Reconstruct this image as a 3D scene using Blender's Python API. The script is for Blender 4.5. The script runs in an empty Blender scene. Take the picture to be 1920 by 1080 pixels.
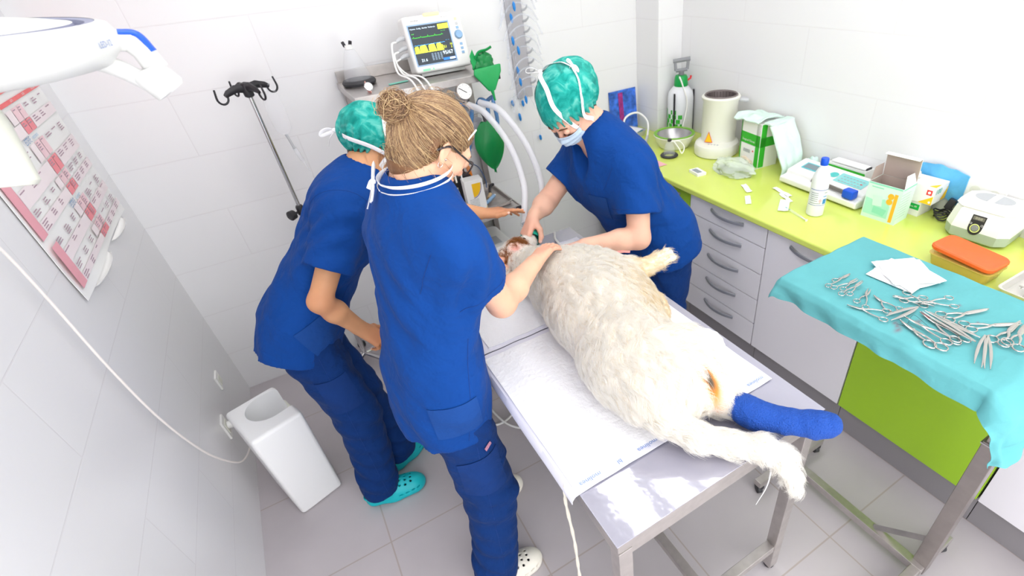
import bpy, bmesh, math, random
import numpy as np
from mathutils import Vector, Matrix, Euler
random.seed(7); RNG = np.random.default_rng(7)
SC = bpy.context.scene
COL = SC.collection
PI = math.pi
V = Vector

# ------------------------------------------------------------------ materials
def lin(h):
    if isinstance(h, str):
        h = h.lstrip('#'); c = [int(h[i:i+2], 16)/255 for i in (0, 2, 4)]
    else:
        c = list(h)[:3]
    return tuple(x/12.92 if x <= .04045 else ((x+.055)/1.055)**2.4 for x in c) + (1,)

def mat(name, col, rough=.5, metal=0, bump=0, bscale=40, var=0, vscale=6, alpha=1, trans=0, ior=1.45,
        emit=None, estr=0, coat=0, sheen=0, sss=0, spec=.5, stretch=None, wave=0):
    m = bpy.data.materials.new(name); m.use_nodes = True
    nt = m.node_tree; b = nt.nodes['Principled BSDF']
    c = lin(col)
    b.inputs['Base Color'].default_value = c
    b.inputs['Roughness'].default_value = rough
    b.inputs['Metallic'].default_value = metal
    b.inputs['Alpha'].default_value = alpha
    b.inputs['Transmission Weight'].default_value = trans
    b.inputs['IOR'].default_value = ior
    b.inputs['Coat Weight'].default_value = coat
    b.inputs['Sheen Weight'].default_value = sheen
    b.inputs['Specular IOR Level'].default_value = spec
    if sss:
        b.inputs['Subsurface Weight'].default_value = sss
        b.inputs['Subsurface Radius'].default_value = (.012, .005, .003)
        b.inputs['Subsurface Scale'].default_value = 1
    if emit:
        b.inputs['Emission Color'].default_value = lin(emit)
        b.inputs['Emission Strength'].default_value = estr
    tc = nt.nodes.new('ShaderNodeTexCoord')
    src = tc.outputs['Object']
    if stretch:
        mp = nt.nodes.new('ShaderNodeMapping'); mp.inputs['Scale'].default_value = stretch
        nt.links.new(src, mp.inputs[0]); src = mp.outputs[0]
    if var:
        n = nt.nodes.new('ShaderNodeTexNoise'); n.inputs['Scale'].default_value = vscale
        n.inputs['Detail'].default_value = 5
        nt.links.new(src, n.inputs['Vector'])
        r = nt.nodes.new('ShaderNodeMapRange')
        r.inputs[1].default_value = .3; r.inputs[2].default_value = .7
        r.inputs[3].default_value = 1-var; r.inputs[4].default_value = 1+var
        nt.links.new(n.outputs['Fac'], r.inputs[0])
        mx = nt.nodes.new('ShaderNodeMix'); mx.data_type = 'RGBA'; mx.blend_type = 'MULTIPLY'
        mx.inputs[0].default_value = 1; mx.inputs[6].default_value = c
        nt.links.new(r.outputs[0], mx.inputs[7]); nt.links.new(mx.outputs[2], b.inputs['Base Color'])
    if bump:
        n = nt.nodes.new('ShaderNodeTexNoise'); n.inputs['Scale'].default_value = bscale
        n.inputs['Detail'].default_value = 4
        nt.links.new(src, n.inputs['Vector'])
        bp = nt.nodes.new('ShaderNodeBump'); bp.inputs['Strength'].default_value = bump
        bp.inputs['Distance'].default_value = .01
        nt.links.new(n.outputs['Fac'], bp.inputs['Height']); nt.links.new(bp.outputs[0], b.inputs['Normal'])
    return m

def tile_mat(name, col, grout, tw, th, ax, rough, gw=.004, off=.5, offs=(0, 0), var=.0, bump=.3, vscale=3):
    """rectangular tiles in running bond; ax picks which object axes run along and up"""
    m = mat(name, col, rough); nt = m.node_tree; b = nt.nodes['Principled BSDF']
    tc = nt.nodes.new('ShaderNodeTexCoord'); sp = nt.nodes.new('ShaderNodeSeparateXYZ')
    cb = nt.nodes.new('ShaderNodeCombineXYZ')
    nt.links.new(tc.outputs['Object'], sp.inputs[0])
    for k, a in enumerate(ax):
        ad = nt.nodes.new('ShaderNodeMath'); ad.operation = 'ADD'; ad.inputs[1].default_value = offs[k]
        nt.links.new(sp.outputs[a], ad.inputs[0]); nt.links.new(ad.outputs[0], cb.inputs[k])
    br = nt.nodes.new('ShaderNodeTexBrick')
    br.offset = off; br.offset_frequency = 2; br.squash = 1
    br.inputs['Scale'].default_value = 1
    br.inputs['Brick Width'].default_value = tw; br.inputs['Row Height'].default_value = th
    br.inputs['Mortar Size'].default_value = gw; br.inputs['Mortar Smooth'].default_value = .3
    br.inputs['Color1'].default_value = lin(col); br.inputs['Color2'].default_value = lin(col)
    br.inputs['Mortar'].default_value = lin(grout)
    nt.links.new(cb.outputs[0], br.inputs['Vector'])
    out = br.outputs['Color']
    if var:
        n = nt.nodes.new('ShaderNodeTexNoise'); n.inputs['Scale'].default_value = vscale; n.inputs['Detail'].default_value = 8
        nt.links.new(tc.outputs['Object'], n.inputs['Vector'])
        r = nt.nodes.new('ShaderNodeMapRange'); r.inputs[1].default_value = .3; r.inputs[2].default_value = .7
        r.inputs[3].default_value = 1-var; r.inputs[4].default_value = 1+var
        nt.links.new(n.outputs['Fac'], r.inputs[0])
        mx = nt.nodes.new('ShaderNodeMix'); mx.data_type = 'RGBA'; mx.blend_type = 'MULTIPLY'; mx.inputs[0].default_value = 1
        nt.links.new(out, mx.inputs[6]); nt.links.new(r.outputs[0], mx.inputs[7]); out = mx.outputs[2]
    nt.links.new(out, b.inputs['Base Color'])
    bp = nt.nodes.new('ShaderNodeBump'); bp.inputs['Strength'].default_value = bump; bp.inputs['Distance'].default_value = .002
    bp.invert = True
    nt.links.new(br.outputs['Fac'], bp.inputs['Height']); nt.links.new(bp.outputs[0], b.inputs['Normal'])
    return m

def fabric(name, col, rough=.75, var=.06, fold=.5):
    """woven cotton: fine weave plus soft creases"""
    m = mat(name, col, rough, var=var, vscale=5, sheen=.02, spec=.15)
    nt = m.node_tree; b = nt.nodes['Principled BSDF']
    tc = nt.nodes.new('ShaderNodeTexCoord')
    n1 = nt.nodes.new('ShaderNodeTexNoise'); n1.inputs['Scale'].default_value = 14; n1.inputs['Detail'].default_value = 3
    n1.inputs['Distortion'].default_value = .25
    n2 = nt.nodes.new('ShaderNodeTexNoise'); n2.inputs['Scale'].default_value = 420
    nt.links.new(tc.outputs['Object'], n1.inputs['Vector']); nt.links.new(tc.outputs['Object'], n2.inputs['Vector'])
    b1 = nt.nodes.new('ShaderNodeBump'); b1.inputs['Strength'].default_value = fold; b1.inputs['Distance'].default_value = .035
    b2 = nt.nodes.new('ShaderNodeBump'); b2.inputs['Strength'].default_value = .15; b2.inputs['Distance'].default_value = .002
    nt.links.new(n1.outputs['Fac'], b1.inputs['Height']); nt.links.new(n2.outputs['Fac'], b2.inputs['Height'])
    nt.links.new(b1.outputs[0], b2.inputs['Normal']); nt.links.new(b2.outputs[0], b.inputs['Normal'])
    return m

def glass(name, col=(.9, .93, .95), op=.25, rough=.15):
    """thin clear plastic: mostly see-through with a gloss"""
    m = bpy.data.materials.new(name); m.use_nodes = True; nt = m.node_tree
    b = nt.nodes['Principled BSDF']; b.inputs['Base Color'].default_value = lin(col)
    b.inputs['Roughness'].default_value = rough; b.inputs['Alpha'].default_value = op
    return m

M = {}
M['white'] = mat('white_plastic', '#f2f1ee', .35)
M['cream'] = mat('cream_plastic', '#ecebe0', .4)
M['offwhite'] = mat('offwhite_plastic', '#e6e6da', .45)
M['paper'] = mat('white_paper', '#f6f5f3', .8)
M['steel'] = mat('brushed_steel', '#bdb7b4', .36, .8, var=.08, vscale=30)
M['steel_dark'] = mat('dull_steel', '#9b9491', .4, .8, var=.08, vscale=20)
M['chrome'] = mat('chrome', '#c9c7c8', .12, 1)
M['inst'] = mat('instrument_steel', '#c3c0bd', .2, 1)
M['black'] = mat('black_plastic', '#2b292d', .45)
M['rubber'] = mat('black_rubber', '#3a3a3d', .6)
M['grey'] = mat('grey_plastic', '#8f9094', .45)
M['lgrey'] = mat('light_grey_plastic', '#c4c5c8', .4)
M['blue'] = mat('blue_plastic', '#1556d8', .4)
M['lblue'] = mat('pale_blue_plastic', '#8fb3d8', .4)
M['teal'] = mat('teal_plastic', '#35b7b0', .5)
M['green'] = mat('green_rubber', '#1f9e55', .45, bump=.3, bscale=25)
M['dgreen'] = mat('dark_green_rubber', '#0c7f40', .35, bump=.3, bscale=25)
M['lime'] = mat('lime_laminate', '#d3e16c', .16, var=.03, vscale=3)
M['limedoor'] = mat('lime_door_laminate', '#9cc52f', .4, var=.03, vscale=3)
M['whitedoor'] = mat('white_door_laminate', '#e6e3e8', .4)
M['plinth'] = mat('grey_plinth', '#8b878a', .4)
M['handle'] = mat('grey_handle', '#8a8b93', .35, .2)
M['orange'] = mat('orange_lid', '#f4662a', .45, var=.04, vscale=40)
M['yellow'] = mat('yellow_print', '#ffc81e', .6)
M['red'] = mat('red_print', '#e8343c', .6)
M['drape'] = fabric('teal_drape', '#63abb0', .8, .06, .3)
M['pad'] = mat('quilted_white_pad', '#f3f3f6', .85, bump=.5, bscale=60)
M['padedge'] = mat('pad_plastic_border', '#e3e2ee', .35)
M['gauze'] = mat('white_gauze', '#fbfafa', .9)
M['tie'] = mat('white_tie', '#f5f3f3', .8)
M['clear'] = glass('clear_plastic', (.93, .94, .96), .22, .12)
M['clearer'] = glass('thin_clear_plastic', (.95, .95, .97), .14, .1)
M['hose'] = glass('frosted_hose', (.93, .93, .95), .55, .3)
M['tablesheet'] = mat('clear_film_on_steel', '#a3a1b0', .07, .1, coat=1, bump=.22, bscale=7, ior=1.9)

# ------------------------------------------------------------------ mesh builder
def rotm(rx=0, ry=0, rz=0):
    return Euler((rx, ry, rz)).to_matrix()

class MB:
    """collects shapes into one mesh; each shape may take a material slot"""
    def __init__(s): s.v = []; s.f = []; s.mi = []; s.bevelled = False
    def add(s, vs, fs, mi=0, T=None):
        n = len(s.v)
        for p in vs:
            p = V(p)
            if T is not None: p = T @ p
            s.v.append(p)
        for f in fs: s.f.append([n+i for i in f]); s.mi.append(mi)
        return s
    def bm(s, bm, mi=0, T=None):
        bm.verts.ensure_lookup_table(); bm.verts.index_update()
        vs = [v.co.copy() for v in bm.verts]; fs = [[v.index for v in f.verts] for f in bm.faces]
        bm.free(); return s.add(vs, fs, mi, T)
    def box(s, c, size, bev=0, rot=None, mi=0, seg=2, taper=None):
        bm = bmesh.new(); bmesh.ops.create_cube(bm, size=1)
        for v in bm.verts:
            v.co = V((v.co.x*size[0], v.co.y*size[1], v.co.z*size[2]))
            if taper and v.co.z > 0: v.co.x *= taper[0]; v.co.y *= taper[1]
        if bev: s.bevelled = True; bmesh.ops.bevel(bm, geom=bm.edges[:], offset=bev, segments=seg, affect='EDGES', profile=.5)
        T = Matrix.Translation(V(c))
        if rot is not None: T = T @ (rot.to_4x4() if len(rot) == 3 else rot)
        return s.bm(bm, mi, T)
    def tube(s, pts, r, seg=10, mi=0, cap=True, flat=None):
        """round bar along a list of points; r a number or one per point"""
        pts = [V(p) for p in pts]; n = len(pts)
        rs = r if isinstance(r, (list, tuple)) else [r]*n
        up = None; rings = []
        for i, p in enumerate(pts):
            t = (pts[min(i+1, n-1)]-pts[max(i-1, 0)])
            t = t.normalized() if t.length > 1e-9 else V((0, 0, 1))
            if up is None:
                up = V((0, 0, 1)) if abs(t.z) < .9 else V((1, 0, 0))
                if flat: up = V(flat)
            a = t.cross(up)
            if a.length < 1e-6: a = t.cross(V((1, 0, .1)))
            a.normalize(); bb = a.cross(t).normalized(); up = bb
            w = rs[i]
            rx, ry = (w if isinstance(w, (tuple, list)) else (w, w))
            rings.append([p+a*rx*math.cos(2*PI*k/seg)+bb*ry*math.sin(2*PI*k/seg) for k in range(seg)])
        vs = [q for R in rings for q in R]; fs = []
        for i in range(n-1):
            for k in range(seg):
                k2 = (k+1) % seg
                fs.append([i*seg+k, i*seg+k2, (i+1)*seg+k2, (i+1)*seg+k])
        if cap: fs.append(list(range(seg))[::-1]); fs.append([(n-1)*seg+k for k in range(seg)])
        return s.add(vs, fs, mi)
    def lathe(s, prof, seg=24, mi=0, T=None, sx=1, sy=1, cap=(True, True)):
        """prof: list of (radius, z)"""
        vs = []; fs = []; n = len(prof)
        for r, z in prof:
            for k in range(seg):
                a = 2*PI*k/seg; vs.append((r*sx*math.cos(a), r*sy*math.sin(a), z))
        for i in range(n-1):
            for k in range(seg):
                k2 = (k+1) % seg
                fs.append([i*seg+k, i*seg+k2, (i+1)*seg+k2, (i+1)*seg+k])
        if abs(prof[0][0]-prof[-1][0])+abs(prof[0][1]-prof[-1][1]) < 1e-7: cap = (False, False)
        if cap[0] and prof[0][0] > 1e-6: fs.append(list(range(seg))[::-1])
        if cap[1] and prof[-1][0] > 1e-6: fs.append([(n-1)*seg+k for k in range(seg)])
        return s.add(vs, fs, mi, T)
    def prism(s, outline, h, mi=0, T=None, bev=0):
        """outline in xy extruded by h in z"""
        n = len(outline)
        vs = [(x, y, 0) for x, y in outline]+[(x, y, h) for x, y in outline]
        fs = [list(range(n))[::-1], [n+i for i in range(n)]]+[[i, (i+1) % n, n+(i+1) % n, n+i] for i in range(n)]
        return s.add(vs, fs, mi, T)
    def sheet(s, fn, nu, nv, mi=0, th=0):
        """grid surface fn(u,v)->point, u,v in 0..1; th gives thickness along the normal"""
        P = [[V(fn(i/nu, j/nv)) for j in range(nv+1)] for i in range(nu+1)]
        vs = [p for row in P for p in row]; w = nv+1
        fs = [[i*w+j, (i+1)*w+j, (i+1)*w+j+1, i*w+j+1] for i in range(nu) for j in range(nv)]
        if th:
            Nn = []
            for i in range(nu+1):
                for j in range(nv+1):
                    a = P[min(i+1, nu)][j]-P[max(i-1, 0)][j]; b = P[i][min(j+1, nv)]-P[i][max(j-1, 0)]
                    q = a.cross(b); Nn.append(q.normalized() if q.length > 1e-12 else V((0, 0, 1)))
            n0 = len(vs)
            vs = vs+[p-nn*th for p, nn in zip(vs, Nn)]
            fs2 = [[n0+a for a in f[::-1]] for f in fs]
            bd = [(i, 0) for i in range(nu)]+[(nu, j) for j in range(nv)]+[(i, nv) for i in range(nu, 0, -1)]+[(0, j) for j in range(nv, 0, -1)]
            ids = [i*w+j for i, j in bd]
            fs = fs+fs2+[[ids[k], n0+ids[k], n0+ids[(k+1) % len(ids)], ids[(k+1) % len(ids)]] for k in range(len(ids))]
        return s.add(vs, fs, mi)
    def build(s, name, mats, parent=None, smooth=True, loc=None, rz=0, auto=40):
        me = bpy.data.meshes.new(name)
        org = V(loc) if loc is not None else V((0, 0, 0))
        me.from_pydata([tuple(p) for p in s.v], [], s.f)
        for m in (mats if isinstance(mats, (list, tuple)) else [mats]):
            me.materials.append(M[m] if isinstance(m, str) else m)
        for p, k in zip(me.polygons, s.mi): p.material_index = k
        bm = bmesh.new(); bm.from_mesh(me)
        bmesh.ops.recalc_face_normals(bm, faces=bm.faces[:]); bm.to_mesh(me); bm.free()
        if smooth:
            me.shade_smooth() if hasattr(me, 'shade_smooth') else None
            if auto < 180: me.set_sharp_from_angle(angle=math.radians(auto))
        o = bpy.data.objects.new(name, me); COL.objects.link(o)
        if s.bevelled and smooth:
            wn = o.modifiers.new('flat_faces', 'WEIGHTED_NORMAL'); wn.keep_sharp = True; wn.weight = 100
        if loc is not None: o.location = loc
        if rz: o.rotation_euler.z = rz
        if parent is not None: o.parent = parent
        return o

def tag(o, label=None, cat=None, group=None, kind=None):
    if label: o['label'] = label
    if cat: o['category'] = cat
    if group: o['group'] = group
    if kind: o['kind'] = kind
    return o

def thing(name, label, cat, loc=(0, 0, 0), rz=0, group=None):
    o = bpy.data.objects.new(name, None); COL.objects.link(o)
    o.empty_display_size = .05
    o.location = loc; o.rotation_euler.z = rz
    return tag(o, label, cat, group)

def struct(o): o['kind'] = 'structure'; return o

def copy_tree(o, parent=None):
    c = o.copy(); COL.objects.link(c)
    if parent is not None: c.parent = parent
    for ch in list(o.children): copy_tree(ch, c)
    return c

def text_mb(txt, size, T, align='CENTER', mb=None, mi=0, sx=1, ext=0):
    """lettering as real faces, placed by matrix T (text lies in its xy plane)"""
    cu = bpy.data.curves.new('t', 'FONT'); cu.body = txt; cu.size = size
    cu.align_x = align; cu.align_y = 'CENTER'; cu.resolution_u = 2; cu.extrude = ext
    o = bpy.data.objects.new('t', cu); COL.objects.link(o)
    bpy.context.view_layer.update()
    me = bpy.data.meshes.new_from_object(o.evaluated_get(bpy.context.evaluated_depsgraph_get()))
    mb = mb or MB()
    S = Matrix.Diagonal((sx, 1, 1, 1))
    mb.add([v.co for v in me.vertices], [list(p.vertices) for p in me.polygons], mi, T @ S)
    bpy.data.objects.remove(o); bpy.data.curves.remove(cu); bpy.data.meshes.remove(me)
    return mb

def frame(o, x, y):
    """matrix with origin o, x axis along x, y axis near y"""
    x = V(x).normalized(); y = V(y); z = x.cross(y).normalized(); y = z.cross(x)
    m = Matrix((x, y, z)).transposed().to_4x4(); m.translation = V(o); return m

def arc(c, r, a0, a1, n, ax=(1, 0, 0), ay=(0, 0, 1)):
    c = V(c); ax = V(ax); ay = V(ay)
    return [c+ax*r*math.cos(a0+(a1-a0)*i/n)+ay*r*math.sin(a0+(a1-a0)*i/n) for i in range(n+1)]

def spline(pts, n=8):
    """Catmull-Rom through points"""
    P = [V(p) for p in pts]; P = [P[0]*2-P[1]]+P+[P[-1]*2-P[-2]]; out = []
    for i in range(1, len(P)-2):
        for k in range(n):
            t = k/n; a, b, c, d = P[i-1:i+3]
            out.append(.5*((2*b)+(c-a)*t+(2*a-5*b+4*c-d)*t*t+(3*b-a-3*c+d)*t**3))
    out.append(P[-2]); return out

# ------------------------------------------------------------------ sculpting: distance fields to one continuous surface
def A3(p): return np.array(p, dtype=np.float32)

class Sculpt:
    def __init__(s): s.ops = []
    def cone(s, a, b, ra, rb, k=.02, flat=None, fn=1., sub=False):
        """tapered limb from a to b; flat=(axis, factor) squashes it across an axis"""
        s.ops.append(('c', A3(a), A3(b), ra, rb, k, flat, sub)); return s
    def ell(s, c, r, R=None, k=.02, sub=False):
        """ellipsoid; R columns are its axes"""
        s.ops.append(('e', A3(c), A3(r), np.array(R if R is not None else np.eye(3), dtype=np.float32), k, sub)); return s
    def chain(s, pts, rs, k=.02, flat=None):
        for i in range(len(pts)-1): s.cone(pts[i], pts[i+1], rs[i], rs[i+1], k, flat)
        return s
    def half(s, p, n, k=.002, box=None):
        """cut away everything on the side of n (within box if given: centre, radius)"""
        s.ops.append(('h', A3(p), A3(n)/np.linalg.norm(n), k, box)); return s
    def run(s, vox, disp=None):
        lo = np.full(3, 1e9); hi = -lo
        for o in s.ops:
            if o[0] == 'c' and not o[7]:
                R = max(o[3], o[4])
                lo = np.minimum(lo, np.minimum(o[1], o[2])-R); hi = np.maximum(hi, np.maximum(o[1], o[2])+R)
            elif o[0] == 'e' and not o[5]:
                e = np.sqrt(((o[3]*o[2][None, :])**2).sum(1))
                lo = np.minimum(lo, o[1]-e); hi = np.maximum(hi, o[1]+e)
        lo -= .03; hi += .03
        n = np.ceil((hi-lo)/vox).astype(int)+1
        ax = [(lo[i]+vox*np.arange(n[i])).astype(np.float32) for i in range(3)]
        D = np.full(n, .5, np.float32)
        for o in s.ops:
            if o[0] == 'c':
                R = max(o[3], o[4])+o[5]+3*vox; b0 = np.minimum(o[1], o[2])-R; b1 = np.maximum(o[1], o[2])+R
            elif o[0] == 'e':
                e = np.sqrt(((o[3]*o[2][None, :])**2).sum(1)); b0 = o[1]-e-o[4]-3*vox; b1 = o[1]+e+o[4]+3*vox
            else:
                if o[4] is None: b0, b1 = lo, hi
                else: b0 = A3(o[4][0])-o[4][1]; b1 = A3(o[4][0])+o[4][1]
            i0 = np.clip(np.floor((b0-lo)/vox).astype(int), 0, n); i1 = np.clip(np.ceil((b1-lo)/vox).astype(int)+1, 0, n)
            if (i1 <= i0).any(): continue
            X = ax[0][i0[0]:i1[0]][:, None, None]; Y = ax[1][i0[1]:i1[1]][None, :, None]; Z = ax[2][i0[2]:i1[2]][None, None, :]
            sl = (slice(i0[0], i1[0]), slice(i0[1], i1[1]), slice(i0[2], i1[2]))
            if o[0] == 'c':
                _, a, b, ra, rb, k, flat, sub = o
                px, py, pz = X-a[0], Y-a[1], Z-a[2]; ba = b-a; sc = 1.
                if flat is not None:
                    nrm = A3(flat[0]); nrm = nrm/np.linalg.norm(nrm); fct = flat[1]
                    dn = (px*nrm[0]+py*nrm[1]+pz*nrm[2])*(1/fct-1)
                    px, py, pz = px+dn*nrm[0], py+dn*nrm[1], pz+dn*nrm[2]
                    ba = ba+nrm*(ba@nrm)*(1/fct-1); sc = fct if fct < 1 else 1.
                L2 = float(ba@ba); t = np.clip((px*ba[0]+py*ba[1]+pz*ba[2])/L2, 0, 1)
                d = np.sqrt((px-t*ba[0])**2+(py-t*ba[1])**2+(pz-t*ba[2])**2)-(ra+(rb-ra)*t)
                d = d*sc
            elif o[0] == 'e':
                _, c, r, R, k, sub = o
                px, py, pz = X-c[0], Y-c[1], Z-c[2]
                q = [(px*R[0, i]+py*R[1, i]+pz*R[2, i]) for i in range(3)]
                k0 = np.sqrt(sum((q[i]/r[i])**2 for i in range(3)))
                k1 = np.sqrt(sum((q[i]/(r[i]**2))**2 for i in range(3)))+1e-6
                d = k0*(k0-1)/k1
            else:
                _, p, nn, k, _b = o; sub = True
                d = -((X-p[0])*nn[0]+(Y-p[1])*nn[1]+(Z-p[2])*nn[2])
            E = D[sl]
            if sub:
                h = np.maximum(k-np.abs(E+d), 0)/k if k > 0 else 0
                D[sl] = np.maximum(E, -d)+h*h*k*.25
            else:
                h = np.maximum(k-np.abs(E-d), 0)/k
                D[sl] = np.minimum(E, d)-h*h*k*.25
        if disp is not None:
            near = np.argwhere(np.abs(D) < .03)
            P = lo+near*vox
            D[near[:, 0], near[:, 1], near[:, 2]] += disp(P).astype(np.float32)
        s.lo, s.vox = lo, vox
        return nets(D, lo, vox)

def nets(D, lo, vox):
    n = D.shape; I = D < 0
    c = np.zeros([x-1 for x in n], np.int8)
    for dx in (0, 1):
        for dy in (0, 1):
            for dz in (0, 1): c += I[dx:n[0]-1+dx, dy:n[1]-1+dy, dz:n[2]-1+dz]
    act = (c > 0) & (c < 8); cells = np.argwhere(act)
    idx = np.full(act.shape, -1, np.int32); idx[act] = np.arange(len(cells))
    acc = np.zeros((len(cells), 3)); cnt = np.zeros(len(cells))
    cs = [(0, 0, 0), (1, 0, 0), (0, 1, 0), (1, 1, 0), (0, 0, 1), (1, 0, 1), (0, 1, 1), (1, 1, 1)]
    vals = [D[cells[:, 0]+a, cells[:, 1]+b, cells[:, 2]+g] for a, b, g in cs]
    for i in range(8):
        for j in range(i+1, 8):
            if sum(abs(np.array(cs[i])-np.array(cs[j]))) != 1: continue
            m = (vals[i] < 0) != (vals[j] < 0)
            t = vals[i][m]/(vals[i][m]-vals[j][m])
            acc[m] += np.array(cs[i])+t[:, None]*(np.array(cs[j])-np.array(cs[i])); cnt[m] += 1
    P = lo+vox*(cells+acc/cnt[:, None])
    F = []
    for a in range(3):
        b, g = (a+1) % 3, (a+2) % 3
        s0 = [slice(None)]*3; s1 = [slice(None)]*3
        s0[a] = slice(0, n[a]-1); s1[a] = slice(1, n[a])
        s0[b] = s1[b] = slice(1, n[b]-1); s0[g] = s1[g] = slice(1, n[g]-1)
        u, w = I[tuple(s0)], I[tuple(s1)]
        for flip in (0, 1):
            e = np.argwhere((u & ~w) if not flip else (w & ~u))
            e[:, b] += 1; e[:, g] += 1
            q = []
            for ob, og in ((0, 0), (-1, 0), (-1, -1), (0, -1)):
                f = e.copy(); f[:, b] += ob; f[:, g] += og
                q.append(idx[f[:, 0], f[:, 1], f[:, 2]])
            q = np.stack(q, 1)
            F.append(q if not flip else q[:, ::-1])
    return P.astype(np.float32), np.concatenate(F)

def mesh_np(name, P, F, mats, parent=None, smooth=True, relax=0):
    if relax:
        for it in range(relax):
            acc = np.zeros_like(P); cnt = np.zeros(len(P))
            for i in range(4):
                a, b = F[:, i], F[:, (i+1) % 4]
                np.add.at(acc, a, P[b]); np.add.at(acc, b, P[a]); np.add.at(cnt, a, 1); np.add.at(cnt, b, 1)
            P = P+.5*(acc/np.maximum(cnt, 1)[:, None]-P)
    me = bpy.data.meshes.new(name)
    me.vertices.add(len(P)); me.vertices.foreach_set('co', P.astype(np.float32).ravel())
    me.loops.add(len(F)*4); me.loops.foreach_set('vertex_index', F.astype(np.int32).ravel())
    me.polygons.add(len(F))
    me.polygons.foreach_set('loop_start', np.arange(0, len(F)*4, 4, dtype=np.int32))
    me.update(calc_edges=True)
    for m in (mats if isinstance(mats, (list, tuple)) else [mats]): me.materials.append(M[m] if isinstance(m, str) else m)
    if smooth: me.shade_smooth()
    o = bpy.data.objects.new(name, me); COL.objects.link(o)
    if parent is not None: o.parent = parent
    return o

def set_tint(o, vals, name='tint'):
    at = o.data.attributes.new(name, 'FLOAT', 'POINT'); at.data.foreach_set('value', np.asarray(vals, np.float32))

def noise3(P, s, seed=0):
    """cheap smooth pseudo-noise from summed sines"""
    r = np.random.default_rng(seed); o = np.zeros(len(P))
    for i in range(6):
        d = r.normal(size=3); d /= np.linalg.norm(d)
        o += np.sin(P@d*s*r.uniform(.6, 1.5)+r.uniform(0, 6.28))
    return o/6
# ------------------------------------------------------------------ camera (wide lens, looking down into the corner)
cd = bpy.data.cameras.new('camera'); cam = bpy.data.objects.new('camera', cd); COL.objects.link(cam)
cd.sensor_width = 36; cd.lens = 940.31*36/1920
cd.shift_x = -.07523; cd.shift_y = .01793; cd.clip_start = .02
Rr = V((.8451062, -.52965576, -.0725278)); Rd = V((-.36232981, -.46772986, -.80619221)); Rf = V((.39308093, .70759702, -.58719148))
mw = Matrix((Rr, -Rd, -Rf)).transposed().to_4x4(); mw.translation = V((.699, -2.915, 1.97)); cam.matrix_world = mw
mw = Matrix(((.8451062, .36232981, -.39308093), (-.52965576, .46772986, -.70759702), (-.0725278, .80619221, .58719148))).to_4x4()
mw.translation = V((.699, -2.915, 1.97)); cam.matrix_world = mw
cd.dof.use_dof = True; cd.dof.focus_distance = 1.5; cd.dof.aperture_fstop = 3.5
SC.camera = cam

# ------------------------------------------------------------------ room shell
TW = dict(tw=.842, th=.26, gw=.0028, rough=.22, bump=.35)
mwb = tile_mat('wall_tile_back', '#eae9ea', '#e4e2e3', ax=(0, 2), offs=(.082+.421, 0), **TW)
mws = tile_mat('wall_tile_side', '#eae9ea', '#e6e4e5', ax=(1, 2), offs=(.3, 0), **TW)
mfl = tile_mat('floor_tile', '#bdb6b9', '#aea29d', .4955, .4955, (0, 1), .38, gw=.0035, off=0, offs=(.028, .46), var=.08, bump=.15, vscale=2.2)
mce = mat('ceiling_paint', '#f4f3f2', .9)
X1 = 3.03; Y0 = -3.95; ZC = 2.85
struct(MB().box((X1/2, Y0/2, -.05), (X1+.2, -Y0+.2, .1)).build('floor', mfl, smooth=False))
struct(MB().box((X1/2, Y0/2, ZC+.05), (X1+.2, -Y0+.2, .1)).build('ceiling', mce, smooth=False))
struct(MB().box((X1/2, .05, ZC/2), (X1+.2, .1, ZC)).build('wall_back', mwb, smooth=False))
struct(MB().box((-.05, Y0/2, ZC/2), (.1, -Y0, ZC)).build('wall_left', mws, smooth=False))
struct(MB().box((X1+.05, Y0/2, ZC/2), (.1, -Y0, ZC)).build('wall_right', mws, smooth=False))
struct(MB().box(((2.84+X1)/2, -.1125, ZC/2), (X1-2.84, .225, ZC), .004).build('trim_1', mwb, smooth=False))

# ------------------------------------------------------------------ light: ceiling panels, soft fill from the white world, front wall left out to admit it
w = bpy.data.worlds.new('world'); SC.world = w; w.use_nodes = True
bg = w.node_tree.nodes['Background']; bg.inputs[0].default_value = (.975, .985, 1, 1); bg.inputs[1].default_value = 3.35
mem = mat('lamp_diffuser', '#ffffff', .5, emit='#fbfbff', estr=6.5)
def ceiling_lamp(x, y, lab):
    t = thing('ceiling_light', lab, 'ceiling light', (x, y, ZC), group='ceiling light panels')
    MB().box((0, 0, -.02), (.98, .66, .04), .006).build('lamp_frame', 'white', t)
    for k in (-1, 0, 1): MB().box((k*.31, 0, -.042), (.19, .60, .012), .003).build('diffuser', mem, t)
    return t
for x, y, lab in ((.85, -1.3, 'flat white ceiling light panel over the left side of the table'),
                  (2.08, -1.27, 'flat white ceiling light panel over the counter side of the table'),
                  (.85, -2.65, 'flat white ceiling light panel behind the camera by the left wall'),
                  (2.08, -2.65, 'flat white ceiling light panel behind the camera on the counter side')):
    ceiling_lamp(x, y, lab)

vs = SC.view_settings
SC.display_settings.display_device = 'sRGB'
vs.view_transform = 'Standard'; vs.look = 'None'; vs.gamma = 1; vs.use_curve_mapping = False; vs.exposure = .06
SC.cycles.max_bounces = 8; SC.cycles.transparent_max_bounces = 16; SC.cycles.use_denoising = True
SC.cycles.sample_clamp_indirect = 6; SC.cycles.caustics_reflective = False; SC.cycles.caustics_refractive = False

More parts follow.
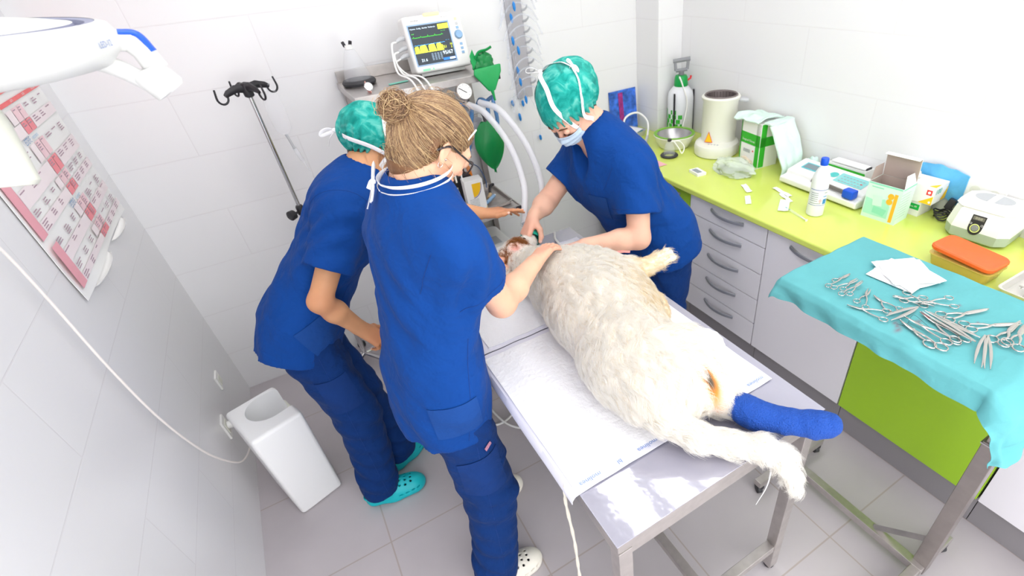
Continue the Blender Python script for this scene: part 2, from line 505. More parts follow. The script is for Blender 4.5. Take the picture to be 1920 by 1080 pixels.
# ------------------------------------------------------------------ counter along the right wall
def cabinet(name, label, y0, y1, matn, group=None):
    t = thing(name, label, 'cabinet', (2.42, (y0+y1)/2, 0), group=group); w_ = abs(y1-y0)
    MB().box((.30, 0, .513), (.58, w_-.002, .706)).build('carcass', M.setdefault('carcass', mat('carcass_gap_shade', '#6f7060', .7)), t, smooth=False)  # carcass coloured dark to paint in the shade of the front gaps
    MB().box((.31, 0, .08), (.56, w_-.001, .16)).build('plinth', 'plinth', t, smooth=False)
    return t, w_
def bow_handle(par, y, z, L):
    n = 12; pts = []; rs = []
    for i in range(n+1):
        u = i/n*2-1
        pts.append((-.010-.030*(1-u*u), y+u*L/2, z)); rs.append((.006, .010))
    m = MB().tube(pts, rs, 8, flat=(0, 0, 1))
    for s in (-1, 1): m.tube([(-.0005, y+s*L/2*.96, z), (-.014, y+s*L/2*.96, z)], .006, 8)
    return m.build('handle', 'handle', par)
M['panel_w'] = M['whitedoor']
def door(par, w_, z0, z1, matn, name='door'):
    return MB().box((-.0, 0, (z0+z1)/2), (.018, w_-.005, z1-z0-.005), .0015).build(name, matn, par)
c, w_ = cabinet('base_cabinet', 'lime green cabinet by the back wall, behind the person at the counter side', -.24, -1.043, 'g')
d = door(c, w_, .163, .866, 'limedoor'); bow_handle(d, -.26, .826, .12)
c, w_ = cabinet('drawer_cabinet', 'white cabinet with five drawers and grey bow handles', -1.045, -1.567, 'w')
zz = [.866, .75, .604, .453, .306, .163]
for i in range(5):
    d = door(c, w_, zz[i+1], zz[i], 'whitedoor', 'drawer'); bow_handle(d, -.01, zz[i]-.045, .22)
c, w_ = cabinet('base_cabinet', 'white one-door cabinet between the drawers and the lime green door', -1.569, -2.095, 'w')
d = door(c, w_, .163, .866, 'whitedoor'); bow_handle(d, .02, .82, .22)
c, w_ = cabinet('base_cabinet', 'lime green door cabinet behind the draped instrument stand', -2.097, -2.692, 'g')
d = door(c, w_, .163, .866, 'limedoor'); bow_handle(d, .02, .82, .22)
c, w_ = cabinet('base_cabinet', 'white cabinet at the near end of the counter, right of the stand post', -2.694, -3.9, 'w')
d = door(c, w_, .163, .866, 'whitedoor'); bow_handle(d, .02, .82, .22)
out = [(2.38, 0), (2.84-.001, 0), (2.84-.001, -.226), (X1, -.226), (X1, -3.92), (2.38, -3.92)]
wt = MB(); wt.prism(out, .032, T=Matrix.Translation((0, 0, .868)))
o = wt.build('worktop', 'lime', smooth=False)
bv = o.modifiers.new('edge', 'BEVEL'); bv.width = .008; bv.segments = 3; bv.limit_method = 'ANGLE'; bv.harden_normals = True
tag(o, 'glossy lime green worktop running along the right wall', 'worktop')

# ------------------------------------------------------------------ operating table
T = thing('operating_table', 'steel veterinary operating table carrying the dog', 'table', (1.35, -1.695, 0))
def TB(): return MB()
hx, hy = .35, .71
MB().box((0, 0, .848), (2*hx, 2*hy, .036), .004).build('tabletop', 'steel', T)
MB().box((0, 0, .8685), (2*hx+.006, 2*hy+.006, .003), .001).build('plastic_sheet', 'tablesheet', T)
ap = MB()
for s in (-1, 1):
    ap.box((0, s*(hy-.022), .808), (2*hx-.02, .03, .045), .003); ap.box((s*(hx-.022), 0, .808), (.03, 2*hy-.02, .045), .003)
ap.build('frame_rail', 'steel', T)
for sx in (-1, 1):
    for sy in (-1, 1):
        l = MB().box((sx*(hx-.024), sy*(hy-.024), .417), (.04, .04, .80), .003).build('leg', 'steel', T)
        MB().lathe([(.017, 0), (.019, .004), (.019, .016)], 14, T=Matrix.Translation((sx*(hx-.024), sy*(hy-.024), 0.001))).build('foot_cap', 'black', l)
for sy in (-1, 1): MB().box((0, sy*(hy-.024), .15), (2*hx-.085, .035, .035), .003).build('stretcher', 'steel', T)
MB().box((0, 0, .15), (.035, 2*hy-.085, .03), .003).build('stretcher', 'steel', T)

# absorbent pads
def pad(label, x0, x1, y0, y1, z, seed, drop=0, rot=0):
    r = np.random.default_rng(seed)
    cx, cy = (x0+x1)/2, (y0+y1)/2
    def fn(u, v, shrink=0, dz=0):
        x = x0+(x1-x0)*(shrink+(1-2*shrink)*u); y = y0+(y1-y0)*(shrink*.8+(1-1.6*shrink)*v)
        zz = z+dz+.0016*math.sin(9*x+seed)+.0012*math.sin(23*y+13*x)+.001*math.sin(61*x-17*y)
        if drop and x < .992:
            e = .992-x; zz -= max(0, e-.006)*drop; x = .992-min(e, .018)-.05*max(0, e-.018)
        dx, dy = x-cx, y-cy
        return (cx+dx*math.cos(rot)-dy*math.sin(rot), cy+dx*math.sin(rot)+dy*math.cos(rot), zz+.0022)
    t = thing('absorbent_pad', label, 'pad', (cx, cy, z), group='white absorbent pads on the table')
    L = Matrix.Translation((-cx, -cy, -z))
    a = MB().sheet(lambda u, v: V(fn(u, v))-V((cx, cy, z)), 60, 60, th=.002); a.build('plastic_border', 'padedge', t)
    b = MB().sheet(lambda u, v: V(fn(u, v, .045, .0035))-V((cx, cy, z)), 60, 60, th=.0025); b.build('quilted_centre', 'pad', t)
    return t
pad_a = pad('white quilted absorbent pad under the dog with printed border at the near end', .96, 1.672, -2.245, -1.62, .874, 3, drop=1)
pad('white quilted absorbent pad farther up the table under the dog shoulders', 1.0, 1.675, -1.612, -1.1, .874, 8)
# small blue maker's print on the near pad's border
M['printblue'] = mat('blue_print', '#6f8fc8', .7)
pt = MB()
for k, x in enumerate((1.04, 1.13, 1.22, 1.31, 1.42, 1.53, 1.62)):
    text_mb(('molinea', 'bl', 'molinea')[k % 3], .02, frame((x-1.316, -2.228+1.9325, .0082), (-1, 0, 0), (0, -1, 0)), mb=pt)
pt.build('printed_lettering', 'printblue', pad_a, smooth=False)
# ------------------------------------------------------------------ things on the worktop
from mathutils import noise as mnoise
ZW = .9
def crumple(size, seed, amp=.25, flat=0, seg=28):
    """closed crumpled blob resting on z=0"""
    bm = bmesh.new(); bmesh.ops.create_uvsphere(bm, u_segments=seg*2, v_segments=seg, radius=1)
    for v in bm.verts:
        p = v.co.copy(); n = mnoise.noise(p*1.7+V((seed, 0, 0)))+.55*mnoise.noise(p*4+V((0, seed, 0)))+.3*abs(mnoise.noise(p*9+V((0, 0, seed))))
        p *= 1+amp*n
        v.co = V((p.x*size[0], p.y*size[1], (max(p.z, -.55)+.55)*size[2]))
    return bm
def quad(mb, c, ux, uy, w_, h, mi=0):
    c, ux, uy = V(c), V(ux).normalized(), V(uy).normalized(); a, b = ux*w_/2, uy*h/2
    return mb.add([c-a-b, c+a-b, c+a+b, c-a+b], [[0, 1, 2, 3]], mi)
def circ(mb, c, ux, uy, r, mi=0, n=20):
    c, ux, uy = V(c), V(ux).normalized(), V(uy).normalized()
    return mb.add([c+ux*r*math.cos(2*PI*k/n)+uy*r*math.sin(2*PI*k/n) for k in range(n)], [list(range(n))], mi)
def ring(mb, c, ux, uy, r, t, mi=0, n=28):
    c, ux, uy = V(c), V(ux).normalized(), V(uy).normalized()
    vs = []
    for k in range(n):
        d = ux*math.cos(2*PI*k/n)+uy*math.sin(2*PI*k/n); vs += [c+d*(r-t), c+d*r]
    return mb.add(vs, [[2*k, 2*k+1, (2*k+3) % (2*n), (2*k+2) % (2*n)] for k in range(n)], mi)

M['bottle'] = mat('milky_polythene', '#eef0ee', .35, sss=0)
M['tank'] = mat('milky_tank', '#e9eaee', .35)
M['sprgreen'] = mat('sprayer_green', '#12a04a', .4)
M['prgreen'] = mat('print_green', '#35b52f', .6)
M['palemint'] = mat('pale_mint_nonwoven', '#d8efe4', .85, bump=.5, bscale=45)
M['mintbox'] = mat('pale_mint_carton', '#d5efe6', .6)
M['kraft'] = mat('grey_board', '#b7a69c', .85)
M['print'] = mat('grey_print', '#9aa2a4', .8)
M['prblue'] = mat('blue_print_strong', '#2f5fae', .7)
M['prteal'] = mat('teal_print', '#3fc0b0', .7)
M['mintprint'] = mat('mint_print', '#8fdcc0', .7)
M['gold'] = mat('orange_print', '#ffb52e', .7)
M['screen'] = mat('grey_display', '#7f8f96', .25)
M['film'] = glass('pale_green_film', (.95, .99, .97), .42, .2)
M['scrub_black'] = mat('control_black', '#2e2d2c', .35)
M['ugrey'] = mat('sage_grey_plastic', '#a9b5aa', .45)
M['amber'] = glass('amber_clear_tub', (.93, .82, .42), .62, .15)
M['pinkprint'] = mat('pink_print', '#f3b8bf', .7)

# pressure sprayer
t = thing('pressure_sprayer', 'white garden pressure sprayer with green collar and grey pump handle standing in the corner', 'sprayer', (2.943, -.325, ZW+.001))
R_ = .082
b = MB().lathe([(.06, 0), (.078, .006), (R_, .02), (R_, .215), (.076, .255), (.05, .285), (.038, .292)], 32).build('tank', 'tank', t)
lb = MB()
for i in range(12):
    for j in range(5):
        if (i+j*2) % 3 == 0 or j == 4 and i % 2: continue
        a0 = PI*.72+i*.16; a1 = a0+.15; z0 = .02+j*.028
        r = R_+.0012
        lb.add([(r*math.cos(a), r*math.sin(a), z) for a, z in ((a0, z0), (a1, z0), (a1, z0+.026), (a0, z0+.026))], [[0, 1, 2, 3]])
lb.build('printed_label', 'prgreen', b)
MB().lathe([(.042, .290), (.044, .294), (.040, .34), (.034, .352), (.02, .354)], 24).build('collar', 'sprgreen', t)
h = MB().tube([(0, 0, .352), (0, 0, .385)], .011, 12)
for k in range(5): h.lathe([(.017, .352+k*.006), (.017, .355+k*.006)], 16)
h.build('pump_rod', 'grey', t)
ux = V((.75, -.66, 0)).normalized()
hp = [ux*-.034+V((0, 0, .378)), ux*-.040+V((0, 0, .432)), ux*.040+V((0, 0, .445)), ux*.036+V((0, 0, .385))]
h = MB(); h.tube(spline([hp[0], hp[1]], 4), .009, 10); h.tube([hp[1]-ux*.012, hp[2]+ux*.012], .012, 10); h.tube([hp[2], hp[3]], .009, 10); h.tube([hp[3], hp[0]], .010, 10)
h.build('pump_handle', 'grey', t)
MB().tube(spline([(-.03, -.02, .34), (-.062, -.06, .355), (-.05, -.08, .30), (-.03, -.1, .2), (-.075, -.11, .06), (-.10, -.09, .012), (-.12, -.06, .01)], 8), .0045, 8).build('hose', 'white', t)
MB().tube([(.03, -.02, .318), (.05, -.03, .33), (.052, -.032, .345)], [.006, .006, .007], 8).build('valve', 'red', t)
for s, a in ((-1, 3.55), (1, 5.9)):
    c_ = V((math.cos(a), math.sin(a), 0))
    MB().tube([c_*(R_+.004)+V((0, 0, z)) for z in (.26, .2, .14, .06, .01)], [(.008, .004)]*5, 8).build('strap', 'black', t)

# sterilising bowl
t = thing('bowl', 'round cream bowl with a green rim on the worktop in front of the sprayer', 'bowl', (2.742, -.51, ZW))
MB().lathe([(.0, .004), (.075, .0), (.09, .004), (.112, .04), (.122, .072), (.126, .074), (.124, .078), (.106, .076), (.1, .04), (.08, .012), (0, .010)], 40).build('bowl_shell', 'cream', t)
MB().lathe([(.106, .0775), (.124, .0785), (.124, .083), (.107, .082), (.106, .0775)], 40).build('rim', mat('rim_green', '#7db83c', .5), t)
MB().lathe([(.0, .0125), (.078, .0135), (.097, .042), (.104, .077)], 40, cap=(False, False)).build('liner', mat('aluminium_liner', '#c9c6c8', .3, .6), t)
for k, (x, y) in enumerate(((.03, .02), (.045, -.01), (.02, -.03))):
    MB().bm(crumple((.008, .007, .006), k, .3, seg=6), T=Matrix.Translation((x, y, .013))).build('residue', mat('brown_residue%d' % k, '#9a8f86', .8), t)

# anaesthetic mask with black ring lying by the bowl
t = thing('breathing_mask', 'clear cone mask with a black ring on the worktop edge below the bowl', 'mask', (2.604, -.632, ZW))
MB().lathe([(.030, .006), (.046, .0), (.053, .008), (.046, .016), (.031, .012), (.030, .006)], 32).build('sealing_ring', 'rubber', t)
MB().lathe([(.036, .013), (.03, .05), (.022, .075), (.012, .088), (.011, .1)], 28, cap=(False, False)).build('cone', 'clear', t)
MB().lathe([(.0115, .09), (.0125, .09), (.0125, .102), (.0, .102)], 16).build('connector', 'black', t)
MB().tube(spline([(.0, -.012, .09), (.05, -.03, .085), (.07, -.05, .05), (.05, -.055, .02), (.035, -.045, .05), (.02, -.02, .085)], 8), .0035, 8).build('strap', 'white', t)

# glass bead steriliser
t = thing('bead_sterilizer', 'tall cream cylindrical sterilizer with yellow warning triangle on its base', 'sterilizer', (2.872, -.752, ZW))
def obl(r, z, k=.03, n=36):
    return [(r*math.cos(a)+k*(-.78)*(.5+.5*math.cos(a-PI*1.17))*1.4, r*math.sin(a)*1.0+k*(-.62)*(.5+.5*math.cos(a-PI*1.17))*1.0, z) for a in [2*PI*i/n for i in range(n)]]
lv = [obl(.118, 0), obl(.126, .006), obl(.128, .045), obl(.122, .062), obl(.104, .072, .02), obl(.09, .075, .01)]
n = 36; vs = [p for l in lv for p in l]
fs = [[i*n+k, i*n+(k+1) % n, (i+1)*n+(k+1) % n, (i+1)*n+k] for i in range(len(lv)-1) for k in range(n)]+[list(range(n))[::-1], [(len(lv)-1)*n+k for k in range(n)]]
base = MB().add(vs, fs).build('base', 'cream', t)
MB().lathe([(.098, .074), (.098, .29), (.106, .302), (.108, .312), (.102, .318), (.092, .318), (.088, .31), (.085, .27), (.0, .268)], 44, cap=(True, False)).build('drum', 'cream', t)
MB().lathe([(.088, .310), (.093, .320), (.089, .325), (.083, .320), (.080, .285), (.0, .28)], 44, cap=(False, False)).build('inner_ring', mat('brown_grey_metal', '#827876', .5, .4), t)
rb = MB()
for k in range(30):
    a = 2*PI*k/30; rb.box((.0795*math.cos(a), .0795*math.sin(a), .30), (.004, .006, .035), rot=rotm(0, 0, a))
rb.build('ribbed_liner', mat('ribbed_metal', '#7a706e', .5, .4), t)
MB().box((.105, -.07, .285), (.06, .045, .024), .01, rotm(0, .15, -.6)).build('handle', 'lgrey', t)
dx = V((-.86, -.5, 0)).normalized(); sx_ = V((.5, -.86, 0)).normalized(); up_ = V((-.30, -.18, 1)).normalized()
tr = MB(); c0 = dx*.0995+sx_*-.028+V((0, 0, .108))
tr.add([c0+sx_*-.024-V((0, 0, .030)), c0+sx_*.024-V((0, 0, .030)), c0+V((0, 0, .032))], [[0, 1, 2]], 0)
tr.add([c0+dx*.0008+sx_*-.02-V((0, 0, .027)), c0+dx*.0008+sx_*.02-V((0, 0, .027)), c0+dx*.0008+V((0, 0, .026))], [[0, 1, 2]], 1)
tr.build('warning_triangle', ['red', 'yellow'], t, smooth=False)
for k in range(4):
    MB().lathe([(.006, 0), (.006, .002), (.004, .003), (0, .003)], 12, T=Matrix.Translation(V((0, 0, .0725))+dx*.117+sx_*(-.02+.017*k))).build('button', 'lgrey', base)

# boxes ---------------------------------------------------------------
def carton(name, label, cat, c, size, rz, matn, group=None, open_top=False):
    t = thing(name, label, cat, c, rz, group)
    if not open_top: MB().box((0, 0, size[2]/2), size, .0015).build('carton', matn, t)
    return t
# green and white glove carton: front faces -x
t = carton('glove_carton', 'upright white and green surgical glove carton with gloves showing at the bottom', 'box', (2.895, -1.043, ZW), (.13, .155, .235), -.12, 'paper')
f = MB()
def fr(y, z, w_, h, mi): quad(f, (-.0662, y, z), (0, -1, 0), (0, 0, 1), w_, h, mi)
def sd(x, z, w_, h, mi): quad(f, (x, -.0787, z), (1, 0, 0), (0, 0, 1), w_, h, mi)
fr(0, .205, .153, .06, 1); fr(0, .145, .153, .06, 0); fr(.073, .12, .008, .23, 0); fr(-.06, .12, .03, .23, 0)
sd(0, .14, .128, .05, 0); sd(-.045, .12, .035, .23, 0)
fr(.012, .08, .10, .06, 1)
f.build('printed_panel', ['prgreen', 'paper'], t, smooth=False)
tx = text_mb('Surgical Gloves', .016, frame((-.0668, .012, .135), (0, -1, 0), (0, 0, 1)))
tx.build('lettering', 'paper', t, smooth=False)
dd = MB(); circ(dd, (-.067, -.03, .085), (0, -1, 0), (0, 0, 1), .005)
dd.build('red_dot', 'red', t)
bc = MB()
for k in range(14): quad(bc, (-.067, .045-.004*k, .078), (0, 1, 0), (0, 0, 1), .0012+.001*(k % 3), .018)
bc.build('barcode', 'print', t)
g = MB().bm(crumple((.016, .045, .024), 4, .35), T=Matrix.Translation((-.072, .012, .004)))
g.build('glove_bundle', mat('latex', '#e5d8c2', .6), t)
# pale mint nonwoven caps draped over the carton
def cloth(name, label, cat, fn, nu, nv, matn, th=.002, group=None):
    o = MB().sheet(fn, nu, nv, th=th).build(name, matn, None, loc=None)
    return tag(o, label, cat, group)
def nz(x, y, s, a, sd_=0): return a*mnoise.noise(V((x*s, y*s, sd_)))
o = cloth('nonwoven_sheet', 'pale mint folded nonwoven sheet lying over the glove carton top', 'sheet',
      lambda u, v: (2.80+.20*u, -.93-.17*v+nz(u, v, 2, .02), 1.146+.012*math.sin(3*u+1)+.03*max(0, .25-u)*-2+nz(u, v, 4, .012, 2)), 22, 22, 'palemint', .006, 'pale mint nonwoven sheets by the glove carton')
def hang(u, v):
    # hangs down the side of the carton onto the worktop
    s = v*.30; x = 2.83+.17*u-.02*v; 
    if s < .05: return (x, -1.118-s, 1.139+nz(u, v, 3, .006, 5))
    d = s-.05; z = 1.135-d*.92
    return (x+nz(u, v, 3, .015, 1), -1.158-.125*math.sin(min(d/.25, 1)*1.3)+nz(u, v, 4, .012, 3), max(z, .91)+nz(u, v, 5, .004, 4))
cloth('nonwoven_sheet', 'pale mint nonwoven sheet hanging down the right side of the glove carton', 'sheet', hang, 24, 34, 'palemint', .008, 'pale mint nonwoven sheets by the glove carton')
o = MB().bm(crumple((.085, .12, .045), 11, .3)).build('plastic_bag', 'film', None, loc=(2.70, -1.055, ZW))
tag(o, 'crumpled pale green plastic bag lying in front of the glove carton', 'plastic bag')
t = thing('card_box', 'small flat white carton near the worktop edge beside the plastic bag', 'box', (2.545, -.945, ZW), -.15)
MB().box((0, 0, .008), (.055, .085, .016), .001).build('carton', 'paper', t); q = MB(); quad(q, (-.005, 0, .0168), (1, 0, 0), (0, 1, 0), .03, .06); q.build('printed_panel', 'print', t)
def wrapper(label, x, y, l, w_, rz, matn='paper', dz=0):
    r = x*7+y*13
    def fn(u, v): return ((u-.5)*w_, (v-.5)*l, .002+dz+.004*abs(math.sin(u*3+r))*u+.003*math.sin(v*5+r)**2)
    o = MB().sheet(fn, 6, 14, th=.0015).build('packet', matn, None, loc=(x, y, ZW+.001), rz=rz); return tag(o, label, 'packet', 'torn paper packets on the worktop')
wrapper('white torn packet nearest the crumpled plastic bag', 2.585, -1.262, .10, .026, -.5)
wrapper('white packet with a pink line at the worktop edge above the drawers', 2.49, -1.364, .085, .026, -.75, 'paper')
wrapper('white torn packet behind, close to the pump', 2.68, -1.405, .12, .022, -.2)
wrapper('thin white packet sliver between two larger packets', 2.64, -1.462, .10, .018, -.35)
wrapper('widest white packet, beside the thin syringe', 2.57, -1.512, .13, .045, -.95)
t = thing('syringe', 'thin clear syringe lying on the worktop left of the white bottle', 'syringe', (2.535, -1.615, ZW+.006), -.25)
MB().tube([(0, .05, 0), (0, -.03, 0)], .0055, 10).build('barrel', 'clear', t); MB().tube([(0, -.03, 0), (0, -.065, 0), (0, -.066, 0)], [.003, .003, .007], 8).build('plunger', 'white', t); MB().tube([(0, .05, 0), (0, .085, 0)], .0015, 6).build('needle', 'teal', t)

# syringe pump
t = thing('syringe_pump', 'white syringe pump with teal keypad and blue clamp behind the white bottle', 'syringe pump', (2.855, -1.535, ZW+.004), -.03)
bd = MB()
pf = [(-.085, 0), (-.10, .008), (-.10, .034), (-.055, .040), (-.05, .058), (.075, .085), (.09, .075), (.09, 0)]
vs = [(x, y, z) for y in (-.215, .22) for x, z in pf]; n = len(pf)
bd.add(vs, [list(range(n)), [n+i for i in range(n)][::-1]]+[[i, (i+1) % n, n+(i+1) % n, n+i] for i in range(n)])
o = bd.build('housing', 'white', t); bv = o.modifiers.new('b', 'BEVEL'); bv.width = .006; bv.segments = 3; bv.limit_method = 'ANGLE'
nrm = V((-.21, 0, .978)); alx = V((.978, 0, .21))
def top(x, y, dz=.0015): return V((x, y, .058+(x+.05)*.216+dz))
q = MB(); quad(q, top(.015, -.10), (0, -1, 0), alx, .15, .075); q.build('keypad', mat('keypad_teal', '#8fd6d6', .5), t)
kb = MB()
for i in range(7):
    for j in range(3):
        circ(kb, top(-.008+.02*j, -.05-.017*i, .0022), (1, 0, 0), (0, 1, 0), .006, 1 if (i == 6 and j == 1) else 0, 10)
kb.build('keys', [mat('key_grey', '#a9b6ba', .5), 'red'], t)
q = MB(); quad(q, top(.02, .13), (0, -1, 0), alx, .09, .055, 0); quad(q, top(.02, .13, .002), (0, -1, 0), alx, .075, .04, 1); q.build('display', [mat('display_frame', '#58bfc9', .5), 'screen'], t)
q = MB(); circ(q, top(.02, .0), (0, -1, 0), alx, .022); q.build('round_badge', mat('badge_teal', '#54c4c0', .5), t)
sp = MB()
for k in range(3): sp.tube([(-.074, -.19, .046+.006*k), (-.062+.004*k, .06, .046+.006*k)], .004, 8)
sp.build('guide_rail', 'steel_dark', t)
MB().box((-.08, -.165, .06), (.045, .055, .04), .008).build('clamp', 'blue', t)
for s in (-.19, .19):
    MB().lathe([(.008, -.004), (.01, .001)], 12, T=Matrix.Translation((-.06, s, 0))).build('foot', 'rubber', t)

# low white carton with a green stripe behind the pump
t = carton('carton', 'low white carton with a green stripe behind the syringe pump', 'box', (2.992, -1.54, ZW), (.065, .20, .098), 0, 'paper')
q = MB(); quad(q, (-.0382, 0, .082), (0, -1, 0), (0, 0, 1), .2, .012); q.build('printed_stripe', 'prgreen', t)
MB().box((-.005, .0, .105), (.055, .18, .008), .003).build('lid_flap', 'paper', t)
MB().box((.0, -.085, .103), (.04, .02, .01), .002).build('dark_tab', 'black', t)
o = MB().bm(crumple((.03, .04, .05), 21, .35)).build('tissue', 'mintbox', None, loc=(2.988, -1.33, ZW)); tag(o, 'crumpled pale teal tissue behind the syringe pump by the wall', 'tissue')

# white bottle with blue cap
t = thing('bottle', 'milky white plastic bottle with a blue screw cap', 'bottle', (2.607, -1.65, ZW), .2)
MB().lathe([(.030, 0), (.036, .004), (.0365, .012), (.0365, .165), (.034, .182), (.024, .205), (.016, .218), (.014, .232), (0, .232)], 32).build('bottle_body', 'bottle', t)
MB().lathe([(.0155, .228), (.0165, .23), (.0165, .254), (.0145, .258), (0, .258)], 24).build('cap', 'blue', t)
lab = MB(); r = .0371; a0 = PI*.78
def onr(a, z, rr=r): return (rr*math.cos(a), rr*math.sin(a), z)
def patch(mb, aa, ab, za, zb, mi, rr, n=10):
    vs = []
    for i in range(n+1):
        a = aa+(ab-aa)*i/n; vs += [onr(a, za, rr), onr(a, zb, rr)]
    mb.add(vs, [[2*i, 2*i+2, 2*i+3, 2*i+1] for i in range(n)], mi)
patch(lab, 2.5, 5.0, .055, .128, 0, r); patch(lab, 2.52, 4.98, .0575, .1255, 1, r+.0003); patch(lab, 4.2, 4.75, .062, .085, 2, r+.0006)
patch(lab, 2.7, 4.0, .064, .067, 3, r+.0006)
for k in range(5): patch(lab, 2.7, 3.6, .075+.009*k, .078+.009*k, 3, r+.0006)
patch(lab, 4.2, 4.7, .095, .099, 2, r+.0006); patch(lab, 4.25, 4.7, .112, .116, 3, r+.0006)
c3 = V(onr(3.9, .078, r+.0008)); lab.add([c3+V((0, 0, .012)), V(onr(4.1, .078, r+.0008)), c3-V((0, 0, .012)), V(onr(3.7, .078, r+.0008))], [[0, 1, 2, 3]], 4)
lab.build('label', [mat('label_border', '#5566b0', .6), mat('label_paper', '#e9ecef', .6), mat('label_blue', '#3f88c8', .6), 'print', 'pinkprint'], t)

# open mint carton
t = thing('open_carton', 'open white and mint carton with raised lid and an orange bar on its front', 'box', (2.803, -1.853, ZW), .08)
W2, D2, H2 = .072, .052, .160
cb = MB()
for (c_, s_) in (((-D2, 0, H2/2), (.002, 2*W2, H2)), ((D2, 0, H2/2), (.002, 2*W2, H2)), ((0, W2, H2/2), (2*D2, .002, H2)), ((0, -W2, H2/2), (2*D2, .002, H2)), ((0, 0, .001), (2*D2, 2*W2, .002))): cb.box(c_, s_)
cb.build('carton', 'mintbox', t, smooth=False)
ins = MB()
for (c_, s_) in (((-D2+.0018, 0, H2/2), (.001, 2*W2-.004, H2-.002)), ((D2-.0018, 0, H2/2), (.001, 2*W2-.004, H2-.002)), ((0, W2-.0018, H2/2), (2*D2-.004, .001, H2-.002)), ((0, -W2+.0018, H2/2), (2*D2-.004, .001, H2-.002))): ins.box(c_, s_)
ins.build('inside_board', 'kraft', t, smooth=False)
fl = MB(); fl.box((0, 0, .055), (.0016, 2*W2-.002, .11), rot=None)
lidm = MB()
for p, f_, k in zip([0], [0], [0]): pass
lidm.box((0, 0, .05), (.0016, 2*W2-.002, .10), mi=0); lidm.box((-.0013, 0, .05), (.001, 2*W2-.004, .10), mi=1)
lidm.box((-.012, 0, .102), (.024, 2*W2-.004, .0016), mi=0)
for i in range(len(lidm.v)): lidm.v[i] = Matrix.Translation((D2, 0, H2)) @ Matrix.Rotation(math.radians(-6), 4, 'Y') @ lidm.v[i]
lidm.build('lid_flap', ['paper', 'kraft'], t, smooth=False)
s1 = MB(); s1.add([(-D2+.004, W2, H2), (D2-.004, W2, H2), (D2-.004, W2+.004, H2+.052), (-D2+.03, W2+.004, H2+.052)], [[0, 1, 2, 3]]); s1.build('side_flap', 'kraft', t, smooth=False)
s2 = MB(); s2.add([(-D2+.004, -W2, H2), (D2-.004, -W2, H2), (D2-.02, -W2+.012, H2+.045), (-D2+.022, -W2+.012, H2+.048)], [[0, 1, 2, 3]]); s2.build('side_flap', 'paper', t, smooth=False)
pr = MB(); FX = -D2-.0018
def pq(y, z, w_, h, mi): quad(pr, (FX, y, z), (0, -1, 0), (0, 0, 1), w_, h, mi)
pq(0, .156, .138, .006, 0); pq(-.052, .07, .014, .125, 1)
pr.add([(FX, .068, .018), (FX, -.036, .018), (FX, -.036, .075), (FX, -.01, .10), (FX, .03, .085), (FX, .068, .09)], [[0, 1, 2, 3, 4, 5]], 2)
pr.add([(FX-.0004, .03, .03), (FX-.0004, -.02, .024), (FX-.0004, -.03, .055), (FX-.0004, .028, .06)], [[0, 1, 2, 3]], 0)
pq2 = lambda *a: None
quad(pr, (FX-.0008, .018, .085), (0, -1, .12), (0, .12, 1), .04, .045, 3)
circ(pr, (FX-.0006, -.032, .118), (0, -1, 0), (0, 0, 1), .013, 1); circ(pr, (FX-.0006, -.030, .094), (0, -1, 0), (0, 0, 1), .013, 1)
for k in range(9): quad(pr, (-.02+.0*k, -W2-.0018, .03+.013*k), (1, 0, 0), (0, 0, 1), .075, .003, 4)
quad(pr, (0, -W2-.0018, .156), (1, 0, 0), (0, 0, 1), .1, .006, 0)
quad(pr, (FX, .03, .142), (0, -1, 0), (0, 0, 1), .05, .004, 0)
pr.build('printed_panel', ['mintprint', 'gold', mat('mint_art', '#a9e4d0', .7), mat('mint_pale', '#cdeee2', .7), mat('pale_print', '#b9d3c8', .8)], t, smooth=False)

# two stacked glove boxes by the wall
t = carton('glove_box', 'lower white glove box with a green label panel, under another box', 'box', (2.950, -1.845, ZW), (.10, .20, .066), 0, 'paper')
q = MB(); quad(q, (-.0512, -.065, .042), (0, -1, 0), (0, 0, 1), .065, .026, 0); q.build('printed_panel', mat('label_green', '#13b54a', .6), t, smooth=False)
text_mb('protec PF', .012, frame((-.0518, -.065, .042), (0, -1, 0), (0, 0, 1))).build('lettering', 'paper', t, smooth=False)
t = carton('glove_box', 'upper white glove box with yellow corner and number 100, on top of the lower box', 'box', (2.947, -1.872, ZW+.0668), (.11, .22, .078), .05, 'paper')
q = MB(); FX = -.0562
q.add([(FX, -.109, .002), (FX, -.056, .002), (FX, -.109, .04)], [[0, 1, 2]], 0)
q.add([(.055, -.1112, .005), (.01, -.1112, .005), (.055, -.1112, .06)], [[0, 1, 2]], 0); q.add([(-.054, -.108, .0788), (-.005, -.108, .0788), (-.054, -.08, .0788)], [[0, 1, 2]], 0)
quad(q, (FX, -.09, .052), (0, -1, 0), (0, 0, 1), .022, .022, 1); circ(q, (FX-.0005, -.09, .052), (0, 1, 0), (0, 0, 1), .006, 2)
circ(q, (FX-.0005, -.1, .012), (0, 1, 0), (0, 0, 1), .005, 2)
q.build('printed_panel', ['yellow', 'red', 'paper'], t, smooth=False)
text_mb('100', .034, frame((-.026, -.1116, .055), (1, 0, 0), (0, 0, 1))).build('lettering', 'prteal', t, smooth=False)
ov = MB(); circ(ov, (0, .02, .0785), (1, 0, 0), (0, 1, 0), .03); ov.build('opening', 'kraft', t)
MB().bm(crumple((.03, .032, .02), 33, .35, seg=14), T=Matrix.Translation((0, .02, .076))).build('glove_tuft', mat('latex_pale', '#ece4cf', .6), t)
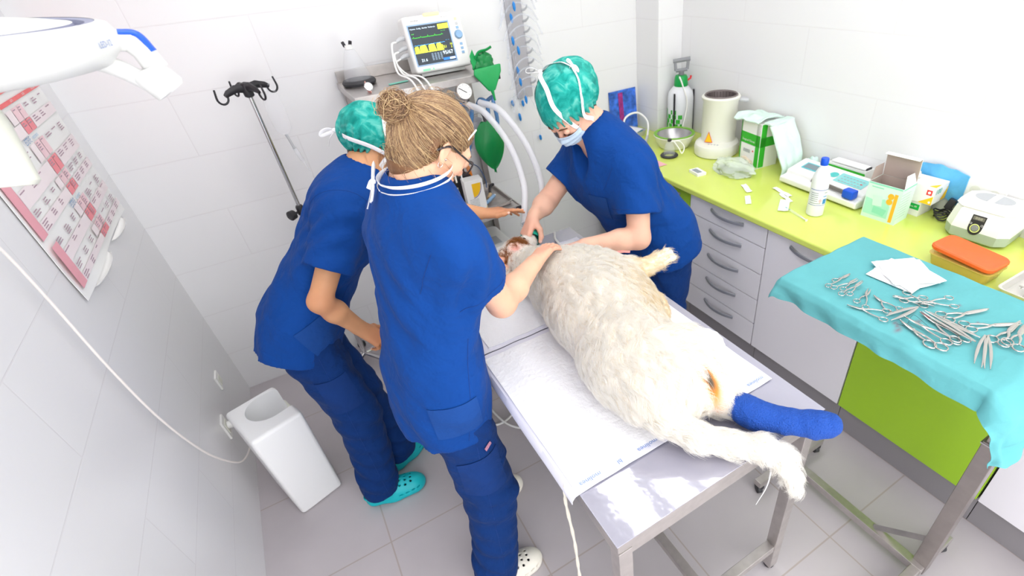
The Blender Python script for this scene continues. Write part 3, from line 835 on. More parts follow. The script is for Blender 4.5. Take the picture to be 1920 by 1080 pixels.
o = MB().sheet(lambda u, v: (3.019+.006*math.sin(9*u), -1.80-.24*u, 1.075-.13*v+.02*math.sin(3*u)+nz(u, v, 5, .012, 7)), 24, 12, th=.006).build('plastic_sheet', mat('sky_blue_plastic', '#62b8ea', .35, bump=.6, bscale=30), None)
tag(o, 'crumpled sky blue plastic sheet between the glove boxes and the wall', 'plastic sheet')
t = thing('power_adapter', 'black plug and coiled black cord beside the ultrasonic cleaner', 'cord', (2.965, -2.015, ZW))
pts = []
for k in range(60):
    a = k*.42; r = .035+.008*math.sin(k*.9); pts.append((-.01+r*math.cos(a)*.8, r*math.sin(a)*.9, .006+.0006*k+.004*math.sin(k*1.3)))
MB().tube(pts, .003, 6).build('cord', 'black', t)
MB().box((.035, .0, .055), (.035, .03, .045), .005, rotm(.3, .2, .3)).build('plug', 'black', t)

# wall outlet
t = thing('wall_outlet', 'white double socket plate on the right wall behind the ultrasonic cleaner', 'socket', (X1, -2.11, 1.03))
MB().box((-.005, 0, 0), (.01, .15, .082), .003).build('plate', 'white', t)
for s in (-.036, .036): MB().lathe([(.02, 0), (.019, -.006), (0, -.006)], 20, T=Matrix.Translation((-.0105, s, 0)) @ Matrix.Rotation(-PI/2, 4, 'Y')).build('socket', 'offwhite', t)

# ultrasonic cleaner
t = thing('ultrasonic_cleaner', 'white and sage grey ultrasonic cleaner with a round dial and clear lid windows', 'ultrasonic cleaner', (2.925, -2.185, ZW+.006), .06)
def octo(hx_, hy_, ch, z, dx_=0): return [(-hx_+dx_, hy_-ch, z), (-hx_+dx_, -hy_+ch, z), (-hx_+ch+dx_, -hy_, z), (hx_-ch+dx_, -hy_, z), (hx_+dx_, -hy_+ch, z), (hx_+dx_, hy_-ch, z), (hx_-ch+dx_, hy_, z), (-hx_+ch+dx_, hy_, z)]
def loft(name, ls, m, par):
    n = len(ls[0]); vs = [p for l in ls for p in l]
    fs = [[i*n+k, i*n+(k+1) % n, (i+1)*n+(k+1) % n, (i+1)*n+k] for i in range(len(ls)-1) for k in range(n)]+[list(range(n))[::-1], [(len(ls)-1)*n+k for k in range(n)]]
    return MB().add(vs, fs).build(name, m, par, auto=25)
loft('lower_shell', [octo(.082, .10, .03, 0), octo(.09, .108, .03, .008), octo(.094, .112, .032, .045)], 'ugrey', t)
loft('upper_shell', [octo(.094, .112, .032, .0455), octo(.094, .112, .032, .05), octo(.078, .1, .028, .118), octo(.074, .096, .03, .124)], 'white', t)
lid = loft('lid', [octo(.076, .1, .03, .1245), octo(.08, .104, .03, .128), octo(.074, .098, .03, .143, .002), octo(.055, .08, .03, .15, .004)], 'white', t)
wn = MB()
for s in (-1, 1):
    wn.add([(.004+.042*math.cos(a), s*(.012+.055*math.sin(a)), .1508) for a in [PI*k/14 for k in range(15)]], [list(range(15))])
wn.build('lid_window', mat('smoky_window', '#b9bcc0', .15), lid)
fx = lambda z: -.094+(z-.05)*.235-.0015
pn = MB(); nn = 20
ol = [(.024, .108), (-.024, .108), (-.024, .062)]+[(-.024*math.cos(a), .062-.028*math.sin(a)) for a in [PI*k/12 for k in range(1, 12)]]+[(.024, .062)]
pn.add([(fx(z), y, z) for y, z in ol], [list(range(len(ol)))])
P_ = pn.build('control_panel', 'scrub_black', t, smooth=False)
zz_ = V((.23, 0, 1)).normalized()
dl = MB(); ring(dl, (fx(.06)-.001, 0, .06), (0, -1, 0), zz_, .017, .004); dl.build('dial_ring', mat('dial_yellow', '#d9e08a', .5), P_)
dl = MB().lathe([(.012, 0), (.011, .004), (.004, .005), (0, .004)], 20, T=Matrix.Translation((fx(.06), 0, .06)) @ Matrix.Rotation(-PI/2, 4, 'Y')); dl.build('dial', 'grey', P_)
q = MB(); quad(q, (fx(.097)-.001, 0, .097), (0, -1, 0), zz_, .04, .014); q.build('display', mat('led_window', '#6f6d60', .3), P_)
text_mb('888', .013, frame((fx(.097)-.0016, 0, .097), (0, -1, 0), zz_), sx=1.3).build('digits', mat('digit_grey', '#b5b29b', .5), P_, smooth=False)
q = MB()
for s in (-.019, .019): ring(q, (fx(.075)-.001, s, .075), (0, -1, 0), zz_, .004, .001)
q.build('side_key', 'paper', P_)

# orange-lidded tub
t = thing('food_tub', 'clear amber plastic tub with an orange lid beside the teal drape', 'tub', (2.625, -2.278, ZW), -.06)
def rrect(hx_, hy_, r, z, n=6):
    o = []
    for cx, cy, a0 in ((hx_-r, hy_-r, 0), (-hx_+r, hy_-r, PI/2), (-hx_+r, -hy_+r, PI), (hx_-r, -hy_+r, 1.5*PI)):
        for k in range(n+1): a = a0+PI/2*k/n; o.append((cx+r*math.cos(a), cy+r*math.sin(a), z))
    return o
loft('tub_body', [rrect(.05, .092, .02, 0), rrect(.054, .096, .022, .004), rrect(.062, .105, .024, .043), rrect(.066, .109, .026, .046), rrect(.066, .109, .026, .049)], 'amber', t)
MB().box((0, 0, .014), (.1, .185, .016), .004).build('contents', mat('brown_solution', '#b59a3c', .4), t)
tl = loft('lid', [rrect(.064, .107, .026, .0495), rrect(.066, .109, .026, .055), rrect(.066, .109, .026, .062), rrect(.062, .105, .024, .066), rrect(.058, .101, .022, .0655), rrect(.052, .095, .02, .064)], 'orange', t)
for i in range(len(tl.data.vertices)):
    v = tl.data.vertices[i]; v.co.z += .012*(v.co.y/.11+1)*.5+.006
# instrument tray at the right edge
t = thing('instrument_tray', 'shallow steel tray of instruments on the worktop at the right edge of the drape', 'tray', (2.635, -2.505, ZW), -.03)
loft('tray_shell', [rrect(.085, .075, .02, 0), rrect(.09, .08, .02, .028), rrect(.097, .087, .022, .031), rrect(.097, .087, .022, .034), rrect(.089, .079, .02, .033), rrect(.084, .074, .018, .005)], mat('pale_enamel', '#d9d6d2', .25, .5), t)
o = MB().lathe([(.0, .0), (.028, 0), (.032, .004), (.032, .05), (.026, .055), (0, .055)], 24).build('cup', mat('yellow_plastic', '#e8e23c', .4), None, loc=(2.965, -2.36, ZW)); tag(o, 'small yellow plastic cup at the right edge beside the ultrasonic cleaner', 'cup')
t = thing('screw_cap', 'small blue screw cap lying on the worktop above the teal drape', 'cap', (2.535, -1.978, ZW))
MB().lathe([(.016, 0), (.017, .003), (.016, .012), (.013, .012), (.013, .003), (0, .003)], 24).build('cap_shell', 'blue', t); MB().tube([(.015, 0, .003), (.026, .004, .003)], .003, 6).build('tab', 'blue', t)

# in the far corner: brochure on the wall, looped white cable, tray of leaflets
t = thing('brochure', 'blue and purple printed brochure standing against the back wall', 'brochure', (2.71, -.030, ZW), 0)
MB().box((0, .012, .13), (.215, .004, .26), rot=rotm(-.09, 0, 0)).build('cover', mat('brochure_blue', '#3d6fd0', .4, var=.55, vscale=22), t, smooth=False)
MB().box((-.02, .0085, .145), (.035, .002, .2), rot=rotm(-.09, 0, 0)).build('printed_band', mat('magenta_print', '#a0307f', .5, var=.3, vscale=50), t, smooth=False)
MB().box((.06, .0085, .065), (.09, .002, .09), rot=rotm(-.09, 0, 0)).build('printed_corner', mat('dark_print', '#3a3a4a', .5, var=.4, vscale=40), t, smooth=False)
t = thing('leaflet_tray', 'pale tray of white and teal leaflets in the back corner of the worktop', 'tray', (2.64, -.16, ZW), .2)
loft('tray_shell', [rrect(.10, .07, .02, 0), rrect(.108, .078, .022, .035), rrect(.104, .074, .02, .035), rrect(.097, .067, .018, .004)], 'lgrey', t)
for k in range(3):
    MB().box((.005*k, -.004*k, .02+.009*k), (.17, .115, .005), .001, rotm(.03*k, .04, .15*k)).build('leaflet', ['paper', mat('leaflet_teal', '#2f9fb0', .5), 'paper'][k], t)
t = thing('hose_loop', 'white looped hose lying over the leaflet tray in the corner', 'hose', (2.66, -.20, ZW))
MB().tube(spline([(-.16, -.10, .01), (-.10, -.02, .06), (-.02, .06, .12), (.07, .05, .135), (.09, -.03, .09), (.02, -.12, .03), (-.06, -.2, .012)], 10), .0065, 10).build('hose', 'white', t)
MB().tube([(.02, -.12, .03), (-.065, -.205, .0125)], .009, 10).build('sleeve', 'lgrey', t)
o = MB().sheet(lambda u, v: (2.42+.09*u, -.60-.13*v, ZW+.001+.002*math.sin(u*4)), 4, 4, th=.0008).build('paper_sheet', 'pinkprint', None); tag(o, 'white and pink paper sheet under the clear cone mask', 'paper')
# ------------------------------------------------------------------ draped instrument stand
t = thing('instrument_stand', 'steel wheeled instrument stand under the teal drape, with a black clamp knob', 'stand', (2.10, -2.70, 0))
def rel(p): return V(p)-V((2.10, -2.70, 0))
MB().box((0, 0, .385), (.048, .048, .70), .003).build('post', 'steel_dark', t)
MB().box((0, 0, .83), (.036, .036, .25), .003).build('inner_post', 'steel', t)
tr = MB(); tr.box(rel((2.207, -2.322, .966)), (.43, .64, .014), .004)
tr.box(rel((2.12, -2.50, .948)), (.05, .42, .022), .003); tr.build('tray', 'steel', t)
MB().box(rel((2.072, -2.42, .062)), (.036, .60, .036), .003).build('base_bar', 'steel', t)
for nm, x0, x1, y in (('cross_bar', 1.865, 2.27, -2.14), ('cross_bar', 1.80, 2.27, -2.70)):
    MB().box(rel(((x0+x1)/2, y, .062 if y > -2.5 else .0601)), (x1-x0, .034, .034), .003).build(nm, 'steel', t)
MB().tube([rel((2.078, -2.53, .075)), rel((2.095, -2.685, .20))], .014, 4).build('brace', 'steel', t)
for x, y in ((1.885, -2.14), (2.25, -2.14), (1.82, -2.70), (2.25, -2.70)):
    c = MB().lathe([(.011, .0405), (.011, .05)], 12, T=Matrix.Translation(rel((x, y, 0)))); c.box(rel((x, y, .034)), (.022, .034, .022), .004); cc = c.build('caster', 'black', t)
    MB().lathe([(.009, -.011), (.021, -.009), (.021, .009), (.009, .011)], 22, T=Matrix.Translation(rel((x-.005, y, .0212))) @ Matrix.Rotation(PI/2, 4, 'Y') @ Matrix.Rotation(.4, 4, 'X')).build('wheel', 'rubber', cc)
k = MB(); k.tube([(.024, 0, .70), (.05, 0, .70)], .005, 10); k.build('clamp_screw', 'chrome', t)
k = MB(); k.tube([(.045, 0, .70), (.052, 0, .70), (.06, 0, .70), (.083, 0, .70), (.086, 0, .70)], [.009, .009, .016, .016, .013], 8); k.build('clamp_knob', 'black', t)
MB().box((0, 0, .728), (.054, .054, .006), .001).build('collar', 'chrome', t)

# the drape: flat over the tray, falling over its sides in folds
X0d, X1d, Y0d, Y1d, ZD = 1.985, 2.43, -2.655, -1.995, .9815
Mdr = fabric('teal_drape_stained', '#63abb0', .85, .05, .22)
_nt = Mdr.node_tree; _b = _nt.nodes['Principled BSDF']
_at = _nt.nodes.new('ShaderNodeAttribute'); _at.attribute_name = 'stain'
_mx = _nt.nodes.new('ShaderNodeMix'); _mx.data_type = 'RGBA'; _mx.inputs[7].default_value = lin('#8a3048')
_src = _b.inputs['Base Color'].links[0].from_socket
_nt.links.new(_at.outputs['Fac'], _mx.inputs[0]); _nt.links.new(_src, _mx.inputs[6]); _nt.links.new(_mx.outputs[2], _b.inputs['Base Color'])
def drape_pt(a, b):
    """a,b run in cloth metres from the tray's left near corner"""
    x, y = X0d+a, Y0d+b
    ex = max(0, X0d-x, x-X1d); sx = -1 if x < X0d else 1
    ey = max(0, Y0d-y, y-Y1d); sy = -1 if y < Y0d else 1
    px, py = min(max(x, X0d), X1d), min(max(y, Y0d), Y1d)
    z = ZD+.0015*math.sin(14*x+3)+.002*mnoise.noise(V((x*9, y*9, 0)))
    # gentle rolls near the rim
    rim = min(px-X0d, X1d-px, py-Y0d, Y1d-py)
    z += .006*max(0, 1-rim/.06)*(.6+mnoise.noise(V((x*14, y*10, 3))))
    d = math.hypot(ex, ey)
    if d > 0:
        f = .5*mnoise.noise(V((x*7, y*7, 5)))+.5*mnoise.noise(V((x*16, y*16, 9)))
        o = min(d, .03)*.45+d*.13+d*.30*f
        if sy < 0: o += .055*min(1, ey/.05)
        k = V((sx*ex, sy*ey, 0)).normalized()
        px += k.x*o; py += k.y*o
        z -= max(0, d-.01)*.93
    return V((px, py, z))
nu, nv = 110, 150
A0, A1, B0, B1 = -.085, X1d-X0d+.05, -.235, Y1d-Y0d+.05
o = MB().sheet(lambda u, v: drape_pt(A0+(A1-A0)*u, B0+(B1-B0)*v), nu, nv, th=.0016).build('surgical_drape', Mdr, None)
# pull the near left corner of the cloth out to a long point
for v in o.data.vertices:
    p = v.co
    if p.y < Y0d and p.z < ZD:
        wgt = max(0, 1-abs(p.x-1.995)/.42)
        p.z = ZD-(ZD-p.z)*(.28+.74*wgt)
tag(o, 'teal surgical drape covering the instrument stand, with small blood stains', 'drape')
st = np.zeros(len(o.data.vertices))
for bx, by, rx, ry in ((2.044, -2.363, .010, .006), (2.02, -2.386, .016, .007), (2.104, -2.397, .010, .006), (2.035, -2.375, .010, .006), (2.275, -2.425, .006, .004), (2.228, -2.501, .006, .004), (2.235, -2.512, .004, .003)):
    for i, v in enumerate(o.data.vertices):
        q = ((v.co.x-bx)/rx)**2+((v.co.y-by)/ry)**2
        if q < 4: st[i] = max(st[i], .6*math.exp(-q))
set_tint(o, st, 'stain')

INS = {'H1': [[2.166, -2.124], [2.096, -2.118], [2.05, -2.126]], 'H2': [[2.152, -2.162], [2.064, -2.17], [2.051, -2.145]],
'H3': [[2.148, -2.181], [2.034, -2.185], [2.05, -2.202]], 'H4': [[2.135, -2.216], [2.047, -2.232], [2.037, -2.268]],
'H5': [[2.005, -2.227], [2.068, -2.319], [2.025, -2.335]], 'H6': [[2.113, -2.245], [2.069, -2.316], [2.107, -2.335]],
'H7': [[2.152, -2.283], [2.216, -2.343], [2.178, -2.366]], 'H8': [[2.197, -2.389], [2.198, -2.301], [2.150, -2.320]],
'H9': [[2.179, -2.34], [2.272, -2.39], [2.243, -2.422]], 'S1': [[2.306, -2.488], [2.178, -2.419], [2.166, -2.449]],
'S2': [[2.305, -2.576], [2.184, -2.482], [2.171, -2.508]], 'S3': [[2.314, -2.568], [2.173, -2.561], [2.176, -2.590]],
'S4': [[2.309, -2.584], [2.186, -2.592], [2.179, -2.622]], 'N1': [[2.058, -2.366], [2.021, -2.475], [2.032, -2.500]],
'N2': [[2.078, -2.365], [2.060, -2.497], [2.087, -2.506]], 'N3': [[2.139, -2.378], [2.086, -2.508], [2.114, -2.519]]}
M['bloody'] = mat('steel_with_blood', '#a8605f', .3, .8)
def clamp(name, cat, label, key, lift, sc=1, spread=.0, curve=0, cross=True, group='ring-handled instruments on the drape'):
    tip, a, b = [V((x, y, 0)) for x, y in INS[key]]
    mid = (a+b)/2; ax = (mid-tip).normalized(); sd = V((-ax.y, ax.x, 0)); L = (mid-tip).length
    if (a-b).dot(sd) < 0: a, b = b, a
    pv = tip+ax*L*(.40 if name != 'surgical_scissors' else .5)
    t = thing(name, label, cat, (pv.x, pv.y, .988+lift), 0, group)
    wd = .0042*sc
    for s, rc in ((1, a), (-1, b)):
        r = .0095*sc+.002
        e = rc-(rc-pv).normalized()*r
        s2 = -s if cross else s
        tipp = tip+sd*s2*(spread+.0006)
        pts = [tipp-pv, tip+ax*L*.15+sd*s2*(spread*.8+.0015)+sd*curve*.004-pv, V((0, 0, 0))+sd*s2*.001, (pv*.55+e*.45)+sd*s*.003-pv, e-pv]
        pts = [V((p.x, p.y, s*.0009)) for p in spline(pts, 5)]
        n = len(pts)
        rs = [(wd*(.22+.78*min(1, i/(n*.35))) if i < n*.5 else wd*(.85-.35*(i-n*.5)/(n*.5)), .0013*sc+.0004) for i in range(n)]
        m = MB().tube(pts, rs, 8, flat=(0, 0, 1))
        rr = [(rc-pv)+V((r*math.cos(q)*1.18*ax.x-r*math.sin(q)*ax.y, r*math.cos(q)*1.18*ax.y+r*math.sin(q)*ax.x, s*.0009)) for q in [2*PI*k/20 for k in range(21)]]
        m.tube(rr, .0014*sc+.0004, 8)
        m.build('blade', 'inst', t)
    MB().lathe([(.003*sc, -.003), (.003*sc, .003), (.0015, .0035), (0, .0035)], 12).build('pivot_screw', 'inst', t)
    return t
HD = 'steel artery forceps '
clamp('artery_forceps', 'forceps', HD+'in the far left heap, tip pointing at the white gauze', 'H1', .002, .8)
clamp('artery_forceps', 'forceps', HD+'in the far left heap, under the others with a straight open tip', 'H2', .006, .8, .002)
clamp('artery_forceps', 'forceps', HD+'in the far left heap, topmost across the stack of rings', 'H3', .010, .8, .001)
clamp('artery_forceps', 'forceps', HD+'with open jaws at the near end of the far left heap', 'H4', .002, .8, .003)
clamp('artery_forceps', 'forceps', 'long steel artery forceps lying along the drape fold at the left', 'H5', .002, .9)
clamp('artery_forceps', 'forceps', 'dark-tipped steel artery forceps between the left heap and the gauze', 'H6', .002, .85, .001)
clamp('towel_clamp', 'clamp', 'steel towel clamp with curved jaws touching the near corner of the gauze', 'H7', .002, .9, .004, 1)
clamp('towel_clamp', 'clamp', 'steel towel clamp with curved jaws lying over another beside the gauze corner', 'H8', .006, .9, .004, -1)
clamp('artery_forceps', 'forceps', 'steel artery forceps farthest toward the worktop, near the orange lid', 'H9', .003, .9, .001)
clamp('surgical_scissors', 'scissors', 'closed steel scissors nearest the orange-lidded tub, blades toward the worktop', 'S1', .002, 1.15)
clamp('surgical_scissors', 'scissors', 'long slim closed steel scissors at the right of the drape', 'S2', .002, 1.1)
clamp('surgical_scissors', 'scissors', 'broad closed steel scissors at the near right corner, beside the upright tweezers', 'S3', .002, 1.3)
clamp('surgical_scissors', 'scissors', 'broad steel scissors at the nearest right corner, ring over another pair', 'S4', .006, 1.25)
clamp('needle_holder', 'needle holder', 'wide steel needle holder along the near left drape fold', 'N1', .002, 1.35)
clamp('needle_holder', 'needle holder', 'steel needle holder lying just inside the one at the drape fold', 'N2', .006, 1.1)
n3 = clamp('needle_holder', 'needle holder', 'steel needle holder with a blood smeared tip', 'N3', .0025, 1.2)
v0 = V((2.139, -2.378, 0))-n3.location
MB().tube([(v0.x, v0.y, .0022), (v0.x-.012, v0.y-.035, .0032)], [(.0012, .0008), (.003, .0014)], 8, flat=(0, 0, 1)).build('blood_smear', 'bloody', n3)
def tweezers(label, j, e1, e2, lift, w_=.005):
    j, e1, e2 = V((*j, 0)), V((*e1, 0)), V((*e2, 0))
    t = thing('tweezers', label, 'tweezers', (j.x, j.y, .988+lift), 0, 'steel tweezers on the drape')
    for s, e in ((1, e1), (-1, e2)):
        d = e-j; sd = V((-d.y, d.x, 0)).normalized(); b = ((e1-j).cross(e2-j)).z
        out = sd*(1 if b < 0 else -1)*s*.004
        pts = spline([V((0, 0, 0)), d*.35+out, d*.7+out*.8, d], 6); n = len(pts)
        rs = [(w_*(.5+.5*min(1, i/4)) if i < n*.55 else w_*(1-.85*(i-n*.55)/(n*.45)), .0009) for i in range(n)]
        MB().tube([V((p.x, p.y, s*.0006+.0008)) for p in pts], rs, 8, flat=(0, 0, 1)).build('arm', 'inst', t)
    return t
tweezers('broad dark steel tweezers spread open beside the blood stains', (2.156, -2.362), (2.041, -2.332), (2.034, -2.352), .004, .0055)
tweezers('long steel tweezers lying over the blood smeared needle holder', (2.115, -2.545), (2.146, -2.386), (2.138, -2.384), .009, .005)
tweezers('long slim dark steel tweezers beside the ones over the needle holder', (2.151, -2.541), (2.153, -2.388), (2.160, -2.392), .003, .0045)
tweezers('small steel tweezers with splayed tips, the farther of the pair at the near edge', (2.172, -2.543), (2.030, -2.586), (2.030, -2.604), .003, .004)
tweezers('small dark steel tweezers, the nearer of the pair at the near edge', (2.177, -2.549), (2.031, -2.611), (2.041, -2.620), .003, .004)
t = thing('gauze_stack', 'stack of white gauze squares on the teal drape', 'gauze', (2.30, -2.232, .986))
for k, (dx, dy, rz, s) in enumerate(((-.012, .004, .05, .155), (.006, -.012, -.28, .15), (.008, .006, -.5, .15), (.004, -.002, -.62, .145))):
    MB().sheet(lambda u, v: ((u-.5)*s, (v-.5)*s, .0015*math.sin(7*u+k)*math.sin(5*v+1)), 10, 10, th=.0022).build('gauze_square', 'gauze', t, loc=(dx, dy, .003+.0035*k), rz=rz)
t = thing('suture_thread', 'fine dark suture thread with a curved needle on the teal drape', 'thread', (2.08, -2.42, .986))
MB().tube(spline([(-.045, .05, .003), (-.03, .03, .003), (.03, .045, .004), (.02, .005, .003), (.005, -.03, .003), (.02, -.045, .003)], 8), .0005, 5).build('thread', 'black', t)
MB().tube(arc((.03, -.05, .003), .014, 0, 2.4, 10, (1, 0, 0), (0, 1, 0)), .0006, 5).build('needle', 'inst', t)
# loose instruments in the steel tray on the worktop
def ring_tool(label, x, y, ang, z):
    t = thing('artery_forceps', label, 'forceps', (x, y, z), ang, 'forceps in the steel tray')
    for s in (-1, 1):
        m = MB().tube(spline([(.055, s*.0005, s*.001), (.01, -s*.001, s*.001), (-.02, s*.006, s*.001), (-.03, s*.009, s*.001)], 4), [(.0028, .0013)]*13, 8, flat=(0, 0, 1))
        m.tube([(-.040+.011*math.cos(q), s*.012+.009*math.sin(q), s*.001) for q in [2*PI*k/18 for k in range(19)]], .0016, 8); m.build('blade', 'inst', t)
ring_tool('steel forceps in the tray, rings nearest the drape', 2.615, -2.485, .3, ZW+.012)
ring_tool('steel forceps in the tray, lying crosswise in the middle', 2.63, -2.505, 1.5, ZW+.018)
ring_tool('steel forceps in the tray, lying farthest from the drape', 2.65, -2.50, 2.4, ZW+.025)
# ------------------------------------------------------------------ anaesthesia trolley against the back wall
t = thing('trolley', 'steel anaesthesia trolley with three shelves against the back wall', 'trolley', (1.352, -.23, 0))
def R_t(x, y, z): return V((x-1.352, y+.23, z))
def shelf(z, lip, x0=1.015, x1=1.69, y0=-.45, y1=-.012, par=t, name='shelf'):
    m = MB(); cx, cy = (x0+x1)/2, (y0+y1)/2
    m.box(R_t(cx, cy, z-.006), (x1-x0-.002, y1-y0-.002, .010))
    for s, yy in ((-1, y0), (1, y1)): m.box(R_t(cx, yy-s*.004, z-.016+lip/2), (x1-x0, .008, .032+lip), .002)
    for s, xx in ((-1, x0), (1, x1)): m.box(R_t(xx-s*.004, cy, z-.016+lip/2), (.008, y1-y0-.016, .032+lip), .002)
    return m.build(name, 'steel', par)
shelf(1.5, .0); shelf(.8, .004); shelf(.40, .0)
MB().box(R_t(1.352, -.018, 1.525), (.66, .008, .05), .002).build('back_rim', 'steel', t)
for x in (1.045, 1.665): 
    MB().box(R_t(x, -.035, .74), (.032, .032, 1.42), .003).build('leg', 'steel_dark', t)
    f = MB().box(R_t(x, -.23, .075), (.032, .42, .032), .003).build('base_rail', 'steel', t)
    for yy in (-.05, -.41):
        MB().lathe([(.008, -.010), (.028, -.008), (.028, .008), (.008, .010)], 20, T=Matrix.Translation(R_t(x, yy, .0295)) @ Matrix.Rotation(PI/2, 4, 'Y')).build('caster', 'rubber', f)
for z, y in ((1.482, -.455), (.782, -.455)):
    MB().box(R_t(1.675, y+.003, z), (.032, .014, .036), .003).build('corner_bumper', 'black', t)
ZT = 1.5005
# mask with black ring standing on the shelf
t = thing('breathing_mask', 'clear conical mask standing on its black ring at the left of the trolley top', 'mask', (1.098, -.165, ZT))
MB().lathe([(.05, .004), (.062, .0), (.074, .004), (.077, .014), (.07, .024), (.058, .026), (.05, .018), (.05, .004)], 40).build('sealing_ring', 'rubber', t)
MB().lathe([(.060, .022), (.056, .05), (.042, .10), (.026, .14), (.016, .155), (.016, .165)], 36, cap=(False, False)).build('cone', 'clear', t)
MB().lathe([(.015, .15), (.018, .152), (.016, .168), (.0, .17)], 18).build('neck', 'white', t)
for a in (.6, 2.9): MB().box((.016*math.cos(a), .016*math.sin(a), .172), (.014, .010, .024), .003, rotm(.2, .3, a)).build('clip', 'black', t)
t = thing('wristwatch', 'small wristwatch with white dial and pink strap at the front of the trolley top', 'watch', (1.095, -.392, ZT+.001), .2)
MB().lathe([(.0, 0), (.017, 0), (.019, .003), (.019, .006), (.016, .008)], 24, T=Matrix.Translation((0, 0, .022)) @ Matrix.Rotation(1.0, 4, 'X')).build('case', 'chrome', t)
MB().lathe([(.016, .0082), (0, .0084)], 24, T=Matrix.Translation((0, 0, .022)) @ Matrix.Rotation(1.0, 4, 'X')).build('dial', 'paper', t)
MB().tube(spline([(0, .016, .038), (0, .024, .03), (0, .02, .008), (0, -.004, .003), (0, -.014, .008)], 5), [(.009, .002)]*21, 8, flat=(1, 0, 0)).build('strap', mat('pink_strap', '#e3a79c', .6), t)
o = MB().box((0, 0, .002), (.09, .022, .003), .001).build('plastic_strip', mat('mint_strip', '#7fd6c0', .5), None, loc=(1.245, -.30, ZT), rz=.1); tag(o, 'small mint green plastic strip lying on the trolley top', 'strip')

# patient monitor
t = thing('patient_monitor', 'white patient monitor with yellow and green traces on its dark screen', 'monitor', (1.475, -.25, ZT+.001), 0)
tl = Matrix.Rotation(math.radians(-9), 4, 'X'); O = Matrix.Translation((0, -.045, .137)) @ tl
def face(x, z, d=0): return O @ V((x, -d, z))
m = MB(); m.box((0, .055, 0), (.278, .11, .236), .014, seg=3)
for i in range(len(m.v)): m.v[i] = O @ m.v[i]
m.box((0, .02, .014), (.22, .11, .026), .004); m.build('housing', 'white', t)
fx_ = O.to_3x3() @ V((1, 0, 0)); fz_ = O.to_3x3() @ V((0, 0, 1))
q = MB(); quad(q, face(-.027, -.002, .0008), fx_, fz_, .198, .172, 0); q.build('bezel', mat('bezel_blue', '#9dbbdc', .4), t, smooth=False)
M['scr'] = mat('monitor_screen', '#101820', .25, emit='#33424f', estr=.55)
scr = MB(); quad(scr, face(-.027, -.002, .0014), fx_, fz_, .186, .160); S = scr.build('screen', 'scr', t, smooth=False)
def em(n, c, s=1.6): return mat(n, c, .5, emit=c, estr=s)
E_y, E_g, E_b, E_w, E_db, E_o = em('trace_yellow', '#e2ec3a'), em('trace_green', '#49d23c'), em('trace_blue', '#4fa8e6'), em('screen_white', '#cfe2f2'), em('screen_blue', '#2368d8'), em('lamp_amber', '#ffc98a', 1.2)
def fq(mb, x, z, w_, h, mi=0, d=.002): quad(mb, face(x, z, d), fx_, fz_, w_, h, mi)
y_ = MB()
zb = -.032
for x0, w_, h in ((-.117, .022, .028), (-.094, .037, .030), (-.052, .036, .031), (-.013, .026, .031), (.012, .006, .022)):
    P_ = [face(x0+w_*a, zb+h*b, .002) for a, b in ((0, 0), (1, 0), (.86, .9), (.74, 1), (.2, .93), (.06, .8))]
    y_.add(P_, [list(range(6))])
fq(y_, -.05, zb-.0005, .14, .0015)
q = MB(); fq(q, .040, .063, .05, .020); q.build('alarm_banner', E_y, S, smooth=False)
y_.build('capnograph_trace', E_y, S, smooth=False)
g_ = MB()
pts = [(-.115+.0024*i, .030+.0014*math.sin(i*2.1)+(.006 if i % 14 == 3 else 0)) for i in range(62)]
g_.tube([face(x, z, .002) for x, z in pts], .0008, 4); g_.build('ecg_trace', E_g, S, smooth=False)
b_ = MB(); b_.tube([face(-.115+.0024*i, -.001+.0006*math.sin(i), .002) for i in range(62)], .0008, 4); b_.build('oxygen_trace', E_b, S, smooth=False)
def txt(s, x, z, size, m_, nm='digits', al='CENTER'): return text_mb(s, size, frame(face(x, z, .0022), fx_, fz_), al).build(nm, m_, S, smooth=False)
txt('Paciente  Config.  Alarmas  Tendencias', -.115, .066, .0075, E_w, 'menu_text', 'LEFT')
txt('95/67', .034, -.046, .022, E_w); txt('51', .028, -.022, .016, E_y); txt('21.6', -.085, -.064, .017, E_w); txt('10', .058, -.014, .012, E_y); txt('3', .058, -.026, .012, E_y)
txt('ECG', -.108, .046, .006, E_g, 'small_text'); txt('--- ---', .035, .046, .010, E_g, 'small_text'); txt('--  --', .045, .006, .010, E_b, 'small_text')
mt = MB()
for i in range(4):
    for j in range(6): fq(mt, -.042+.014*i, -.042-.0052*j, .009, .0026, 0)
mt.build('table_text', mat('table_text', '#7f94a6', .5, emit='#8ea6ba', estr=.8), S, smooth=False)
q = MB(); fq(q, .035, -.072, .06, .010); q.build('status_bar', E_db, S, smooth=False); q = MB(); fq(q, .05, -.072, .026, .008, 0, .0026); q.build('status_button', E_w, S, smooth=False)
txt('mindray', -.085, .098, .011, mat('logo_grey', '#8b8b90', .6), 'brand_lettering'); txt('iMEC8 Vet', .055, .0985, .007, 'grey', 'model_lettering')
q = MB(); q.box(face(-.0, .116, .002), (.075, .016, .012), .004, O.to_3x3()); q.build('alarm_lamp', E_o, t)
q = MB()
q.lathe([(.019, 0), (.019, .010), (.015, .016), (0, .016)], 26, T=O @ Matrix.Translation((.105, .001, .020)) @ Matrix.Rotation(PI/2, 4, 'X')); q.build('dial', 'lblue', t)
for k, (z, c) in enumerate(((.085, E_o), (.066, 'lgrey'), (.049, 'lblue'), (-.020, 'lblue'), (-.038, 'lblue'), (-.056, 'lblue'))):
    q = MB(); q.box(face(.108, z, .001), (.013, .004, .011), .001, O.to_3x3()); q.build('button', c, t)
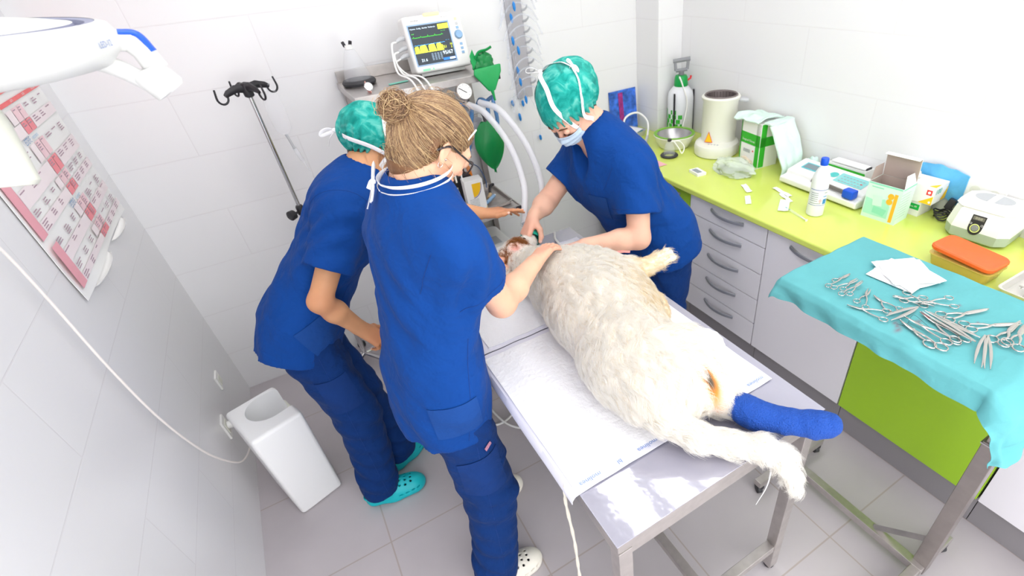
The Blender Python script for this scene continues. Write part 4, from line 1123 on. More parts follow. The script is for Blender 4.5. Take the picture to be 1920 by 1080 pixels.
for k in range(3): 
    q = MB(); fq(q, -.09+.018*k, -.104, .03 if k == 0 else .006, .008, 0, .001); q.build('indicator', mat('indicator_green%d' % k, '#7be3a0', .5, emit='#7be3a0', estr=.5), t)
for k, z in enumerate((.04, .0, -.03)):
    c = MB().tube([(-.137, 0, .13+z), (-.165, -.01, .128+z), (-.185, -.02, .120+z)], [.011, .009, .006], 10).build('connector', 'lgrey', t)
    x = -.185; pts = [(x, -.02, .12+z), (-.215, -.05, .11+z), (-.235+.02*k, -.12, .045+z*.2), (-.20+.03*k, -.222, .012), (-.17+.035*k, -.262, -.20), (-.16+.03*k, -.27, -.45)]
    MB().tube(spline(pts, 8), .0042, 8).build('lead', 'white', t)

# folded green rubber bag over the right front corner
t = thing('breathing_bag', 'bright green rubber bag folded over the right front corner of the trolley top', 'bag', (1.63, -.455, 1.52))
m = MB(); a = [(-.068, -.004, .006), (.066, -.004, .012), (.062, -.008, -.02), (.016, -.012, -.098), (-.016, -.012, -.098), (-.075, -.008, -.018)]
bm = bmesh.new(); vs = [bm.verts.new(p) for p in a]; fc = bm.faces.new(vs)
ex = bmesh.ops.extrude_face_region(bm, geom=[fc]); bmesh.ops.translate(bm, verts=[g for g in ex['geom'] if isinstance(g, bmesh.types.BMVert)], vec=(0, -.016, .002))
bmesh.ops.bevel(bm, geom=bm.edges[:], offset=.006, segments=3, affect='EDGES', profile=.5)
m.bm(bm); m.tube([(.0, -.02, -.09), (.004, -.02, -.118), (.006, -.021, -.142)], [.010, .006, .005], 10); m.build('bag_body', 'green', t)
m = MB().bm(crumple((.056, .032, .05), 3, .25), T=Matrix.Translation((.0, .046, -.013)) ); m.build('bag_fold', 'dgreen', t)
MB().tube(spline([(-.035, .03, .045), (-.02, .02, .07), (.02, .02, .075), (.045, .015, .085)], 5), [(.012, .005)]*16, 8).build('bag_neck', 'green', t)
MB().add([(-.06, .02, .0), (-.03, .03, .03), (-.045, .03, .085), (-.066, .02, .06)], [[0, 1, 2, 3]]).build('bag_flap', 'green', t)

# pressure gauge, absorber, tubing
t = thing('pressure_gauge', 'round pressure gauge with a white dial below the trolley top', 'gauge', (1.495, -.47, 1.445))
G = Matrix.Rotation(math.radians(72), 4, 'X') @ Matrix.Rotation(0, 4, 'Z')
MB().lathe([(.0, -.03), (.034, -.03), (.038, -.026), (.038, .0), (.035, .003), (.034, 0)], 36, T=G, cap=(True, False)).build('case', 'steel', t)
MB().lathe([(.0345, .0005), (0, .0006)], 36, T=G, cap=(False, False)).build('dial', 'paper', t)
nd = MB(); nd.tube([G @ V((.010, -.008, .002)), G @ V((-.024, .018, .002))], .0016, 6); nd.build('needle', 'black', t)
tk = MB()
for k in range(9):
    a = -2.3+k*.58; p = V((math.sin(a), math.cos(a), 0)); tk.tube([G @ (p*.025+V((0, 0, .001))), G @ (p*.031+V((0, 0, .001)))], .0008, 4)
tk.build('scale_mark', 'black', t)
MB().tube([(0, .015, -.034), (0, .015, -.07)], .007, 10).build('stem', 'steel', t)
MB().tube([(0, .022, .02), (.03, .06, .04)], .012, 10).build('bracket', 'steel', t)
t = thing('absorber_canister', 'clear grey absorber canister behind the pressure gauge and hoses', 'canister', (1.545, -.315, 1.14))
MB().lathe([(.0, 0), (.062, 0), (.066, .006), (.066, .17), (.06, .178)], 34, cap=(True, False)).build('canister_wall', 'clear', t)
MB().lathe([(.0, .004), (.06, .004), (.06, .13), (0, .135)], 30).build('granules', mat('absorber_granules', '#c9c5d0', .9, bump=.8, bscale=120, var=.1, vscale=60), t)
MB().lathe([(.068, .172), (.07, .176), (.07, .19), (.05, .20), (.02, .21), (.0, .21)], 30).build('head', 'lgrey', t)
MB().box((0, .20, .19), (.03, .32, .02), .004).build('bracket', 'steel', t)
for k, (x0, col) in enumerate(((-.045, 'bluehose'), (.04, 'bluehose'), (.075, 'bluehose'))):
    if 'bluehose' not in M: M['bluehose'] = glass('blue_tube', (.35, .58, .82), .75, .2)
    pts = [(x0, -.03, .20), (x0-.02+.03*k, -.07, .235), (x0+.03, -.095, .21), (x0+.01+.015*k, -.072, .10), (x0-.02, -.062, -.02)]
    MB().tube(spline(pts, 8), .010, 10).build('blue_tube', 'bluehose', t)
MB().tube(spline([(-.10, -.03, .21), (-.095, -.05, .15), (-.09, -.05, .05)], 6), .004, 8).build('yellow_tube', mat('yellow_tube', '#d9c93a', .4), t)
# reservoir bag
t = thing('reservoir_bag', 'dark green rubber reservoir bag hanging under the breathing hoses', 'bag', (1.586, -.43, 1.155))
def leaf(u, v):
    a = 2*PI*u; z = .125-.265*v
    w_ = .078*math.sin(PI*min(1, v*1.02+.06))**.75*(1-.15*v)+.006
    return (w_*math.cos(a), .34*w_*math.sin(a)+.006*math.sin(5*v+2*a), z+.004*math.sin(3*a))
MB().sheet(leaf, 36, 26).build('bag_body', 'dgreen', t)
MB().tube([(0, 0, .12), (0, .01, .15), (0, .04, .17)], [.012, .011, .011], 12).build('neck', 'rubber', t)
# two breathing hoses down to the mask
def hose(label, pts):
    t = thing('breathing_hose', label, 'hose', pts[0]); o0 = V(pts[0])
    P_ = [p-o0 for p in spline(pts, 12)]; n = len(P_)
    MB().tube(P_, [.0145+.0006*(i % 2) for i in range(n)], 14).build('hose', 'hose', t)
    MB().tube([P_[-1]*1.0, P_[-1]+(P_[-1]-P_[-2])*.9], .019, 14).build('cuff', 'clear', t)
hose('frosted breathing hose on the left of the pair running from the gauge to the dog', [(1.50, -.48, 1.385), (1.53, -.60, 1.36), (1.565, -.74, 1.24), (1.555, -.86, 1.10), (1.50, -.955, 1.005), (1.468, -1.01, .975)])
hose('frosted breathing hose on the right of the pair, nearer the masked person at the counter', [(1.555, -.48, 1.385), (1.60, -.62, 1.36), (1.645, -.76, 1.22), (1.635, -.88, 1.07), (1.56, -.965, 1.0), (1.508, -1.015, .975)])

# middle shelf
Z2 = .8015
t = thing('instrument_tray', 'shallow steel tray on the middle trolley shelf holding bits and a blue syringe', 'tray', (1.575, -.235, Z2))
loft('tray_shell', [rrect(.085, .16, .02, 0), rrect(.09, .165, .02, .018), rrect(.095, .17, .022, .02), rrect(.095, .17, .022, .023), rrect(.088, .163, .02, .022), rrect(.083, .158, .02, .004)], 'steel', t)
t = carton('medicine_carton', 'tall white medicine carton with a yellow quarter circle on the middle trolley shelf', 'box', (1.468, -.36, Z2), (.10, .072, .19), -.1, 'paper')
q = MB(); fy = -.0368
q.add([(.005, fy, .172), (-.028, fy, .172)]+[(-.028+.033*math.sin(x), fy, .112+.060*math.cos(x)) for x in [PI/2*k/9 for k in range(10)]][::-1][:9]+[], [list(range(11))], 0) if 0 else None
q.add([(-.012, fy, .172), (.036, fy, .172)]+[(.036-.048*(1-math.cos(x)) if 0 else -.012+.048*math.cos(x), fy, .172-.075*math.sin(x)) for x in [PI/2*k/9 for k in range(1, 10)]], [list(range(11))], 0)
q.add([(-.05, fy, 0), (-.012, fy, 0), (-.05, fy, .05)], [[0, 1, 2]], 1); q.add([(.05, fy, 0), (.05, fy, .035), (.022, fy, 0)], [[0, 1, 2]], 1)
for k in range(6): quad(q, (-.012, fy, .045+.008*k), (1, 0, 0), (0, 0, 1), .05, .002, 2)
for k in range(11): quad(q, (.0503, 0, .03+.013*k), (0, 1, 0), (0, 0, 1), .05, .002, 2)
q.build('printed_panel', ['yellow', mat('pale_yellow', '#f2dfae', .7), 'print'], t, smooth=False)
q = MB(); q.tube([(-.012+.051*math.cos(x), fy-.0004, .172-.079*math.sin(x)) for x in [PI/2*k/12 for k in range(13)]], .0014, 5); q.build('purple_arc', mat('purple_print', '#5f4a8c', .6), t)
t = thing('syringe', 'pale blue capped syringe at the front of the trolley tray', 'syringe', (1.563, -.335, Z2+.036), .75)
MB().tube([(-.05, 0, 0), (.045, 0, 0)], .010, 12).build('barrel', 'lblue', t); MB().tube([(.045, 0, 0), (.058, 0, 0)], .006, 10).build('tip', 'white', t)
MB().tube([(-.05, 0, 0), (-.075, 0, 0), (-.0765, 0, 0)], [.006, .006, .011], 10).build('plunger', 'lblue', t)
t = thing('laryngoscope', 'beige and black handled tool in the trolley tray', 'tool', (1.60, -.23, Z2+.018), 1.0)
MB().tube([(-.06, 0, 0), (.0, 0, 0)], .011, 12).build('handle', mat('beige', '#d2b68c', .6), t); MB().tube(spline([(.0, 0, 0), (.035, .006, .014), (.06, .0, .03), (.075, -.012, .03)], 5), .008, 10).build('blade', 'black', t)
t = thing('device_cable', 'dark blue cable looping over the orange handled device on the trolley', 'cable', (1.55, -.12, Z2))
MB().tube(spline([(-.10, .04, .12), (-.03, .05, .17), (.05, .03, .15), (.075, .0, .07), (.06, -.04, .035)], 8), .003, 8).build('cable', mat('navy_cable', '#3d5a88', .5), t)
t = thing('power_pack', 'black device with an orange handle behind the medicine carton', 'device', (1.47, -.16, Z2))
MB().box((0, 0, .075), (.11, .09, .15), .012).build('housing', 'black', t)
MB().tube(spline([(-.06, 0, .13), (-.05, 0, .19), (0, 0, .205), (.05, 0, .19), (.06, 0, .13)], 6), .012, 10).build('handle', mat('orange_rubber', '#f08a2c', .5), t)
for k, (x, y, lab) in enumerate(((1.36, -.36, 'white jar with a screw lid beside the medicine carton, behind the bent head with glasses'), (1.40, -.20, 'white jar standing behind the other jar on the trolley shelf'))):
    t = thing('jar', lab, 'jar', (x, y, Z2)); MB().lathe([(.0, 0), (.032, 0), (.034, .004), (.034, .075), (.028, .084)], 28).build('jar_body', 'bottle', t); MB().lathe([(.03, .082), (.031, .084), (.031, .10), (0, .101)], 28).build('lid', 'white', t)
# lower shelf machine
t = thing('suction_unit', 'white and grey machine on the lowest trolley shelf', 'machine', (1.53, -.23, .4015))
loft('lower_case', [rrect(.115, .15, .03, 0), rrect(.12, .155, .03, .01), rrect(.12, .155, .03, .085)], 'grey', t)
loft('upper_case', [rrect(.12, .155, .03, .0855), rrect(.118, .153, .03, .12), rrect(.105, .14, .03, .15), rrect(.09, .125, .03, .155)], 'white', t)
q = MB(); q.box((.02, -.06, .1555), (.06, .1, .004), .001); q.build('panel', 'lgrey', t)
t = thing('flow_unit', 'grey box standing on the lowest trolley shelf left of the white machine', 'machine', (1.25, -.23, .4015))
MB().box((0, 0, .14), (.2, .26, .28), .015).build('housing', 'grey', t); MB().box((.0, -.131, .15), (.14, .006, .16), .004).build('panel', 'lgrey', t)
# cables on the floor
for lab, pts in (('white cable curling on the floor below the table', [(1.19, -.60, .40), (1.17, -.68, .2), (1.20, -.80, .02), (1.25, -.95, .006), (1.20, -1.10, .006), (1.09, -1.13, .006), (1.06, -1.02, .006), (1.15, -.90, .006)]),
                 ('white cable looping on the floor behind the turquoise clogs', [(1.0, -.55, .006), (.86, -.70, .006), (.74, -.84, .006), (.70, -.95, .006), (.80, -1.0, .006), (.86, -.90, .006), (.80, -.78, .006)]),
                 ('white cable running in a wide curve under the table', [(1.07, -.70, .006), (1.10, -1.0, .020), (1.14, -1.18, .018), (1.24, -1.25, .006), (1.38, -1.20, .006), (1.45, -1.05, .006)])):
    P0_ = V(pts[0]); P0_.z = 0
    o = MB().tube([p-P0_ for p in spline(pts, 10)], .0055, 8).build('cable', 'white', None, loc=P0_); tag(o, lab, 'cable')
o = MB().box((0, 0, .014), (.12, .05, .026), .005).build('power_strip', 'offwhite', None, loc=(.90, -.96, 0), rz=.5); tag(o, 'pale power strip on the floor beside the turquoise clogs', 'power strip')

# ------------------------------------------------------------------ tube rack on the back wall
t = thing('tube_rack', 'grey toothed wall strip holding clear breathing tubes on the back wall', 'rack', (2.01, -.001, 1.245))
MB().box((0, -.006, .42), (.10, .010, .84), .002).build('backplate', mat('rack_grey', '#b3b0b4', .5), t, smooth=False)
for k in range(15):
    z = .075+.053*k
    c = MB(); c.tube([(.046, -.012, z), (.056, -.03, z+.004), (.064, -.045, z+.016), (.066, -.048, z+.028)], [.006, .006, .005, .003], 8); c.build('hook', 'lgrey', t)
bl = {1: .02, 3: -.01, 4: 0, 6: .01, 7: -.02, 9: .0, 10: .02}
M['cuff'] = mat('blue_cuff', '#1f86d6', .35)
M['tubegl'] = glass('clear_tube', (.86, .88, .93), .22, .2)
for k in range(14):
    z = 1.30+.053*k; dr = .12+.03*math.sin(k*2.3); y = -.030-.0115*(k % 4)
    t = thing('breathing_tube', 'clear curved breathing tube hanging from the grey wall rack', 'tube', (2.01, y, z), group='clear tubes on the wall rack')
    L = [(-.10-.012*math.sin(k), 0, -dr), (-.075, -.002, -.05), (-.03, -.006, -.004), (.03, -.006, .006), (.09, -.002, -.03), (.125+.01*math.cos(k*1.7), 0, -.10-.015*math.sin(k*1.3))]
    MB().tube(spline(L, 7), .0048, 8).build('tube', 'tubegl', t)
    if k in bl:
        x = -.045+bl[k]
        MB().tube(spline([(-.03, -.006, -.004), (x-.0, -.010, -.05), (x+.006, -.008, -.095)], 5), .0014, 6).build('pilot_line', 'tubegl', t)
        MB().tube([(x+.006, -.008, -.088), (x+.007, -.008, -.10), (x+.008, -.008, -.122), (x+.009, -.008, -.135)], [.002, .008, .008, .002], 10).build('pilot_balloon', 'cuff', t)
for k, (x, z, l) in enumerate(((1.912, 1.235, .026), (1.978, 1.222, .028), (1.946, 1.15, .035), (2.064, 1.0, .026))):
    t = thing('breathing_tube', 'long clear tube with a blue balloon hanging low from the grey wall rack', 'tube', (x, -.025, z), group='low hanging tubes on the wall rack')
    MB().tube(spline([(2.0-x, -.008, 1.30-z), (.01, 0, (1.30-z)*.45), (0, 0, l*.5)], 8), .0015, 6).build('tube', 'tubegl', t)
    MB().tube([(0, 0, l*.55), (.001, 0, l*.3), (.003, 0, -l*.5), (.004, 0, -l*.8)], [.002, .008, .008, .002], 10).build('pilot_balloon', 'cuff', t)

# ------------------------------------------------------------------ drip stand
t = thing('drip_stand', 'chrome drip stand with a four-hook black head by the back wall', 'drip stand', (.642, -.20, 0))
MB().tube([(0, 0, .98), (0, 0, 1.56)], .0085, 14).build('inner_pole', 'chrome', t)
MB().tube([(0, 0, .06), (0, 0, 1.0)], .0125, 14).build('pole', 'chrome', t)
MB().lathe([(.016, 0), (.018, .004), (.018, .04), (.014, .048)], 18, T=Matrix.Translation((0, 0, .985))).build('collar', 'black', t)
kb = MB(); kb.tube([(-.012, -.01, 1.005), (-.03, -.025, 1.006), (-.034, -.028, 1.006), (-.052, -.042, 1.006), (-.056, -.045, 1.006)], [.006, .006, .022, .024, .018], 14); kb.build('clamp_knob', 'black', t)
hd = MB(); hd.lathe([(.012, 1.535), (.019, 1.54), (.022, 1.575), (.018, 1.592), (0, 1.597)], 20)
HD_ = hd.build('head', 'black', t)
for k in range(4):
    a = .45+k*PI/2; u = V((math.cos(a), math.sin(a), 0)); w_ = V((0, 0, 1))
    m = MB(); m.tube([u*.012+w_*1.572, u*.045+w_*1.578, u*.08+w_*1.568, u*.095+w_*1.56], [(.012, .017), (.011, .016), (.008, .013), (.005, .008)], 10, flat=(0, 0, 1))
    c = u*.108+w_*1.556
    m.tube([u*.09+w_*1.565]+[c+u*.022*math.cos(q)+w_*.024*math.sin(q) for q in [2.6+.35*i for i in range(12)]]+[u*.125+w_*1.592], [.005]+[.0042]*12+[.0035], 8)
    m.build('hook', 'black', HD_)
for k in range(5):
    a = k*2*PI/5+.3; u = V((math.cos(a), math.sin(a), 0))*.17
    MB().tube([(0, 0, .075), (u.x, u.y, .06)], .011, 8).build('foot_bar', 'chrome', t); MB().lathe([(.008, -.01), (.024, -.008), (.024, .008), (.008, .01)], 18, T=Matrix.Translation((u.x, u.y, .0255)) @ Matrix.Rotation(PI/2, 4, 'X')).build('caster', 'rubber', t)
t = thing('drip_bag', 'clear drip bag with its drip chamber hanging behind the chrome drip stand', 'drip bag', (.715, -.155, 1.30))
bgm = MB().sheet(lambda u, v: ((.030+.008*math.sin(PI*v))*math.cos(2*PI*u)*(1 if v > .12 else .4+v*5), (.004+.009*math.sin(PI*v))*math.sin(2*PI*u), .05+.19*v), 24, 14); bgm.build('bag_body', 'clearer', t)
MB().tube([(0, 0, .05), (.004, 0, .025), (.010, 0, -.02)], [.007, .006, .006], 10).build('spike_port', 'lgrey', t)
MB().tube([(.010, 0, -.015), (.018, 0, -.055), (.022, 0, -.075), (.024, 0, -.085)], [.009, .010, .009, .003], 12).build('drip_chamber', 'clear', t)
MB().tube(spline([(.024, 0, -.085), (.035, 0, -.14), (.05, -.01, -.25), (.06, -.02, -.42)], 6), .002, 6).build('drip_line', 'clear', t)
MB().tube(spline([(0, -.012, .24), (.0, -.010, .26), (.018, -.012, .268)], 4), .003, 6).build('hanger', 'clear', t)

# ------------------------------------------------------------------ surgical lamp in the upper left
Ml = mat('lamp_white', '#dfdfdd', .35)
L0 = V((.285, -1.655, 1.905))
t = thing('surgical_lamp', 'round white surgical lamp head on a curved white arm with a blue cap, upper left', 'lamp', L0)
def LW(*p): return V(p)-L0
tm = Matrix.Rotation(math.radians(3), 4, 'Y') @ Matrix.Rotation(math.radians(1), 4, 'X')
MB().lathe([(.0, -.044), (.17, -.044), (.212, -.036), (.232, -.016), (.235, .012), (.228, .024), (.214, .028)], 64, T=tm, cap=(False, False)).build('lamp_housing', Ml, t)
MB().lathe([(.2135, .0275), (.200, .026), (.198, .018), (.186, .018), (.184, .027)], 64, T=tm, cap=(False, False)).build('seam_groove', mat('seam_grey_blue', '#8c8fa8', .4), t)
MB().lathe([(.184, .027), (.15, .033), (.08, .041), (0, .044)], 64, T=tm, cap=(False, False)).build('top_cover', 'offwhite', t)
hn = MB(); hn.tube([LW(.297, -1.68, 1.855), LW(.300, -1.69, 1.80), LW(.288, -1.712, 1.715), LW(.287, -1.714, 1.708)], [.026, .029, .035, .029], 24); hn.build('sterile_handle', 'offwhite', t)
a_ = -.30
text_mb('LED-12', .013, frame(tm @ V((.2345*math.cos(a_)+.0015, .2345*math.sin(a_)-.001, .000)), (-math.sin(a_), math.cos(a_), 0), (.05, 0, 1))).build('lettering', mat('lamp_print', '#6f83b8', .6), t, smooth=False)
yk = MB(); yk.tube(spline([LW(.40, -1.645, 1.868), LW(.424, -1.647, 1.880), LW(.462, -1.643, 1.868), LW(.495, -1.640, 1.848), LW(.524, -1.637, 1.820)], 8), [.0165]*17+[.0155]*16, 18); yk.build('yoke_arm', Ml, t)
yk = MB(); yk.tube([LW(.45, -1.638, 1.893), LW(.50, -1.633, 1.891), LW(.535, -1.629, 1.886)], .0175, 16); yk.tube([LW(.528, -1.629, 1.888), LW(.541, -1.630, 1.868), LW(.548, -1.632, 1.838)], [.0185, .0185, .020], 16); yk.build('upper_arm', Ml, t)
bc = MB(); bc.tube(spline([LW(.520, -1.630, 1.9005), LW(.545, -1.628, 1.894), LW(.556, -1.630, 1.866)], 6), [(.016, .006)]*13, 12); bc.build('arm_cap', 'blue', t)
jt = MB(); jt.tube([LW(.529, -1.634, 1.841), LW(.530, -1.634, 1.837), LW(.552, -1.634, 1.802), LW(.5535, -1.634, 1.799)], [.026, .030, .030, .026], 26); jt.build('swivel_joint', Ml, t)
lj = MB(); lj.tube([LW(.375, -1.65, 1.868), LW(.415, -1.648, 1.876)], .019, 16); lj.build('light_socket', 'offwhite', t)
lj = MB(); lj.tube([LW(.402, -1.6485, 1.8735), LW(.417, -1.648, 1.8765)], .0198, 16); lj.build('blue_ring', mat('ring_blue', '#4a62c8', .4), t)
st_ = MB(); st_.tube([(-.12, .02, .03), (-.13, .02, .12), (-.135, .02, .30), (-.135, .02, .943)], [.03, .025, .022, .022], 16); st_.build('ceiling_stem', Ml, t)

# ------------------------------------------------------------------ wall chart on the left wall
t = thing('wall_chart', 'pink and red printed wall chart on the left wall with a curled lower edge', 'wall chart', (.004, -.58, 1.57))
def wc(y, z, x=.0): return V((x, y+.58, z-1.57))
MB().sheet(lambda u, v: wc(-1.0+.85*u, 1.19+.77*v, .002+.010*max(0, .12-v)*8*(.5+.5*math.sin(7*u))), 30, 30, th=.0012).build('chart_sheet', 'paper', t)
pk = [mat('chart_pink', '#f6d3d8', .8), mat('chart_red', '#f4959c', .8), mat('chart_coral', '#f27a7b', .8, var=.06, vscale=30), mat('chart_pale', '#f7eaec', .8), mat('chart_rose', '#efaab4', .8), mat('chart_text', '#b59aa6', .8), mat('chart_blue_text', '#5f8fc0', .8)]
ch = MB()
def cell(y0, y1, z0, z1, mi, x=.0065): ch.add([wc(y0, z0, x), wc(y1, z0, x), wc(y1, z1, x), wc(y0, z1, x)], [[0, 1, 2, 3]], mi)
cell(-.99, -.155, 1.72, 1.95, 2); cell(-.985, -.155, 1.688, 1.70, 2)
for z0, z1 in ((1.389, 1.65), (1.225, 1.366)): cell(-.985, -.928, z0, z1, 4, .0068 if z0 > 1.3 else .0125)
rows = [(1.637, 1.677, 0), (1.599, 1.635, 1), (1.521, 1.574, 0), (1.466, 1.514, 1), (1.430, 1.460, 0), (1.391, 1.424, 1), (1.331, 1.367, 0), (1.291, 1.328, 1), (1.253, 1.284, 0), (1.224, 1.248, 1)]
for k, (z0, z1, mi) in enumerate(rows):
    x = .0065 if z0 > 1.29 else .011
    cell(-.561, -.507, z0, z1, mi, x); cell(-.503, -.453, z0, z1, mi, x)
    if mi == 1: cell(-.925, -.565, z0, z1, 3, x); cell(-.449, -.16, z0, z1, 3, x)
    else: cell(-.62, -.565, z0, z1, 3, x)
CH = ch.build('printed_cell', pk, t, smooth=False); CH['kind'] = 'stuff'
tx = MB(); r_ = random.Random(5)
for k, (z0, z1, mi) in enumerate(rows):
    x = .0072 if z0 > 1.29 else .0118
    for (y0, w_) in ((-.915, .06), (-.80, .05), (-.70, .04), (-.555, .035), (-.50, .035), (-.43, .07), (-.34, .06), (-.25, .06)):
        for j in range(r_.randint(1, 4)):
            z = z1-.006-.0072*j
            if z < z0+.003: break
            l = w_*r_.uniform(.5, 1); tx.add([wc(y0, z-.0016, x), wc(y0+l, z-.0016, x), wc(y0+l, z+.0016, x), wc(y0, z+.0016, x)], [[0, 1, 2, 3]], 0)
TX = tx.build('small_print', pk[5], t, smooth=False); TX['kind'] = 'stuff'
for z in (1.587, 1.377):
    text_mb('ESTEVE', .026, frame(wc(-.605, z, .0075), (0, 1, 0), (0, 0, 1)), sx=.75).build('logo_lettering', pk[6], t, smooth=False)
    text_mb('veterinaria', .018, frame(wc(-.52, z, .0075), (0, 1, 0), (0, 0, 1)), sx=.8).build('logo_lettering', mat('chart_pale_blue_text', '#9cc0dd', .8), t, smooth=False)
for y0, y1, s in ((-.89, -.60, 'PERRO'), (-.56, -.46, 'GATO'), (-.42, -.33, 'DOSIS'), (-.30, -.2, 'VACUNAS')):
    text_mb(s, .010, frame(wc((y0+y1)/2, 1.694, .0072), (0, 1, 0), (0, 0, 1))).build('column_heading', 'paper', t, smooth=False)
for y0, y1 in ((-.90, -.60), (-.50, -.24)):
    MB().sheet(lambda u, v: wc(y0+(y1-y0)*u, 1.187-.012*math.sin(PI*v)*math.sin(PI*u)**.5+.0*v, .004+.028*math.sin(PI*u)**.5*(1-math.cos(PI*v))*.5), 20, 8, th=.001).build('curled_edge', 'paper', t)

# white cable along the left wall, plug and outlet
t = thing('wall_cable', 'white cable sagging along the left wall to the plug behind the bin', 'cable', (.02, -.8, .3))
pts = [(.03, -1.30, 1.62), (.03, -1.255, 1.48), (.03, -1.24, 1.323), (.03, -1.233, 1.073), (.03, -1.197, .822), (.03, -1.104, .561), (.03, -.975, .356), (.035, -.86, .235), (.06, -.76, .22), (.075, -.70, .27), (.06, -.69, .31)]
MB().tube([p-V((.02, -.8, .3)) for p in spline(pts, 8)], .0036, 8).build('cable', mat('beige_cable', '#e9e2dd', .5), t)
MB().tube([(.030, .115, .012), (-.008, .115, .016)], [.016, .018], 14).build('plug', 'white', t)
for y, z, h, lab in ((-.69, .315, .10, 'white wall socket plate behind the white bin, with a plug in it'), (-.40, .378, .075, 'small white wall plate low on the left wall, nearer the corner')):
    t = thing('wall_outlet', lab, 'socket', (0, y, z)); MB().box((.005, 0, 0), (.010, .075, h), .003).build('plate', 'white', t); MB().box((.011, 0, 0), (.003, .045, h*.55), .001).build('insert', 'offwhite', t)

# ------------------------------------------------------------------ white bin
t = thing('waste_bin', 'white plastic bin with a scooped opening standing by the left wall', 'bin', (.212, -.935, 0), .33)
bm = bmesh.new(); bmesh.ops.create_cube(bm, size=1)
for v in bm.verts:
    tp = v.co.z > 0; v.co = V((v.co.x*(.205 if tp else .19), v.co.y*(.30 if tp else .28), .485 if tp else .0))
    if tp and v.co.y < 0: v.co.z = .505
bmesh.ops.bevel(bm, geom=bm.edges[:], offset=.018, segments=4, affect='EDGES', profile=.5)
bin_mb = MB().bm(bm); B_ = bin_mb.build('bin_body', mat('bin_white', '#f4f4f4', .35), t)
cut = MB().tube([(-.055, .02, .47), (.0, .02, .435), (.30, .02, .33)], [.0, .0, .0], 24) if 0 else None
bm = bmesh.new(); bmesh.ops.create_uvsphere(bm, u_segments=40, v_segments=24, radius=1)
for v in bm.verts:
    x, y, z = v.co; v.co = V((.03+(.19 if x > 0 else .085)*x, .025+.098*y, .53+.21*z))
cu = MB().bm(bm).build('cutter', 'white', t)
bo = B_.modifiers.new('scoop', 'BOOLEAN'); bo.operation = 'DIFFERENCE'; bo.object = cu; bo.solver = 'EXACT'
bpy.context.view_layer.update()
me2 = bpy.data.meshes.new_from_object(B_.evaluated_get(bpy.context.evaluated_depsgraph_get()))
B_.modifiers.clear(); B_.data = me2; me2.shade_smooth(); me2.set_sharp_from_angle(angle=math.radians(35))
bpy.data.objects.remove(cu)
MB().box((.104, .055, .20), (.018, .18, .38), .007).build('back_panel', 'offwhite', t)

# hanging threads by the table
o = MB().tube(spline([(.982, -2.2, .872), (.975, -2.2, .80), (.982, -2.198, .6), (.978, -2.203, .42), (.986, -2.2, .35), (.981, -2.2, .1), (.98, -2.19, .004)], 8), [.0045+.0012*math.sin(i*1.9) for i in range(49)], 8).build('cotton_cord', mat('cotton', '#ece5d8', .9, bump=.5, bscale=300), None)
tag(o, 'white cotton cord hanging from the near left side of the table', 'cord')
o = MB().tube(spline([(1.50, -2.412, .80), (1.502, -2.415, .74), (1.498, -2.414, .68), (1.47, -2.412, .62)], 8), [.0035*(1-i/30) for i in range(25)], 6).build('gauze_thread', 'gauze', None); tag(o, 'frayed white thread hanging under the front rail of the table', 'thread')
# ------------------------------------------------------------------ people
def nrm_(v): v = np.array(v, float); return v/np.linalg.norm(v)
def basis(f, up):
    f = nrm_(f); r = nrm_(np.cross(f, up)); u = np.cross(r, f); return r, f, u     # right, forward, up
def skin_mat(name, col, flush):
    m = mat(name, col, .5, sss=.12, var=.05, vscale=18, bump=.06, bscale=260, spec=.35)
    nt = m.node_tree; b = nt.nodes['Principled BSDF']
    at = nt.nodes.new('ShaderNodeAttribute'); at.attribute_name = 'tint'
    mx = nt.nodes.new('ShaderNodeMix'); mx.data_type = 'RGBA'; mx.inputs[7].default_value = lin(flush)
    s = b.inputs['Base Color'].links[0].from_socket
    nt.links.new(at.outputs['Fac'], mx.inputs[0]); nt.links.new(s, mx.inputs[6]); nt.links.new(mx.outputs[2], b.inputs['Base Color'])
    return m
M['eye'] = mat('eye_white', '#eeeae6', .2); M['iris'] = mat('iris', '#4a5a60', .2); M['brow'] = mat('eyebrow', '#6b4a33', .8)
M['lip'] = mat('lips', '#c77468', .45)
SCRUB = fabric('blue_scrubs', '#0c3f88', .8, .05, .4)
TROU = fabric('blue_scrub_trousers', '#0d316b', .8, .05, .5)

